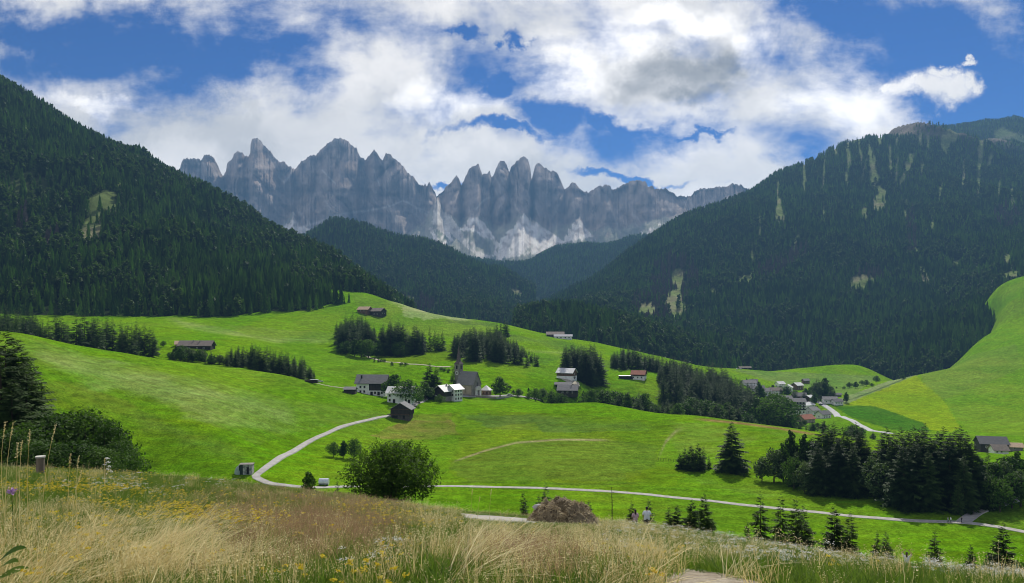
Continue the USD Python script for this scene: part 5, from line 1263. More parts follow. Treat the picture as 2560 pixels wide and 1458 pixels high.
# ---- the church
p = hit(1172, 986)
ch = thing('church', p, -34, label='stone church with a slender pointed brown spire and a steep grey roof', cat='church')
obj('nave_wall', gable_walls(15, 9.6, 7.6, 9.0), M_BEIGE, ch)
obj('gable_wall', cat(gable_walls(0.12, 9.62, 7.62, 9.02).apply_translation([7.58, 0, 0])), M_STONE, ch)
obj('nave_roof', saddle(15.3, 9.6, 7.6, 9.0, 0.45, 0.22), M_GREYROOF, ch)
obj('buttress', bx(6.6, 7.9, -5.7, -4.805, -2.5, 7.2), M_STONE, ch)
obj('buttress', bx(-0.6, 0.3, -5.5, -4.805, -2.5, 5.6), M_BEIGE, ch)
for x, w, h in ((-5.2, 1.0, 1.6), (-3.4, 0.9, 3.0)):
    window(ch, 'f', 15, 9.6, x, 2.2, w, h, M_STONE)
window(ch, 'r', 15.4, 9.6, 0.2, 7.4, 0.9, 2.8, M_STONE)
window(ch, 'r', 15.4, 9.6, 1.0, 13.4, 0.7, 1.0, M_STONE)
window(ch, 'r', 15.4, 9.6, 0.2, 1.4, 1.8, 2.8, M_STONE, 'door')
obj('porch', cat(bx(7.7, 9.2, -2.6, -1.4, -2, 3.2), bx(7.7, 9.2, 2.0, 3.2, -2, 3.2)), M_PLASTER, ch)
po = trimesh.creation.cylinder(3.0, 1.6, sections=24)
po = trimesh.intersections.slice_mesh_plane(po, [0, 1, 0], [0, 0, 0], cap=True)
po.apply_transform(np.array([[0, 0, 1, 8.48], [1, 0, 0, 0.3], [0, 1, 0, 3.2], [0, 0, 0, 1.0]]))
obj('porch_roof', po, simple('porch_lime', (0.62, 0.58, 0.54), 0.9, var=0.2), ch)
tw = 4.6
tx, ty = -10.0, 0.6
obj('tower', bx(tx - tw / 2, tx + tw / 2, ty - tw / 2, ty + tw / 2, -2.5, 21.6), M_STONE, ch)
obj('tower_cornice', bx(tx - tw / 2 - .18, tx + tw / 2 + .18, ty - tw / 2 - .18, ty + tw / 2 + .18, 21.6, 22.0), M_STONE, ch)
sp = np.array([[tx + sx * (tw / 2 + .35), ty + sy * (tw / 2 + .35), 22.0] for sx, sy in ((-1, -1), (1, -1), (1, 1), (-1, 1))] + [[tx, ty, 36.8]])
mid = np.array([[tx + 1.7 * math.cos(a), ty + 1.7 * math.sin(a), 24.2] for a in np.arange(4) * math.pi / 2 + math.pi * 1.25])
sv = np.vstack([sp[:4], mid, sp[4:]])
sf = [[i, (i + 1) % 4, 4 + (i + 1) % 4] for i in range(4)] + [[i, 4 + (i + 1) % 4, 4 + i] for i in range(4)] + [[4 + i, 4 + (i + 1) % 4, 8] for i in range(4)]
obj('spire', (sv, np.array(sf)), M_SPIRE, ch)
obj('spire_cross', cat(bx(tx - .06, tx + .06, ty - .06, ty + .06, 36.6, 38.4), bx(tx - .45, tx + .45, ty - .06, ty + .06, 37.6, 37.75)), M_DARK, ch)
for sx, sy in ((0, -1), (1, 0)):
    cx, cy = tx + sx * tw / 2, ty + sy * tw / 2
    rot = math.pi / 2 if sx else 0
    def face(m):
        m.apply_transform(trimesh.transformations.rotation_matrix(rot, [0, 0, 1]))
        m.apply_translation([cx, cy, 0])
        return m
    obj('belfry_opening', face(bx(-.7, .7, -.09, .02, 18.2, 20.8)), M_DARK, ch)
    dial = trimesh.creation.annulus(1.0, 1.45, 0.12, sections=28)
    dial.apply_transform(trimesh.transformations.rotation_matrix(math.pi / 2, [1, 0, 0]))
    dial.apply_translation([0, -.08, 15.2])
    cf_ = obj('clock_face', face(dial), M_PLASTER, ch)
    obj('clock_hand', face(cat(bx(-.05, .05, -.16, -.13, 15.2, 16.1), bx(0, .65, -.12, -.10, 15.15, 15.25))), M_DARK, cf_)
# chapel with a pointed roof, wall of the churchyard
p = hit(1216, 986)
cp = thing('chapel', p, -20, label='small round-walled chapel with a pale pointed roof right of the church', cat='chapel')
obj('wall', trimesh.creation.cylinder(4.0, 5.5, sections=8).apply_translation([0, 0, .25]), simple('chapel_brick', (0.30, 0.20, 0.14), 0.9, var=0.3, scale=1), cp)
rc = trimesh.creation.cone(4.9, 3.6, sections=8).apply_translation([0, 0, 3.0])
obj('roof', rc, M_PALEROOF, cp)
for a in (-100, -60, -20):
    c, s = math.cos(math.radians(a)), math.sin(math.radians(a))
    m = bx(-.55, .55, -.05, .4, 0, 1.9)
    m.apply_transform(trimesh.transformations.rotation_matrix(math.radians(a + 90), [0, 0, 1]))
    m.apply_translation([3.72 * c, 3.72 * s, 0])
    obj('arch', m, M_DARK, cp)
def wall_along(name, label, line, h, th, mat, cap=None):
    pts = smooth_line([hit(*q)[:2] for q in line], 3.0)
    ms = []
    for a, b in zip(pts[:-1], pts[1:]):
        d_ = b - a
        L_ = np.linalg.norm(d_)
        z = min(ground_z(*a), ground_z(*b))
        m = bx(-L_ / 2 - .02, L_ / 2 + .02, -th / 2, th / 2, -1.5, h)
        m.apply_transform(trimesh.transformations.rotation_matrix(math.atan2(d_[1], d_[0]), [0, 0, 1]))
        m.apply_translation([*(a + b) / 2, z])
        ms.append(m)
    base = np.array([*pts[0], ground_z(*pts[0])])
    t = thing(name, base, label=label, cat='wall')
    obj('stonework', cat(ms).apply_translation(-base), mat, t)
    return t
wall_along('churchyard_wall', 'low grey churchyard wall running in front of the church', [(1150, 990), (1180, 992), (1210, 995), (1240, 997)], 1.5, 0.5, M_STONE)
wall_along('terrace_wall', 'pale low wall round the terrace right of the church', [(1242, 998), (1262, 996), (1284, 993)], 1.1, 0.5, M_PAVE)

# ---- farms
house('long_farm', 'long low farm with a grey brown roof behind trees on the left meadow', 492, 887, 2, 24, 10, 4.6, 3.4, M_TIMBER, M_BROWNROOF, near=500, cat_='farm', windows=[('f', -4, 2.6), ('f', 2, 2.6), ('f', 7, 2.6)], chimneys=[(-2, -1, 1.0), (3, -1.5, 1.0)], loc=np.array([(492 - CU) / F * 560, 560, float(zval(492, 560)) - 3.0]))
house('stable', 'small pale roofed stable at the left end of the long low farm', 452, 888, 20, 7, 6, 3.2, 2.0, M_BROWNWOOD, M_TANROOF, cat_='stable', loc=np.array([(452 - CU) / F * 563, 563, float(zval(452, 563)) - 1.5]), windows=[('f', 0, 1.6)])
house('high_barn', 'dark barn with grey roof high on the upper meadow at the forest tip', 946, 790, -28, 17, 12, 6.0, 3.8, M_TIMBER, M_BROWNROOF, near=820, cat_='barn', windows=[('r', -2, 3), ('r', 2, 3), ('f', 3, 2, 1.2, 1.4), ('f', -2, 2, 1.2, 1.4)])
house('high_farmhouse', 'farmhouse with a tan roof behind the dark barn on the upper meadow', 912, 783, -20, 16, 11, 4.6, 3.6, M_BROWNWOOD, M_TANROOF, near=880, cat_='farmhouse', windows=[('r', 0, 3), ('f', 2, 3), ('f', -3, 3)])
house('crest_barn', 'long barn with brown roof on the meadow crest below the mountain forest', 1388, 844, -2, 24, 12, 4.4, 3.4, M_TIMBER, M_BROWNROOF, near=900, cat_='barn', windows=[('f', -6, 2.2, 1.4, 1.4), ('f', 2, 2.2, 1.4, 1.4)])
house('crest_farmhouse', 'white walled farmhouse with blue grey roof on the meadow crest', 1408, 847, -4, 24, 10, 3.2, 2.4, M_PLASTER, simple('blue_grey_roof', (0.24, 0.25, 0.29), 0.7, var=0.2), near=900, cat_='farmhouse', windows=[('f', x, 1.5, 1.6, 1.4) for x in (-8, -3, 3, 8)])
house('sunlit_barn', 'wooden barn with a shining pale metal roof in front of the tall spruce clump', 1417, 947, -26, 14.5, 11, 5.6, 3.4, M_PLASTER, M_PALEROOF, near=600, cat_='barn', split=(2.6, M_BROWNWOOD), windows=[('r', -2, 1.4), ('r', 2, 1.4), ('r', 0, 4.2)], doors=[('r', 0, 1.6, 2.2)])
house('low_barn', 'low building with dark roof edge below the sunlit barn', 1408, 967, -6, 13, 7, 2.0, 1.4, M_TIMBER, M_DARKROOF, near=560, cat_='barn', windows=[('f', -3, 1.5, 1.6, 1.2), ('f', 3, 1.5, 1.6, 1.2)])
house('field_farmhouse', 'farmhouse with broad grey roof behind the tree row of the big field', 1420, 986, -10, 16, 11, 3.4, 3.8, M_TIMBER, M_GREYROOF, near=545, cat_='farmhouse', chimneys=[(3, -1.2, 0.9)], windows=[('f', -4, 1.6), ('f', 0, 1.6), ('f', 4, 1.6)])
house('red_roofed_farmhouse', 'farmhouse with a red tiled roof below the copse', 1597, 947, -22, 12.5, 10, 4.4, 3.2, M_PLASTER, M_REDROOF, near=600, cat_='farmhouse', split=(2.6, M_BROWNWOOD), windows=[('f', -4, 1.4), ('f', 0, 1.4), ('f', 3.6, 1.4), ('r', -2, 3.8), ('r', 2, 3.8)])
house('carport', 'open carport with flat pale roof left of the red roofed farmhouse', 1565, 947, -4, 13, 5, 2.6, 0.5, M_DARK, M_PALEROOF, near=600, cat_='carport', ov=0.5)

# the village down on the right
V_ = [('village_house', 'grey roofed white house at the far left end of the village', 1872, 972, 10, 15, 10, 4.5, 3.2, M_PLASTER, M_GREYROOF, 940), ('village_house', 'grey roofed house second from the left end of the village', 1893, 982, -8, 15, 10, 4.8, 3.2, M_PLASTER, M_DARKROOF, 900), ('village_house', 'white house with bluish roof third from the left in the village', 1912, 988, 14, 12, 9, 4.8, 3.0, M_PLASTER, M_GREYROOF, 880), ('village_house', 'white fronted village house left of the pale gabled one', 1938, 986, -4, 14, 9, 5.0, 3.0, M_PLASTER, M_BROWNROOF, 900),
      ('village_house', 'pale gabled village house with a light roof beside the dark barn', 1970, 978, 62, 12, 11, 5.5, 3.4, M_PLASTER, M_PALEROOF, 950), ('village_barn', 'dark brown barn with pale roof standing highest in the village', 1993, 974, 30, 13, 11, 6.0, 3.4, M_BROWNWOOD, M_PALEROOF, 980), ('village_house', 'dark roofed house above the tall balconied inn', 1998, 1000, -6, 15, 11, 5.0, 3.4, M_BROWNWOOD, M_DARKROOF, 830),
      ('village_house', 'house with broad whitish roof at the top of the village road', 2024, 1006, 40, 13, 11, 4.6, 3.0, M_BROWNWOOD, M_PALEROOF, 800), ('village_house', 'white walled grey roofed house below the tall inn', 2031, 1034, 30, 12, 10, 4.0, 3.0, M_PLASTER, M_GREYROOF, 740), ('village_house', 'red brown roofed house lowest in the village among trees', 2014, 1056, 24, 13, 10, 3.8, 3.2, M_BEIGE, M_REDROOF, 700),
      ('village_house', 'grey roofed house right of the village road among trees', 2074, 1008, -10, 15, 10, 4.2, 2.8, M_PLASTER, M_GREYROOF, 830), ('village_house', 'small dark roofed house at the right end of the village', 2092, 1012, 12, 10, 8, 3.8, 2.4, M_PLASTER, M_DARKROOF, 830), ('village_house', 'low grey shed below the hedge line right of the village', 2092, 992, 0, 9, 6, 2.6, 1.6, M_STONE, M_DARKROOF, 900)]
V_ += [('village_house', 'small white house between the grey roofed houses at the left of the village', 1884, 962, -20, 9, 8, 4.4, 2.6, M_PLASTER, M_DARKROOF, 980), ('village_house', 'pale house behind the white fronted village house', 1950, 968, 20, 11, 9, 4.8, 3.0, M_PLASTER, M_PALEROOF, 960), ('village_house', 'dark timber house just left of the tall inn', 1966, 1008, 10, 11, 9, 5.2, 3.0, M_BROWNWOOD, M_GREYROOF, 820), ('village_house', 'white house below the left corner of the tall inn', 1972, 1044, -14, 12, 9, 5.0, 2.8, M_PLASTER, M_GREYROOF, 740), ('village_house', 'long pale building right of the tall inn by the road', 2018, 1022, 32, 15, 9, 4.6, 2.6, M_PLASTER, M_PALEROOF, 770),
       ('village_house', 'brown roofed house above the village road among conifers', 2050, 990, -24, 12, 9, 4.6, 2.8, M_PLASTER, M_BROWNROOF, 880), ('village_house', 'tiny pale house on the meadow above the village clump', 2014, 958, 10, 9, 7, 4.0, 2.4, M_BROWNWOOD, M_GREYROOF, 1050), ('village_house', 'grey house by the lower village road bend', 2058, 1046, 24, 11, 9, 4.4, 2.8, M_PLASTER, M_DARKROOF, 700), ('village_house', 'white house lowest on the left below the village trees', 1930, 1050, -8, 11, 8, 4.2, 2.6, M_PLASTER, M_BROWNROOF, 640)]
for nm, lab, u, v, yaw, L_, W_, H_, r_, w_, ro_, nr in V_:
    house(nm, lab, u, v, yaw, L_, W_, H_, r_, w_, ro_, near=nr - 60, cat_='house' if 'house' in nm else 'barn', windows=[('f', x, z) for x in (-L_ * .3, 0, L_ * .3) for z in ((1.6, 3.9) if H_ > 4.2 else (1.8,))] + [('r', 0, 2), ('l', 0, 2)], chimneys=[(L_ * .2, 0.8, 1.0)])
p = hit(1990, 1034, 700)
inn = thing('inn', p, -6, label='tall inn with stacked dark balconies and white walls in the village', cat='inn')
obj('wall', gable_walls(17, 12, 13.5, 3.0), M_PLASTER, inn)
obj('roof', saddle(17, 12, 13.5, 3.0, 1.4, .3), M_DARKROOF, inn)
for z in (4.6, 7.6, 10.6):
    obj('balcony', cat(bx(-8.4, 8.4, -7.6, -6.0, z - .15, z), bx(-8.4, 8.4, -7.6, -7.5, z, z + 1.05)), M_TIMBER, inn)
for z in (2.0, 5.9, 8.9, 11.9):
    for x in (-6.5, -3.2, 0, 3.2, 6.5):
        window(inn, 'f', 17, 12, x, z, 1.2, 1.5, M_WFRAME)
# farm at the right edge
house('right_farmhouse', 'big farmhouse with dark slate roof and dark gable at the right edge below the meadow', 2478, 1132, -14, 17, 12, 5.0, 4.0, M_TIMBER, M_DARKROOF, near=440, cat_='farmhouse', windows=[('r', -2, 2.6), ('r', 2, 2.6), ('f', -5, 2.6), ('f', 0, 2.6)], loc=np.array([(2478 - CU) / F * 510, 510, float(zval(2478, 510)) + 1.2]))
house('right_cross_gable', 'low house with weathered brown roof in front of the dark slate farmhouse', 2494, 1136, -8, 8.5, 8, 2.4, 2.8, M_PLASTER, M_BROWNROOF, near=440, cat_='house', windows=[('f', 0, 1.3), ('f', -2.6, 1.3)], loc=np.array([(2496 - CU) / F * 490, 490, float(zval(2496, 490)) + 1.2]))
house('right_shed', 'shed with tan brown roof at the far right edge below the meadow', 2530, 1130, -16, 10, 7, 2.4, 2.0, M_STONE, M_TANROOF, near=440, cat_='shed', windows=[('f', 0, 1.3)], loc=np.array([(2532 - CU) / F * 505, 505, float(zval(2532, 505)) + 1.0]))
house('forest_edge_shed', 'dark wooden shed at the mountain forest edge above the village meadow', 1862, 923, 0, 20, 6, 2.8, 1.4, M_TIMBER, M_BROWNROOF, near=1150, cat_='shed', windows=[('f', -4, 1.3), ('f', 4, 1.3)])

# ---- things in the meadows
p = hit(614, 1184)
sh = thing('stacked_block_shed', p, 6, label='small grey shed of stacked blocks at the bend of the lane', cat='shed')
obj('wall', bx(-0.6, 2.7, -1.5, 1.5, -1.0, 3.3), simple('pale_block', (0.40, 0.39, 0.37), 0.9, scale=1.6, dark=(0.12, 0.12, 0.12)), sh)
obj('door', bx(0.75, 1.55, -1.62, -1.4, 0, 2.5), M_DARK, sh)
obj('dark_bay', bx(-2.0, -0.605, -1.45, 1.45, -1.0, 3.0), simple('green_black', (0.02, 0.03, 0.028), 0.7), sh)
obj('roof', bx(-2.1, 2.9, -1.7, 1.7, 3.31, 3.55), M_STONE, sh)
td = trimesh.creation.icosphere(3, 1.0)
td.apply_scale([2.0, 1.6, 3.0])
td = trimesh.intersections.slice_mesh_plane(td, [0, 0, 1], [0, 0, -.6], cap=True)
td = trimesh.intersections.slice_mesh_plane(td, [-1, 0, 0], [0.3, 0, 0], cap=True).apply_translation([-2.0, 0, 0])
obj('tarpaulin', td, simple('pale_green_tarp', (0.26, 0.33, 0.29), 0.6, var=0.3, scale=0.8), sh)
p = hit(810, 1214)
tk = thing('tank', p, 0, label='pale metal round topped tank beside the lane left of the big bush', cat='tank')
cy = trimesh.creation.cylinder(1.2, 3.4, sections=28)
cy.apply_transform(trimesh.transformations.rotation_matrix(math.pi / 2, [0, 1, 0]))
obj('barrel', cy.apply_translation([0, 0, 1.35]), simple('zinc', (0.62, 0.65, 0.70), 0.35, var=0.15, scale=1.2, spec=0.6, metal=0.4), tk)
for x in (-1.2, 1.2):
    obj('cradle', bx(x - .12, x + .12, -1.0, 1.0, -.5, .45), M_DARK, tk)
obj('tow_bar', bx(-2.9, -1.7, -.08, .08, .5, .62), M_DARK, tk)
p = hit(872, 981)
tp = meshkit.noise
gx_, gy_ = np.meshgrid(np.linspace(-1, 1, 22), np.linspace(-1, 1, 14))
q_ = np.clip(1 - gx_ ** 2 - gy_ ** 2, 0, 1) ** 0.6
hz_ = 1.7 * q_ * (0.75 + 0.5 * meshkit.noise(np.stack([gx_ * 2, gy_ * 2, 0 * gx_], -1), 5)) - .15
tarp = thing('green_tarpaulin', p, -14, label='pale green tarpaulin spread over a heap left of the long farmhouse', cat='tarpaulin')
obj('sheet', (np.stack([gx_ * 4.2, gy_ * 2.6, hz_], -1).reshape(-1, 3), grid_faces(14, 22)), simple('sea_green_tarp', (0.10, 0.36, 0.27), 0.5, var=0.2), tarp, smooth=True)
p = hit(778, 958)
wp = thing('wood_pile', p, -6, label='dark long wood pile with a pale cover at the end of the gravel track', cat='wood pile')
logs = []
for r_ in range(5):
    for c_ in range(14):
        lg = trimesh.creation.cylinder(0.22, 2.2 + .3 * rng.random(), sections=7)
        lg.apply_transform(trimesh.transformations.rotation_matrix(math.pi / 2, [1, 0, 0]))
        logs.append(lg.apply_translation([-4.0 + c_ * .6 + (r_ % 2) * .3, rng.normal() * .08, .1 + r_ * .40]))
obj('logs', cat(logs), simple('dark_logs', (0.06, 0.05, 0.04), 0.9, var=0.5, scale=2), wp)
obj('cover', bx(-0.5, 4.6, -1.3, 1.3, 2.15, 2.3), simple('pale_cover', (0.55, 0.56, 0.58), 0.6), wp)


def car(name, label, u, v, yaw, paint, near=0):
    p = hit(u, v, near)
    c = thing(name, p + np.array([0, 0, .12]), yaw, label=label, cat='car')
    pr = shapely.Polygon([(-2.1, .35), (2.1, .35), (2.15, .8), (1.9, .95), (1.1, 1.02), (.55, 1.5), (-1.0, 1.52), (-1.75, 1.02), (-2.1, .95)])
    b = trimesh.creation.extrude_polygon(pr, 1.72, engine='earcut')
    b.apply_transform(np.array([[1, 0, 0, 0], [0, 0, -1, .86], [0, 1, 0, 0], [0, 0, 0, 1.0]]))
    b.fix_normals()
    obj('body', b, paint, c)
    obj('side_window', cat(bx(-1.2, .6, -.875, .875, 1.04, 1.40)), M_PANE, c)
    for sx in (-1.3, 1.3):
        for sy in (-.8, .8):
            w = trimesh.creation.cylinder(.33, .22, sections=16)
            w.apply_transform(trimesh.transformations.rotation_matrix(math.pi / 2, [1, 0, 0]))
            obj('wheel', w.apply_translation([sx, sy, .33]), M_DARK, c)
    return c


M_SILVER, M_WHITECAR, M_BLUECAR = simple('silver_paint', (0.5, 0.5, 0.52), 0.3, metal=0.5), simple('white_paint', (0.75, 0.75, 0.75), 0.3), simple('dark_car_paint', (0.05, 0.06, 0.08), 0.3)
car('parked_car', 'pale car parked on the terrace right of the church', 1274, 990, 12, M_SILVER)
car('parked_car', 'white car parked in the yard right of the sunlit barn', 1457, 945, 10, M_WHITECAR, 600)
car('parked_car', 'silver car behind the dark wood pile at the track end', 800, 957, 20, M_SILVER)
car('parked_car', 'white car at the shed on the mountain forest edge', 1843, 924, 5, M_WHITECAR, 1150)
car('parked_car', 'second white car just right of the other at the forest edge shed', 1852, 924, -5, M_WHITECAR, 1150)
car('parked_car', 'dark car on the village road below the inn', 2052, 1014, -30, M_BLUECAR, 700)
# posts and fences
def post(label, u, v, h, r, mat, p=None):
    p = hit(u, v) if p is None else p
    t = trimesh.creation.cylinder(r, h + .4, sections=8).apply_translation([0, 0, h / 2 - .2])
    return obj('fence_post', t.apply_translation(p), mat, label=label, cat='post', group='posts of the short meadow fence')
for k, u in enumerate(np.linspace(1646, 1690, 8)):
    post(f'dark wooden post of the short meadow fence, {ORD[k]} from left', u, 1152 + k * .5, 1.1, .09, M_TIMBER)

# ------------------------------------------------------------------ people
M_SKIN = simple('skin', (0.50, 0.32, 0.23), 0.6)
M_HAIRD = simple('dark_hair', (0.02, 0.016, 0.014), 0.6)
M_WHITE = simple('white_cotton', (0.74, 0.76, 0.80), 0.85)
M_PINK = simple('pink_cotton', (0.55, 0.36, 0.42), 0.85)
M_NAVY = simple('dark_trousers', (0.03, 0.035, 0.05), 0.85)


def blend(bones, cut=0.022):
    """One continuous surface over bones ((p, r), (q, r))."""
    out = None
    for (p, r), (q, s) in bones:
        a = m3.Manifold.sphere(r, 16).translate(p)
        b = m3.Manifold.sphere(s, 16).translate(q)
        h = m3.Manifold.batch_hull([a, b])
        out = h if out is None else out + h
    out = out.refine_to_length(cut)
    mm = out.to_mesh()
    t = trimesh.Trimesh(mm.vert_properties[:, :3], mm.tri_verts)
    trimesh.smoothing.filter_taubin(t, lamb=0.5, nu=-0.53, iterations=10)
    return t


def person(label, loc, yaw, pose, top, legs, hair='short', scale=1.0):
    """Facing -y at yaw 0. pose: 'stand', 'walk', 'raised' (both arms up in a ring)."""
    s = scale
    sh, hip = 1.42, 0.92
    st = 0.14 if pose == 'walk' else 0.02
    J = dict(neck=(0, 0, 1.50), chest=(0, .01, 1.28), belly=(0, 0, 1.08), pelvis=(0, 0, .95))
    body, hands = [], []
    arms = {}
    for sg in (-1, 1):
        S_ = (sg * .19, 0, sh)
        if pose == 'raised':
            E_, Wr = (sg * .36, -.02, 1.66), (sg * .17, -.05, 1.88)
        elif pose == 'walk':
            E_, Wr = (sg * .25, sg * .10, 1.14), (sg * .24, sg * .10 - .10, .92)
        else:
            E_, Wr = (sg * .30, .02, 1.16), (sg * .24, -.10, .96)
        arms[sg] = (S_, E_, Wr)
        K_, A_ = (sg * .10, -sg * st * .5 - .03, .50), (sg * .10, -sg * st + .01, .09)
        Hp = (sg * .10, 0, .90)
        body += [((S_, .058), (E_, .043)), ((E_, .042), (Wr, .028)), ((Hp, .095), (K_, .062)), ((K_, .06), (A_, .04)), ((A_, .042), ((A_[0], A_[1] - .15, .04), .035))]
        # hand: palm, four fingers of unequal length with a bend, thumb from the side of the palm
        d = np.array(Wr) - np.array(E_)
        d /= np.linalg.norm(d)
        sd = np.cross(d, [0, 1, 0]); sd /= np.linalg.norm(sd)
        fw = np.cross(sd, d)
        W_ = np.array(Wr)
        pal = W_ + d * .085
        for k, ln in zip((-1.5, -.5, .5, 1.5), (.068, .078, .074, .058)):
            r0 = pal + sd * k * .019
            m_ = r0 + d * ln * .55 + fw * .008
            body += [((tuple(W_ + sd * k * .010), .017), (tuple(r0), .012)), ((tuple(r0), .0100), (tuple(m_), .0092)), ((tuple(m_), .0092), (tuple(m_ + d * ln * .4 + fw * .022), .0080))]
        b0 = W_ + d * .03 + sd * .03
        body += [((tuple(W_ + d * .02 + sd * .015), .015), (tuple(b0 + sd * .012 + d * .02), .0115)), ((tuple(b0 + sd * .012 + d * .02), .0110), (tuple(b0 + sd * .022 + d * .055), .0090))]
        body += [((tuple((sg * .09, 0, .93)), .10), (J['belly'], .12)), ((J['belly'], .12), ((sg * .09, .01, 1.30), .115)), (((sg * .09, .01, 1.30), .115), (S_, .06)), (((sg * .10, 0, 1.40), .07), (J['neck'], .055))]
    hd = (0, -.015, 1.66)
    body += [((J['neck'], .055), ((0, -.01, 1.58), .055)), (((0, -.01, 1.60), .075), ((0, .0, 1.69), .098)), (((0, -.03, 1.60), .06), ((0, -.02, 1.67), .085)),
             (((0, -.103, 1.655), .013), ((0, -.118, 1.63), .016)), (((-.093, 0, 1.66), .018), ((-.096, .01, 1.63), .014)), (((.093, 0, 1.66), .018), ((.096, .01, 1.63), .014)), (((-.03, -.095, 1.585), .012), ((.03, -.095, 1.585), .012))]
    t = thing('person', loc, yaw, (s, s, s), label=label, cat='person')
    bm = blend(body)
    obj('body', bm, M_SKIN, t, smooth=True)
    for sg in (-1, 1):
        obj('eye', trimesh.creation.icosphere(2, .012).apply_translation([sg * .034, -.1, 1.667]), M_HAIRD, t)
    # clothing: the body's own surface swollen a little and cut at the hems
    def cloth(bones, mat, name):
        obj(name, blend(bones, .03), mat, t, smooth=True)
    e = .022
    tb = []
    for sg in (-1, 1):
        S_, E_, Wr = arms[sg]
        mid = tuple(np.array(S_) * .35 + np.array(E_) * .65)
        tb += [((S_, .058 + e), (mid, .055 + e)), (((sg * .10, 0, .90), .115 + e * .6), ((sg * .05, 0, 1.08), .125 + e)), (((sg * .05, 0, 1.08), .125 + e), ((sg * .09, .01, 1.30), .115 + e)), (((sg * .09, .01, 1.30), .115 + e), (S_, .06 + e)), (((sg * .08, .005, 1.42), .055 + e), ((0, .005, 1.455), .06 + e))]
    cloth(tb, top, 'shirt')
    lb = []
    for sg in (-1, 1):
        K_, A_ = (sg * .10, -sg * st * .5 - .03, .50), (sg * .10, -sg * st + .01, .12)
        lb += [(((sg * .10, 0, .90), .095 + e), (K_, .062 + e)), ((K_, .062 + e), (A_, .045 + e)), (((-.08, 0, .92), .10 + e), ((.08, 0, .92), .10 + e))]
    cloth(lb, legs, 'trousers')
    hb_ = [(((0, .02, 1.69), .108), ((0, .012, 1.72), .10)), (((0, .05, 1.62), .075), ((0, .03, 1.70), .098))]
    if hair == 'long':
        hb_ += [(((0, .06, 1.62), .085), ((0, .07, 1.42), .07))]
    cloth(hb_, M_HAIRD, 'hair')
    return t


def on_fore(u, d):
    x = (u - CU) / F * d
    return np.array([x, d, float(zfore(x, d))])


def stand_at(u, vtop, h):
    """Where on the near slope a figure of height h shows its top at (u, vtop)."""
    ds = np.linspace(24, 75, 300)
    x = (u - CU) / F * ds
    top = CV - F * (zfore(x, ds) + h) / ds
    d = ds[np.argmin(np.abs(top - vtop) + 0.02 * np.abs(ds - 40))]
    return on_fore(u, d)


pm = stand_at(1617, 1268, 1.75)
person('person in a white T-shirt seen from behind, right of the dung heap', pm, 180, 'stand', M_WHITE, M_NAVY)
pw = stand_at(1588, 1275, 1.62)
person('person with long dark hair in a pink top beside the person in white', pw, 200, 'stand', M_PINK, M_NAVY, 'long', 0.93)
pr_ = stand_at(2267, 1376, 1.92)
person('person in white with both arms raised in a ring, among the flowers', pr_, 150, 'raised', M_WHITE, M_WHITE, 'long')
M_GREYT = simple('grey_jacket', (0.25, 0.26, 0.30), 0.85)
for lab, u, v, top, yw in (('left walker of the three on the pale lane, grey top', 2370, 1308, M_GREYT, 80), ('middle walker of the three on the pale lane, light top', 2377, 1308, M_WHITE, 85), ('dark clothed walker alone on the pale lane near the junction', 2404, 1309, M_NAVY, -90)):
    person(lab, hit(u, v) + np.array([0, 0, .13]), yw, 'walk', top, M_NAVY)
person('dark clothed walker on the lane between the village houses', hit(1073, 992) + np.array([0, 0, .13]), 10, 'walk', M_NAVY, M_NAVY)

# ------------------------------------------------------------------ near things: dung heap, slab, path, stump, bare sapling
hx, hy = (1406 - CU) / F * 30.0, 30.0
hz = float(zfore(hx, hy)) - 0.12
n_ = 90
ang = np.linspace(0, 2 * np.pi, n_ + 1)
rr = np.linspace(0, 1, 34)
A_, R_ = np.meshgrid(ang, rr)
px_, py_ = np.cos(A_) * R_ * 1.62, np.sin(A_) * R_ * 1.25
q = np.stack([px_ * 2.2, py_ * 2.2, 0 * px_], -1)
lump = meshkit.fbm(q, 4, 121)
hgt = 1.05 * np.clip(1 - R_ ** 2.2, 0, 1) ** 0.8 * (0.62 + 0.75 * lump) + 0.16 * (meshkit.noise(q * 3.4, 122) - .5) * (1 - R_ ** 4) - 0.25 * sstep(.9, 1, R_)
rim = 1 + (meshkit.noise(np.stack([np.cos(A_) * 2, np.sin(A_) * 2, 0 * A_], -1), 123) - .5) * 0.2
heap = thing('dung_heap', (hx, hy, hz), label='brown strawy dung heap on the brow of the near slope', cat='heap')
M_DUNG = simple('dung', (0.23, 0.185, 0.115), 0.95, scale=3.0, dark=(0.075, 0.055, 0.035), bump=0.8, bscale=14)
M_STRAW_H = simple('heap_straw', (0.52, 0.44, 0.28), 0.9, scale=4, dark=(0.27, 0.21, 0.12))
obj('mound', (np.stack([px_ * rim, py_ * rim, hgt], -1).reshape(-1, 3), grid_faces(*A_.shape)), M_DUNG, heap, smooth=True)
r = np.random.default_rng(5)
m = 5200
a_, ra = r.uniform(0, 2 * np.pi, m), np.sqrt(r.uniform(0, 1, m)) * 0.98
bxp, byp = np.cos(a_) * ra * 1.6, np.sin(a_) * ra * 1.23
lq = np.stack([bxp * 2.2, byp * 2.2, 0 * bxp], -1)
bz = 1.05 * np.clip(1 - ra ** 2.2, 0, 1) ** 0.8 * (0.62 + 0.75 * meshkit.fbm(lq, 4, 121)) + 0.16 * (meshkit.noise(lq * 3.4, 122) - .5) * (1 - ra ** 4)
dirs = r.normal(size=(m, 3)) * np.array([1, 1, .6]) + np.array([0, 0, -.15])
dirs /= np.linalg.norm(dirs, axis=1, keepdims=True)
sd = np.cross(dirs, r.normal(size=(m, 3)))
sd /= np.linalg.norm(sd, axis=1, keepdims=True)
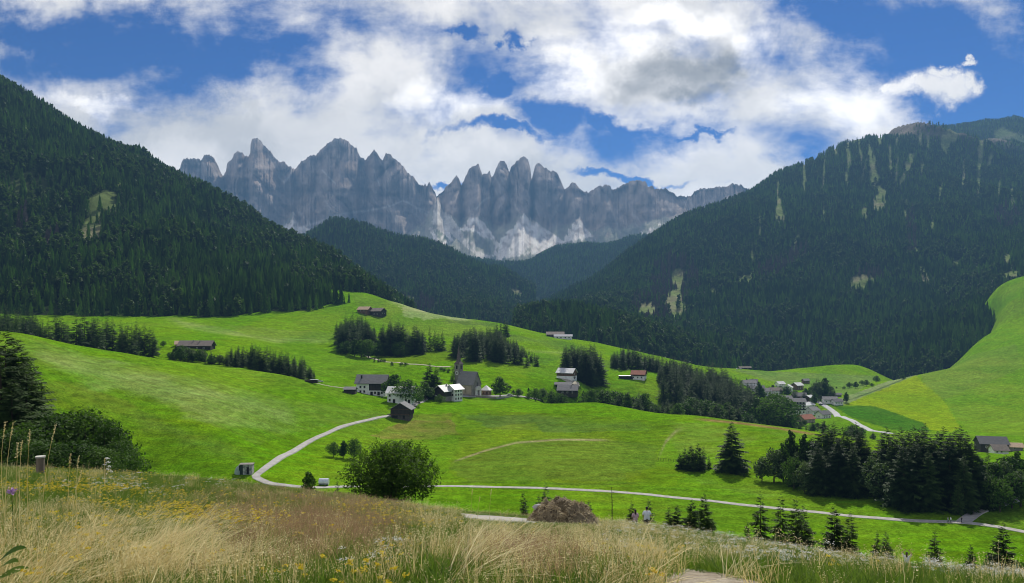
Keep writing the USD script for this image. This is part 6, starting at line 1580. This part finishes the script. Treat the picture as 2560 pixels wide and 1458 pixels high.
ln, wd = r.uniform(.06, .24, m)[:, None], r.uniform(.006, .016, m)[:, None]
c0 = np.stack([bxp, byp, bz + .015], 1)
sv = np.stack([c0 - dirs * ln / 2 - sd * wd, c0 - dirs * ln / 2 + sd * wd, c0 + dirs * ln / 2 + np.array([0, 0, .02])], 1).reshape(-1, 3)
obj('straw', (sv, np.arange(m * 3).reshape(-1, 3)), M_STRAW_H, heap, kind='stuff')
for dx, dz, s_, lab in ((0.05, .98, .20, 'dark clod on top of the heap'), (-.98, .82, .13, 'pale grey clod on the left of the heap'), (0.9, .80, .12, None), (.45, .92, .12, None), (-.45, .9, .1, None)):
    k = trimesh.creation.icosphere(3, 1.0)
    k.vertices *= (0.75 + 0.5 * meshkit.fbm(k.vertices * 2.2 + dx * 9, 3, 7))[:, None] * np.array([s_ * 1.7, s_ * 1.2, s_])
    obj('clod', k.apply_translation([dx, .15, dz]), M_PAVE if lab and 'pale' in lab else M_DUNG, heap, smooth=True, label=lab)

# the grey slab left of the heap: a level sheet
def fore_patch(name, poly, mat, lift, label, d0=4, d1=60, kind='structure', n=60):
    """A sheet on the near slope under a picture outline of (u, d) corners."""
    pts = np.array([[(u - CU) / F * d, d] for u, d in poly])
    pol = shapely.Polygon(pts)
    x0_, y0_, x1_, y1_ = pol.bounds
    gx, gy = np.meshgrid(np.linspace(x0_, x1_, n), np.linspace(y0_, y1_, n))
    ins = shapely.contains_xy(pol, gx.ravel(), gy.ravel()).reshape(gx.shape)
    V = np.stack([gx, gy, zfore(gx, gy) + lift], -1).reshape(-1, 3)
    q_ = grid_faces(n, n)
    q_ = q_[ins.ravel()[q_].all(1)]
    use, inv = np.unique(q_, return_inverse=True)
    V, q_ = V[use], inv.reshape(q_.shape)
    return obj(name, (V, q_), mat, smooth=True, label=label, kind=kind)


fore_patch('concrete_slab', [(1130, 27.5), (1180, 23), (1250, 22), (1335, 23), (1350, 29), (1335, 36), (1230, 37), (1150, 35)], simple('slab_concrete', (0.40, 0.375, 0.34), 0.95, scale=2.0, dark=(0.30, 0.28, 0.25), spec=0.1, bump=0.6, bscale=30), 0.05, 'pale grey gravel patch left of the dung heap')
fore_patch('foot_path', [(1630, 4.6), (1640, 6.2), (1690, 7.6), (1760, 7.3), (1830, 6.5), (1960, 5.7), (2080, 5.0), (2120, 4.2), (1800, 3.6)], simple('path_earth', (0.40, 0.35, 0.27), 0.95, scale=9.0, dark=(0.22, 0.18, 0.13), bump=0.9, bscale=40, spec=0.1), 0.03, 'pale earth footpath at the lower right')
p = on_fore(101, 30)
st = thing('wooden_post_stump', p, 12, label='short weathered wooden post in the grass before the dark trees', cat='post')
obj('post', trimesh.creation.cylinder(.16, .9, sections=10).apply_translation([0, 0, .3]), simple('grey_wood', (0.26, 0.21, 0.15), 0.9, scale=6, dark=(0.15, 0.12, 0.09), stretch=(1, 1, .15)), st)
obj('cap', trimesh.creation.cylinder(.19, .06, sections=10).apply_translation([0, 0, .781]), simple('pale_cap', (0.5, 0.48, 0.42), 0.8), st)


def tube_mesh(pts, radii, sides=6):
    p = np.asarray(pts, float)
    t = np.gradient(p, axis=0)
    t /= np.linalg.norm(t, axis=1, keepdims=True) + 1e-12
    ref = np.where(np.abs(t[:, 2:]) < 0.9, [[0, 0, 1.0]], [[1.0, 0, 0]])
    a = np.cross(t, ref)
    a /= np.linalg.norm(a, axis=1, keepdims=True) + 1e-12
    b = np.cross(t, a)
    th = np.arange(sides) * 2 * np.pi / sides
    V = p[:, None] + np.broadcast_to(radii, (len(p),))[:, None, None] * (np.cos(th)[None, :, None] * a[:, None] + np.sin(th)[None, :, None] * b[:, None])
    i, j = np.meshgrid(np.arange(len(p) - 1), np.arange(sides), indexing='ij')
    q = np.stack([i * sides + j, i * sides + (j + 1) % sides, (i + 1) * sides + (j + 1) % sides, (i + 1) * sides + j], -1).reshape(-1, 4)
    return V.reshape(-1, 3), q


ps = on_fore(1530, 46)
top_z = (CV - 1217) / F * 46 - ps[2]
sap = thing('bare_sapling', ps, label='thin bare dead sapling between the dung heap and the two people', cat='sapling')
obj('stem', tube_mesh([(0, 0, -.2), (.01, 0, top_z * .5), (-.02, 0, top_z)], np.array([.035, .028, .012])), M_BARK, sap)
for k in range(9):
    z = top_z * (0.3 + .07 * k)
    a = k * 2.4
    L_ = .38 - .025 * k
    obj('twig', tube_mesh([(0, 0, z), (L_ * .6 * math.cos(a), L_ * .6 * math.sin(a), z - .02), (L_ * math.cos(a), L_ * math.sin(a), z - .1)], np.array([.009, .006, .003]), 4), M_BARK, sap)

# ------------------------------------------------------------------ the tall grass of the near slope: past counting
def grass_mat(name, a, b, trans=0.35, spec=0.15, tip=None):
    N = {'oi': ('object_info', {}), 'ri': ('geometry', {}), 'ad': ('math', {'math_type': 'add'}), 'fr': ('math', {'math_type': 'fraction'}), 'm': ('mix_color', {'a': a, 'b': b}), 'd': ('principled_bsdf', {'roughness': 0.6, 'specular_ior_level': spec}), 't': ('translucent_bsdf', {}), 'x': ('mix_closure', {'fac': trans})}
    L = [('oi.random', 'ad.value1'), ('ri.random_per_island', 'ad.value2'), ('ad.value', 'fr.value1'), ('fr.value', 'm.fac'), ('m.result', 'd.base_color'), ('m.result', 't.color'), ('d.BSDF', 'x.closure1'), ('t.BSDF', 'x.closure2')]
    return usdkit.material(stage, f'/World/Looks/{name}', N, L, surface='x.closure')


MG_GREEN = grass_mat('green_blades', (0.065, 0.140, 0.010), (0.175, 0.265, 0.028), 0.55)
MG_STRAW = grass_mat('straw_blades', (0.44, 0.33, 0.11), (0.72, 0.59, 0.27), 0.5)
MG_PALE = grass_mat('pale_straw_blades', (0.66, 0.55, 0.25), (0.85, 0.76, 0.43), 0.5)
MG_BROWN = grass_mat('brown_panicles', (0.24, 0.135, 0.07), (0.42, 0.28, 0.15), 0.35)
MG_WHITE = grass_mat('white_petals', (0.66, 0.67, 0.62), (0.80, 0.80, 0.76), 0.3)
MG_YELLOW = grass_mat('yellow_petals', (0.62, 0.45, 0.02), (0.75, 0.60, 0.04), 0.3)
MG_PURPLE = simple('purple_petals', (0.42, 0.22, 0.50), 0.8)
MG_HERB = grass_mat('herb_leaves', (0.055, 0.120, 0.012), (0.115, 0.200, 0.026), 0.4)


def blades(r, n, rad, h0, h1, w, lean, bend=0.5, ldir=None):
    """n tapering ribbons of three pieces growing from a disc."""
    V, Fc = [], []
    for i in range(n):
        a, q = r.uniform(0, 2 * np.pi), rad * math.sqrt(r.random())
        b = np.array([q * math.cos(a), q * math.sin(a), -.03])
        az = r.uniform(0, 2 * np.pi) if ldir is None else ldir + r.normal() * 0.55
        h, l = r.uniform(h0, h1), lean * r.uniform(0.2, 1.5)
        d = np.array([math.cos(az), math.sin(az), 0])
        s = np.array([-d[1], d[0], 0]) if r.random() < .5 else np.array([math.cos(a * 3), math.sin(a * 3), 0])
        ww = w * r.uniform(.6, 1.4)
        for k, (f, wd) in enumerate(((0, 1), (.45, .85), (.8, .5), (1, 0))):
            c = b + np.array([0, 0, h * (f - bend * .3 * f * f * l)]) + d * h * l * f ** (1 + bend)
            V += [c] if wd == 0 else [c - s * ww * wd / 2, c + s * ww * wd / 2]
        o = i * 7
        Fc += [[o, o + 1, o + 3], [o, o + 3, o + 2], [o + 2, o + 3, o + 5], [o + 2, o + 5, o + 4], [o + 4, o + 5, o + 6]]
    return np.array(V), np.array(Fc)


def specks(r, cs, rs, n, size, flat=0.5):
    """Small petals or seeds scattered in little clusters."""
    V, Fc = [], []
    for c, q in zip(cs, rs):
        d = r.normal(size=(n, 3)) * np.array([1, 1, flat]) * q * .55 + np.array(c)
        t1 = r.normal(size=(n, 3))
        t1[:, 2] *= .45
        t1 /= np.linalg.norm(t1, axis=1, keepdims=True)
        t2 = np.cross(t1, r.normal(size=(n, 3)) + np.array([0, 0, 1.2]))
        t2 /= np.linalg.norm(t2, axis=1, keepdims=True)
        s = size * r.uniform(.6, 1.4, n)[:, None]
        V.append(np.stack([d - t1 * s, d - t2 * s * .6, d + t1 * s, d + t2 * s * .6], 1).reshape(-1, 3))
    m = sum(len(x) for x in V) // 4
    o = np.arange(m) * 4
    return np.vstack(V), np.concatenate([np.stack([o, o + 1, o + 2], 1), np.stack([o, o + 2, o + 3], 1)])


def merge(*ms):
    V, Fc, n = [], [], 0
    for v, f in ms:
        f = np.asarray(f)
        if f.shape[1] == 4:
            f = np.vstack([f[:, [0, 1, 2]], f[:, [0, 2, 3]]])
        V.append(v), Fc.append(f + n)
        n += len(v)
    return np.vstack(V), np.vstack(Fc)


def stems(r, n, rad, h0, h1, w, lean):
    v, f = blades(r, n, rad, h0, h1, w, lean, 0.35)
    tips = v.reshape(n, 7, 3)[:, 6]
    return (v, f), tips


def tuft_kinds():
    K = {'green': [], 'straw': [], 'bent': [], 'panicle': [], 'umbel': [], 'yellow': [], 'herb': [], 'tall': []}
    for s in range(4):
        r = np.random.default_rng(400 + s)
        K['green'].append([(blades(r, 64, .16, .07, .25, .0066, .7), MG_GREEN)])
        st, tips = stems(r, 30, .15, .16, .42, .0036, .35)
        K['straw'].append([(st, MG_STRAW), (specks(r, tips - np.array([0, 0, .02]), [.016] * len(tips), 5, .006, 2.6), MG_PALE), (blades(r, 26, .15, .08, .26, .0056, .8), MG_STRAW)])
        K['bent'].append([(blades(r, 22, .12, .22, .50, .0080, 1.5, .9, ldir=.25), MG_PALE), (blades(r, 22, .13, .15, .40, .0058, 1.2, .9, ldir=.1), MG_STRAW)])
        st, tips = stems(r, 20, .16, .18, .38, .0022, .3)
        K['panicle'].append([(st, MG_BROWN), (specks(r, tips - np.array([0, 0, .02]), [.03] * len(tips), 10, .005, 1.3), MG_BROWN), (blades(r, 22, .15, .08, .24, .0052, .7), MG_STRAW)])
        st, tips = stems(r, 4, .12, .16, .36, .0045, .3)
        K['umbel'].append([(st, MG_HERB), (specks(r, tips, r.uniform(.025, .05, 4), 20, .0075, .22), MG_WHITE), (blades(r, 34, .15, .08, .25, .006, .8), MG_GREEN)])
        st, tips = stems(r, 4, .12, .14, .30, .004, .3)
        K['yellow'].append([(st, MG_HERB), (specks(r, tips, [.02] * 4, 16, .0095, .4), MG_YELLOW), (blades(r, 34, .15, .07, .22, .0052, .8), MG_GREEN)])
        K['herb'].append([(blades(r, 28, .16, .06, .17, .018, 1.0, .8), MG_HERB)])
        st, tips = stems(r, 4, .12, .35, .60, .0030, .25)
        K['tall'].append([(st, MG_PALE), (specks(r, tips - np.array([0, 0, .04]), [.02] * 4, 9, .006, 2.6), MG_PALE)])
    return K


KG = tuft_kinds()


def gz(u, v, spec):
    """Sum of soft ellipses over the picture of the slope, 0..1."""
    w = np.zeros(np.shape(u))
    for cu, cv, ru, rv, a in spec:
        w = np.maximum(w, a * np.exp(-(((u - cu) / ru) ** 2 + ((v - cv) / rv) ** 2)))
    return w


Z_STRAW = [(40, 1390, 130, 60, .8), (330, 1400, 150, 60, .8), (560, 1430, 120, 50, .5), (1220, 1370, 170, 60, .9), (1440, 1350, 170, 50, .9), (1560, 1420, 150, 50, .7), (1690, 1450, 130, 50, 1.0), (1060, 1330, 90, 45, .6), (180, 1280, 120, 25, .25), (1330, 1440, 150, 40, .5)]
Z_BENT = [(270, 1360, 130, 45, 1.0), (380, 1380, 130, 60, .9), (100, 1420, 150, 60, .5), (1700, 1440, 130, 40, .6), (1200, 1380, 100, 60, .4)]
Z_PAN = [(760, 1320, 170, 70, 1.0), (640, 1280, 120, 40, .7), (880, 1310, 110, 60, .8), (1330, 1400, 120, 50, .4)]
Z_UMB = [(1800, 1340, 220, 50, .7), (2050, 1390, 220, 45, 1.0), (2350, 1420, 250, 40, 1.0), (1650, 1320, 120, 30, .6), (940, 1380, 60, 50, .5), (1850, 1400, 150, 40, .4), (300, 1215, 220, 18, .4), (2520, 1440, 120, 40, 1.0)]
Z_YEL = [(160, 1250, 220, 45, 1.0), (430, 1285, 150, 35, .9), (620, 1300, 110, 40, .5), (970, 1285, 120, 25, .9), (450, 1400, 300, 60, .3), (980, 1420, 70, 40, .8)]
Z_GREEN = [(300, 1310, 140, 30, .8), (1000, 1430, 130, 50, .9), (500, 1225, 500, 22, .8), (1900, 1400, 260, 70, 1.0), (2300, 1450, 400, 60, .9), (850, 1440, 120, 40, .8), (1130, 1280, 160, 18, .8)]


def meadow_stuff():
    pts = []
    for a, b, per in ((3.4, 7, 75), (7, 13, 48), (13, 22, 26), (22, 34, 15), (34, 52, 9)):
        n = int((b * b - a * a) * 0.75 * per)
        d = np.sqrt(rng.uniform(a * a, b * b, n))
        u = rng.uniform(-60, 2620, n)
        pts.append(np.stack([(u - CU) / F * d, d], 1))
    p = np.vstack(pts)
    z = zfore(p[:, 0], p[:, 1])
    u, v = uv_of(np.stack([p[:, 0], p[:, 1], z], 1))
    vv = v - 0.12 * F / p[:, 1]                        # where the middle of the tuft shows
    keep = v < 1700
    # nothing grows on the slab, the footpath or the heap
    d = p[:, 1]
    slab = shapely.contains_xy(shapely.Polygon([((a - CU) / F * b, b) for a, b in [(1138, 27.5), (1185, 23.4), (1250, 22.4), (1330, 23.4), (1345, 29), (1330, 35), (1230, 36), (1155, 34)]]), p[:, 0], p[:, 1])
    path = shapely.contains_xy(shapely.Polygon([((a - CU) / F * b, b) for a, b in [(1640, 4.4), (1650, 6.2), (1700, 7.4), (1760, 7.1), (1830, 6.3), (1950, 5.6), (2060, 5.0), (2120, 4.0), (1800, 3.3)]]), p[:, 0], p[:, 1])
    hp = ((p[:, 0] - hx) / 1.55) ** 2 + ((p[:, 1] - hy) / 1.2) ** 2 < 1
    keep &= ~(slab | path | hp)
    p, z, u, v, vv, d = (a[keep] for a in (p, z, u, v, vv, d))
    n1 = meshkit.fbm(np.stack([p[:, 0] / 1.3, p[:, 1] / 1.3, 0 * d], -1), 3, 131)
    n2 = meshkit.fbm(np.stack([p[:, 0] / 2.4, p[:, 1] / 2.4, 0 * d], -1), 3, 132)
    W = {'straw': gz(u, vv, Z_STRAW) * sstep(.3, .7, n1) * 1.0 + .07, 'bent': gz(u, vv, Z_BENT) * .85 * (.4 + 1.2 * n2), 'panicle': gz(u, vv, Z_PAN) * 2.4 * (.4 + n2), 'umbel': gz(u, vv, Z_UMB) * .8 * sstep(.45, .72, n1), 'yellow': gz(u, vv, Z_YEL) * 2.2 * sstep(.40, .66, n2) + .05 * sstep(.5, .7, n1), 'green': 1.0 + gz(u, vv, Z_GREEN) * 1.2 + .8 * sstep(.5, .68, n2), 'herb': .13 + gz(u, vv, Z_GREEN) * .12, 'tall': gz(u, vv, Z_STRAW) * .10 + .02}
    names = list(W)
    w = np.stack([np.maximum(W[k], 0) for k in names], 1)
    w /= w.sum(1, keepdims=True)
    pick = (w.cumsum(1) > rng.random(len(d))[:, None]).argmax(1)
    LAB = {'straw': ('dry_grass', 'tall dry straw coloured grass on the near slope'), 'bent': ('bent_grass', 'long pale grass leaves bent over to the right'), 'panicle': ('seed_grass', 'reddish brown seeding grass on the near slope'), 'umbel': ('white_flowers', 'white umbel flowers in the near meadow'), 'yellow': ('yellow_flowers', 'yellow flowers in the near meadow'), 'green': ('green_grass', 'green grass of the near slope'), 'herb': ('leafy_herbs', 'low broad leaved herbs in the near meadow'), 'tall': ('tall_grass', 'single tall grass stalks above the near meadow')}
    for k, nm in enumerate(names):
        m = pick == k
        n = int(m.sum())
        if not n:
            continue
        name, lab = LAB[nm]
        pi = UsdGeom.PointInstancer.Define(stage, fresh('/World', name))
        tag(pi, lab, 'flowers' if 'flower' in name else 'grass', kind='stuff')
        protos = []
        for i, parts in enumerate(KG[nm]):
            q = UsdGeom.Xform.Define(stage, f'{pi.GetPath()}/tuft_kind_{"abcd"[i]}')
            for j, (mesh, mat) in enumerate(parts):
                usdkit.mesh(stage, f'{q.GetPath()}/piece_{"abc"[j]}', mesh, mat)
            protos.append(q.GetPath())
        pi.CreatePrototypesRel().SetTargets(protos)
        s = rng.uniform(.75, 1.25, n) * (1.0 if nm not in ('straw', 'panicle') else .95)
        hk = np.array([{'straw': .42, 'bent': .42, 'panicle': .38, 'umbel': .36, 'yellow': .30, 'green': .2, 'herb': .15, 'tall': .55}[nm]] * n)
        ztop = z[m] + hk
        vt = CV - F * ztop / d[m]
        cap = np.interp(u[m], [0, 1120, 1150, 1330, 1345, 1500, 1520, 1560, 1570, 1640, 1650, 2230, 2240, 2305, 2315, 2600], [0, 0, 1303, 1303, 1309, 1309, 0, 0, 1302, 1302, 0, 0, 1416, 1416, 0, 0])
        want = (CV - np.maximum(vt, cap)) / F * d[m] - z[m]
        low = np.where(d[m] < 40, np.clip(want / hk, .12, 1), 1.0)
        far = 1 + .5 * sstep(14, 40, d[m])
        ang = rng.uniform(0, 2 * np.pi, n) if nm != 'bent' else rng.normal(0, .35, n)
        pi.CreatePositionsAttr(Vt.Vec3fArray.FromNumpy(np.stack([p[m, 0], p[m, 1], z[m]], 1).astype(np.float32)))
        pi.CreateScalesAttr(Vt.Vec3fArray.FromNumpy(np.stack([s * far, s * far, s * low * (.92 + .1 * rng.random(n))], 1).astype(np.float32)))
        pi.CreateOrientationsAttr(Vt.QuathArray([Gf.Quath(float(math.cos(a / 2)), 0.0, 0.0, float(math.sin(a / 2))) for a in ang]))
        pi.CreateProtoIndicesAttr(Vt.IntArray.FromNumpy(rng.integers(0, 4, n).astype(np.int32)))


meadow_stuff()

# single plants that stand out
r = np.random.default_rng(9)
STALK = [((20, 1330), 9.0, (10, 1062), .16), ((12, 1325), 9.2, (30, 1060), .10), ((100, 1320), 9.4, (136, 1066), .10), ((70, 1318), 9.6, (72, 1080), .05), ((50, 1322), 9.3, (52, 1105), .05), ((44, 1325), 9.2, (42, 1115), .04), ((170, 1322), 9.6, (174, 1140), .04), ((192, 1310), 10, (194, 1146), .05), ((180, 1330), 9.4, (202, 1180), .12), ((1178, 1310), 17, (1181, 1225), .05), ((1225, 1312), 17, (1228, 1226), .05), ((1195, 1312), 17, (1200, 1245), .08)]
for k, ((u0, v0), d, (u1, v1), bend) in enumerate(STALK):
    b = on_fore(u0, d)
    tip = np.array([(u1 - CU) / F * d, d, (CV - v1) / F * d]) - b
    g = thing('grass_stalk', b, label=(f'bleached grass stalk at the left edge, {ORD[sorted(range(9), key=lambda i: STALK[i][2][0]).index(k)]} tip from left' if k < 9 else f'tall bleached grass stalk left of the dung heap, {ORD[sorted(range(9, 12), key=lambda i: STALK[i][2][0]).index(k)]} from left'), cat='grass stalk', group='tall stalks at the left edge' if k < 9 else 'tall stalks on the brow')
    ps_ = [np.array([tip[0] * t + bend * 0 * t, 0.02 * t, tip[2] * t]) + np.array([bend * (t ** 3 - t), 0, 0]) for t in np.linspace(0, 1, 8)]
    obj('stem', tube_mesh(ps_, np.linspace(.0035, .0018, 8), 5), MG_PALE, g)
    hd_ = [ps_[-1] * t + ps_[-2] * (1 - t) for t in np.linspace(.2, 1.1, 6)]
    obj('seed_head', specks(r, hd_, [.012] * 6, 9, .008, 2.0), MG_PALE, g)
b = on_fore(30, 9.0)
th_z = (CV - 1230) / F * 9.0 - b[2]
th = thing('thistle', b, label='purple thistle flower at the left edge of the near meadow', cat='flower')
obj('stem', tube_mesh([(0, 0, -.05), (.01, 0, th_z * .5), (0, 0, th_z)], np.array([.006, .005, .004])), MG_HERB, th)
obj('flower_head', specks(r, [(0, 0, th_z + .01)], [.05], 120, .012, .7), MG_PURPLE, th)
b = on_fore(0, 5.6)
lp = thing('broad_leaf_plant', b + np.array([-.02, 0, 0]), label='broad leaved green plant leaning in at the left picture edge', cat='plant')
for k, (du, h_, az) in enumerate(((0.0, .52, 10), (.01, .42, -15), (.0, .30, 25), (-.05, .6, 160), (-.06, .45, 200))):
    n_ = 9
    s_ = np.linspace(0, 1, n_)
    c = np.stack([.20 * s_ * math.cos(math.radians(az)), .20 * s_ * math.sin(math.radians(az)), h_ * .55 + .30 * h_ * s_ * (1.7 - s_)], 1)
    wv = .032 * np.sin(np.pi * np.clip(s_ * .97 + .02, 0, 1)) ** .8
    sd_ = np.array([-math.sin(math.radians(az)), math.cos(math.radians(az)), .5])
    Vl = np.concatenate([c - sd_ * wv[:, None], c + np.array([0, 0, -.004]), c + sd_ * wv[:, None]], 0)
    fl = [[i, i + 1, n_ + i + 1, n_ + i] for i in range(n_ - 1)] + [[n_ + i, n_ + i + 1, 2 * n_ + i + 1, 2 * n_ + i] for i in range(n_ - 1)]
    obj('leaf', (Vl, np.array(fl)), MG_HERB, lp, smooth=True)
    obj('stalk', tube_mesh([(0, 0, -.05), (0, 0, h_ * .3), tuple(c[0])], np.array([.006, .005, .004])), MG_HERB, lp)
b = on_fore(262, 24)
tz = (CV - 1146) / F * 24 - b[2]
fp = thing('white_flower_plant', b, label='tall plant with white blossoms in front of the dark leafy trees', cat='plant')
obj('stem', tube_mesh([(0, 0, -.05), (0, 0, tz)], np.array([.016, .010])), MG_PALE, fp)
for k, (dx, zz) in enumerate(((.06, tz), (.11, tz - .12), (.02, tz - .20), (.16, tz - .27), (.10, tz - .36), (.2, tz - .42))):
    obj('blossom', specks(r, [(dx, 0, zz)], [.06], 26, .022, .5), MG_WHITE, fp)
    obj('side_stem', tube_mesh([(0, 0, max(.1, zz - .2)), (dx, 0, zz)], np.array([.008, .005]), 4), MG_HERB, fp)
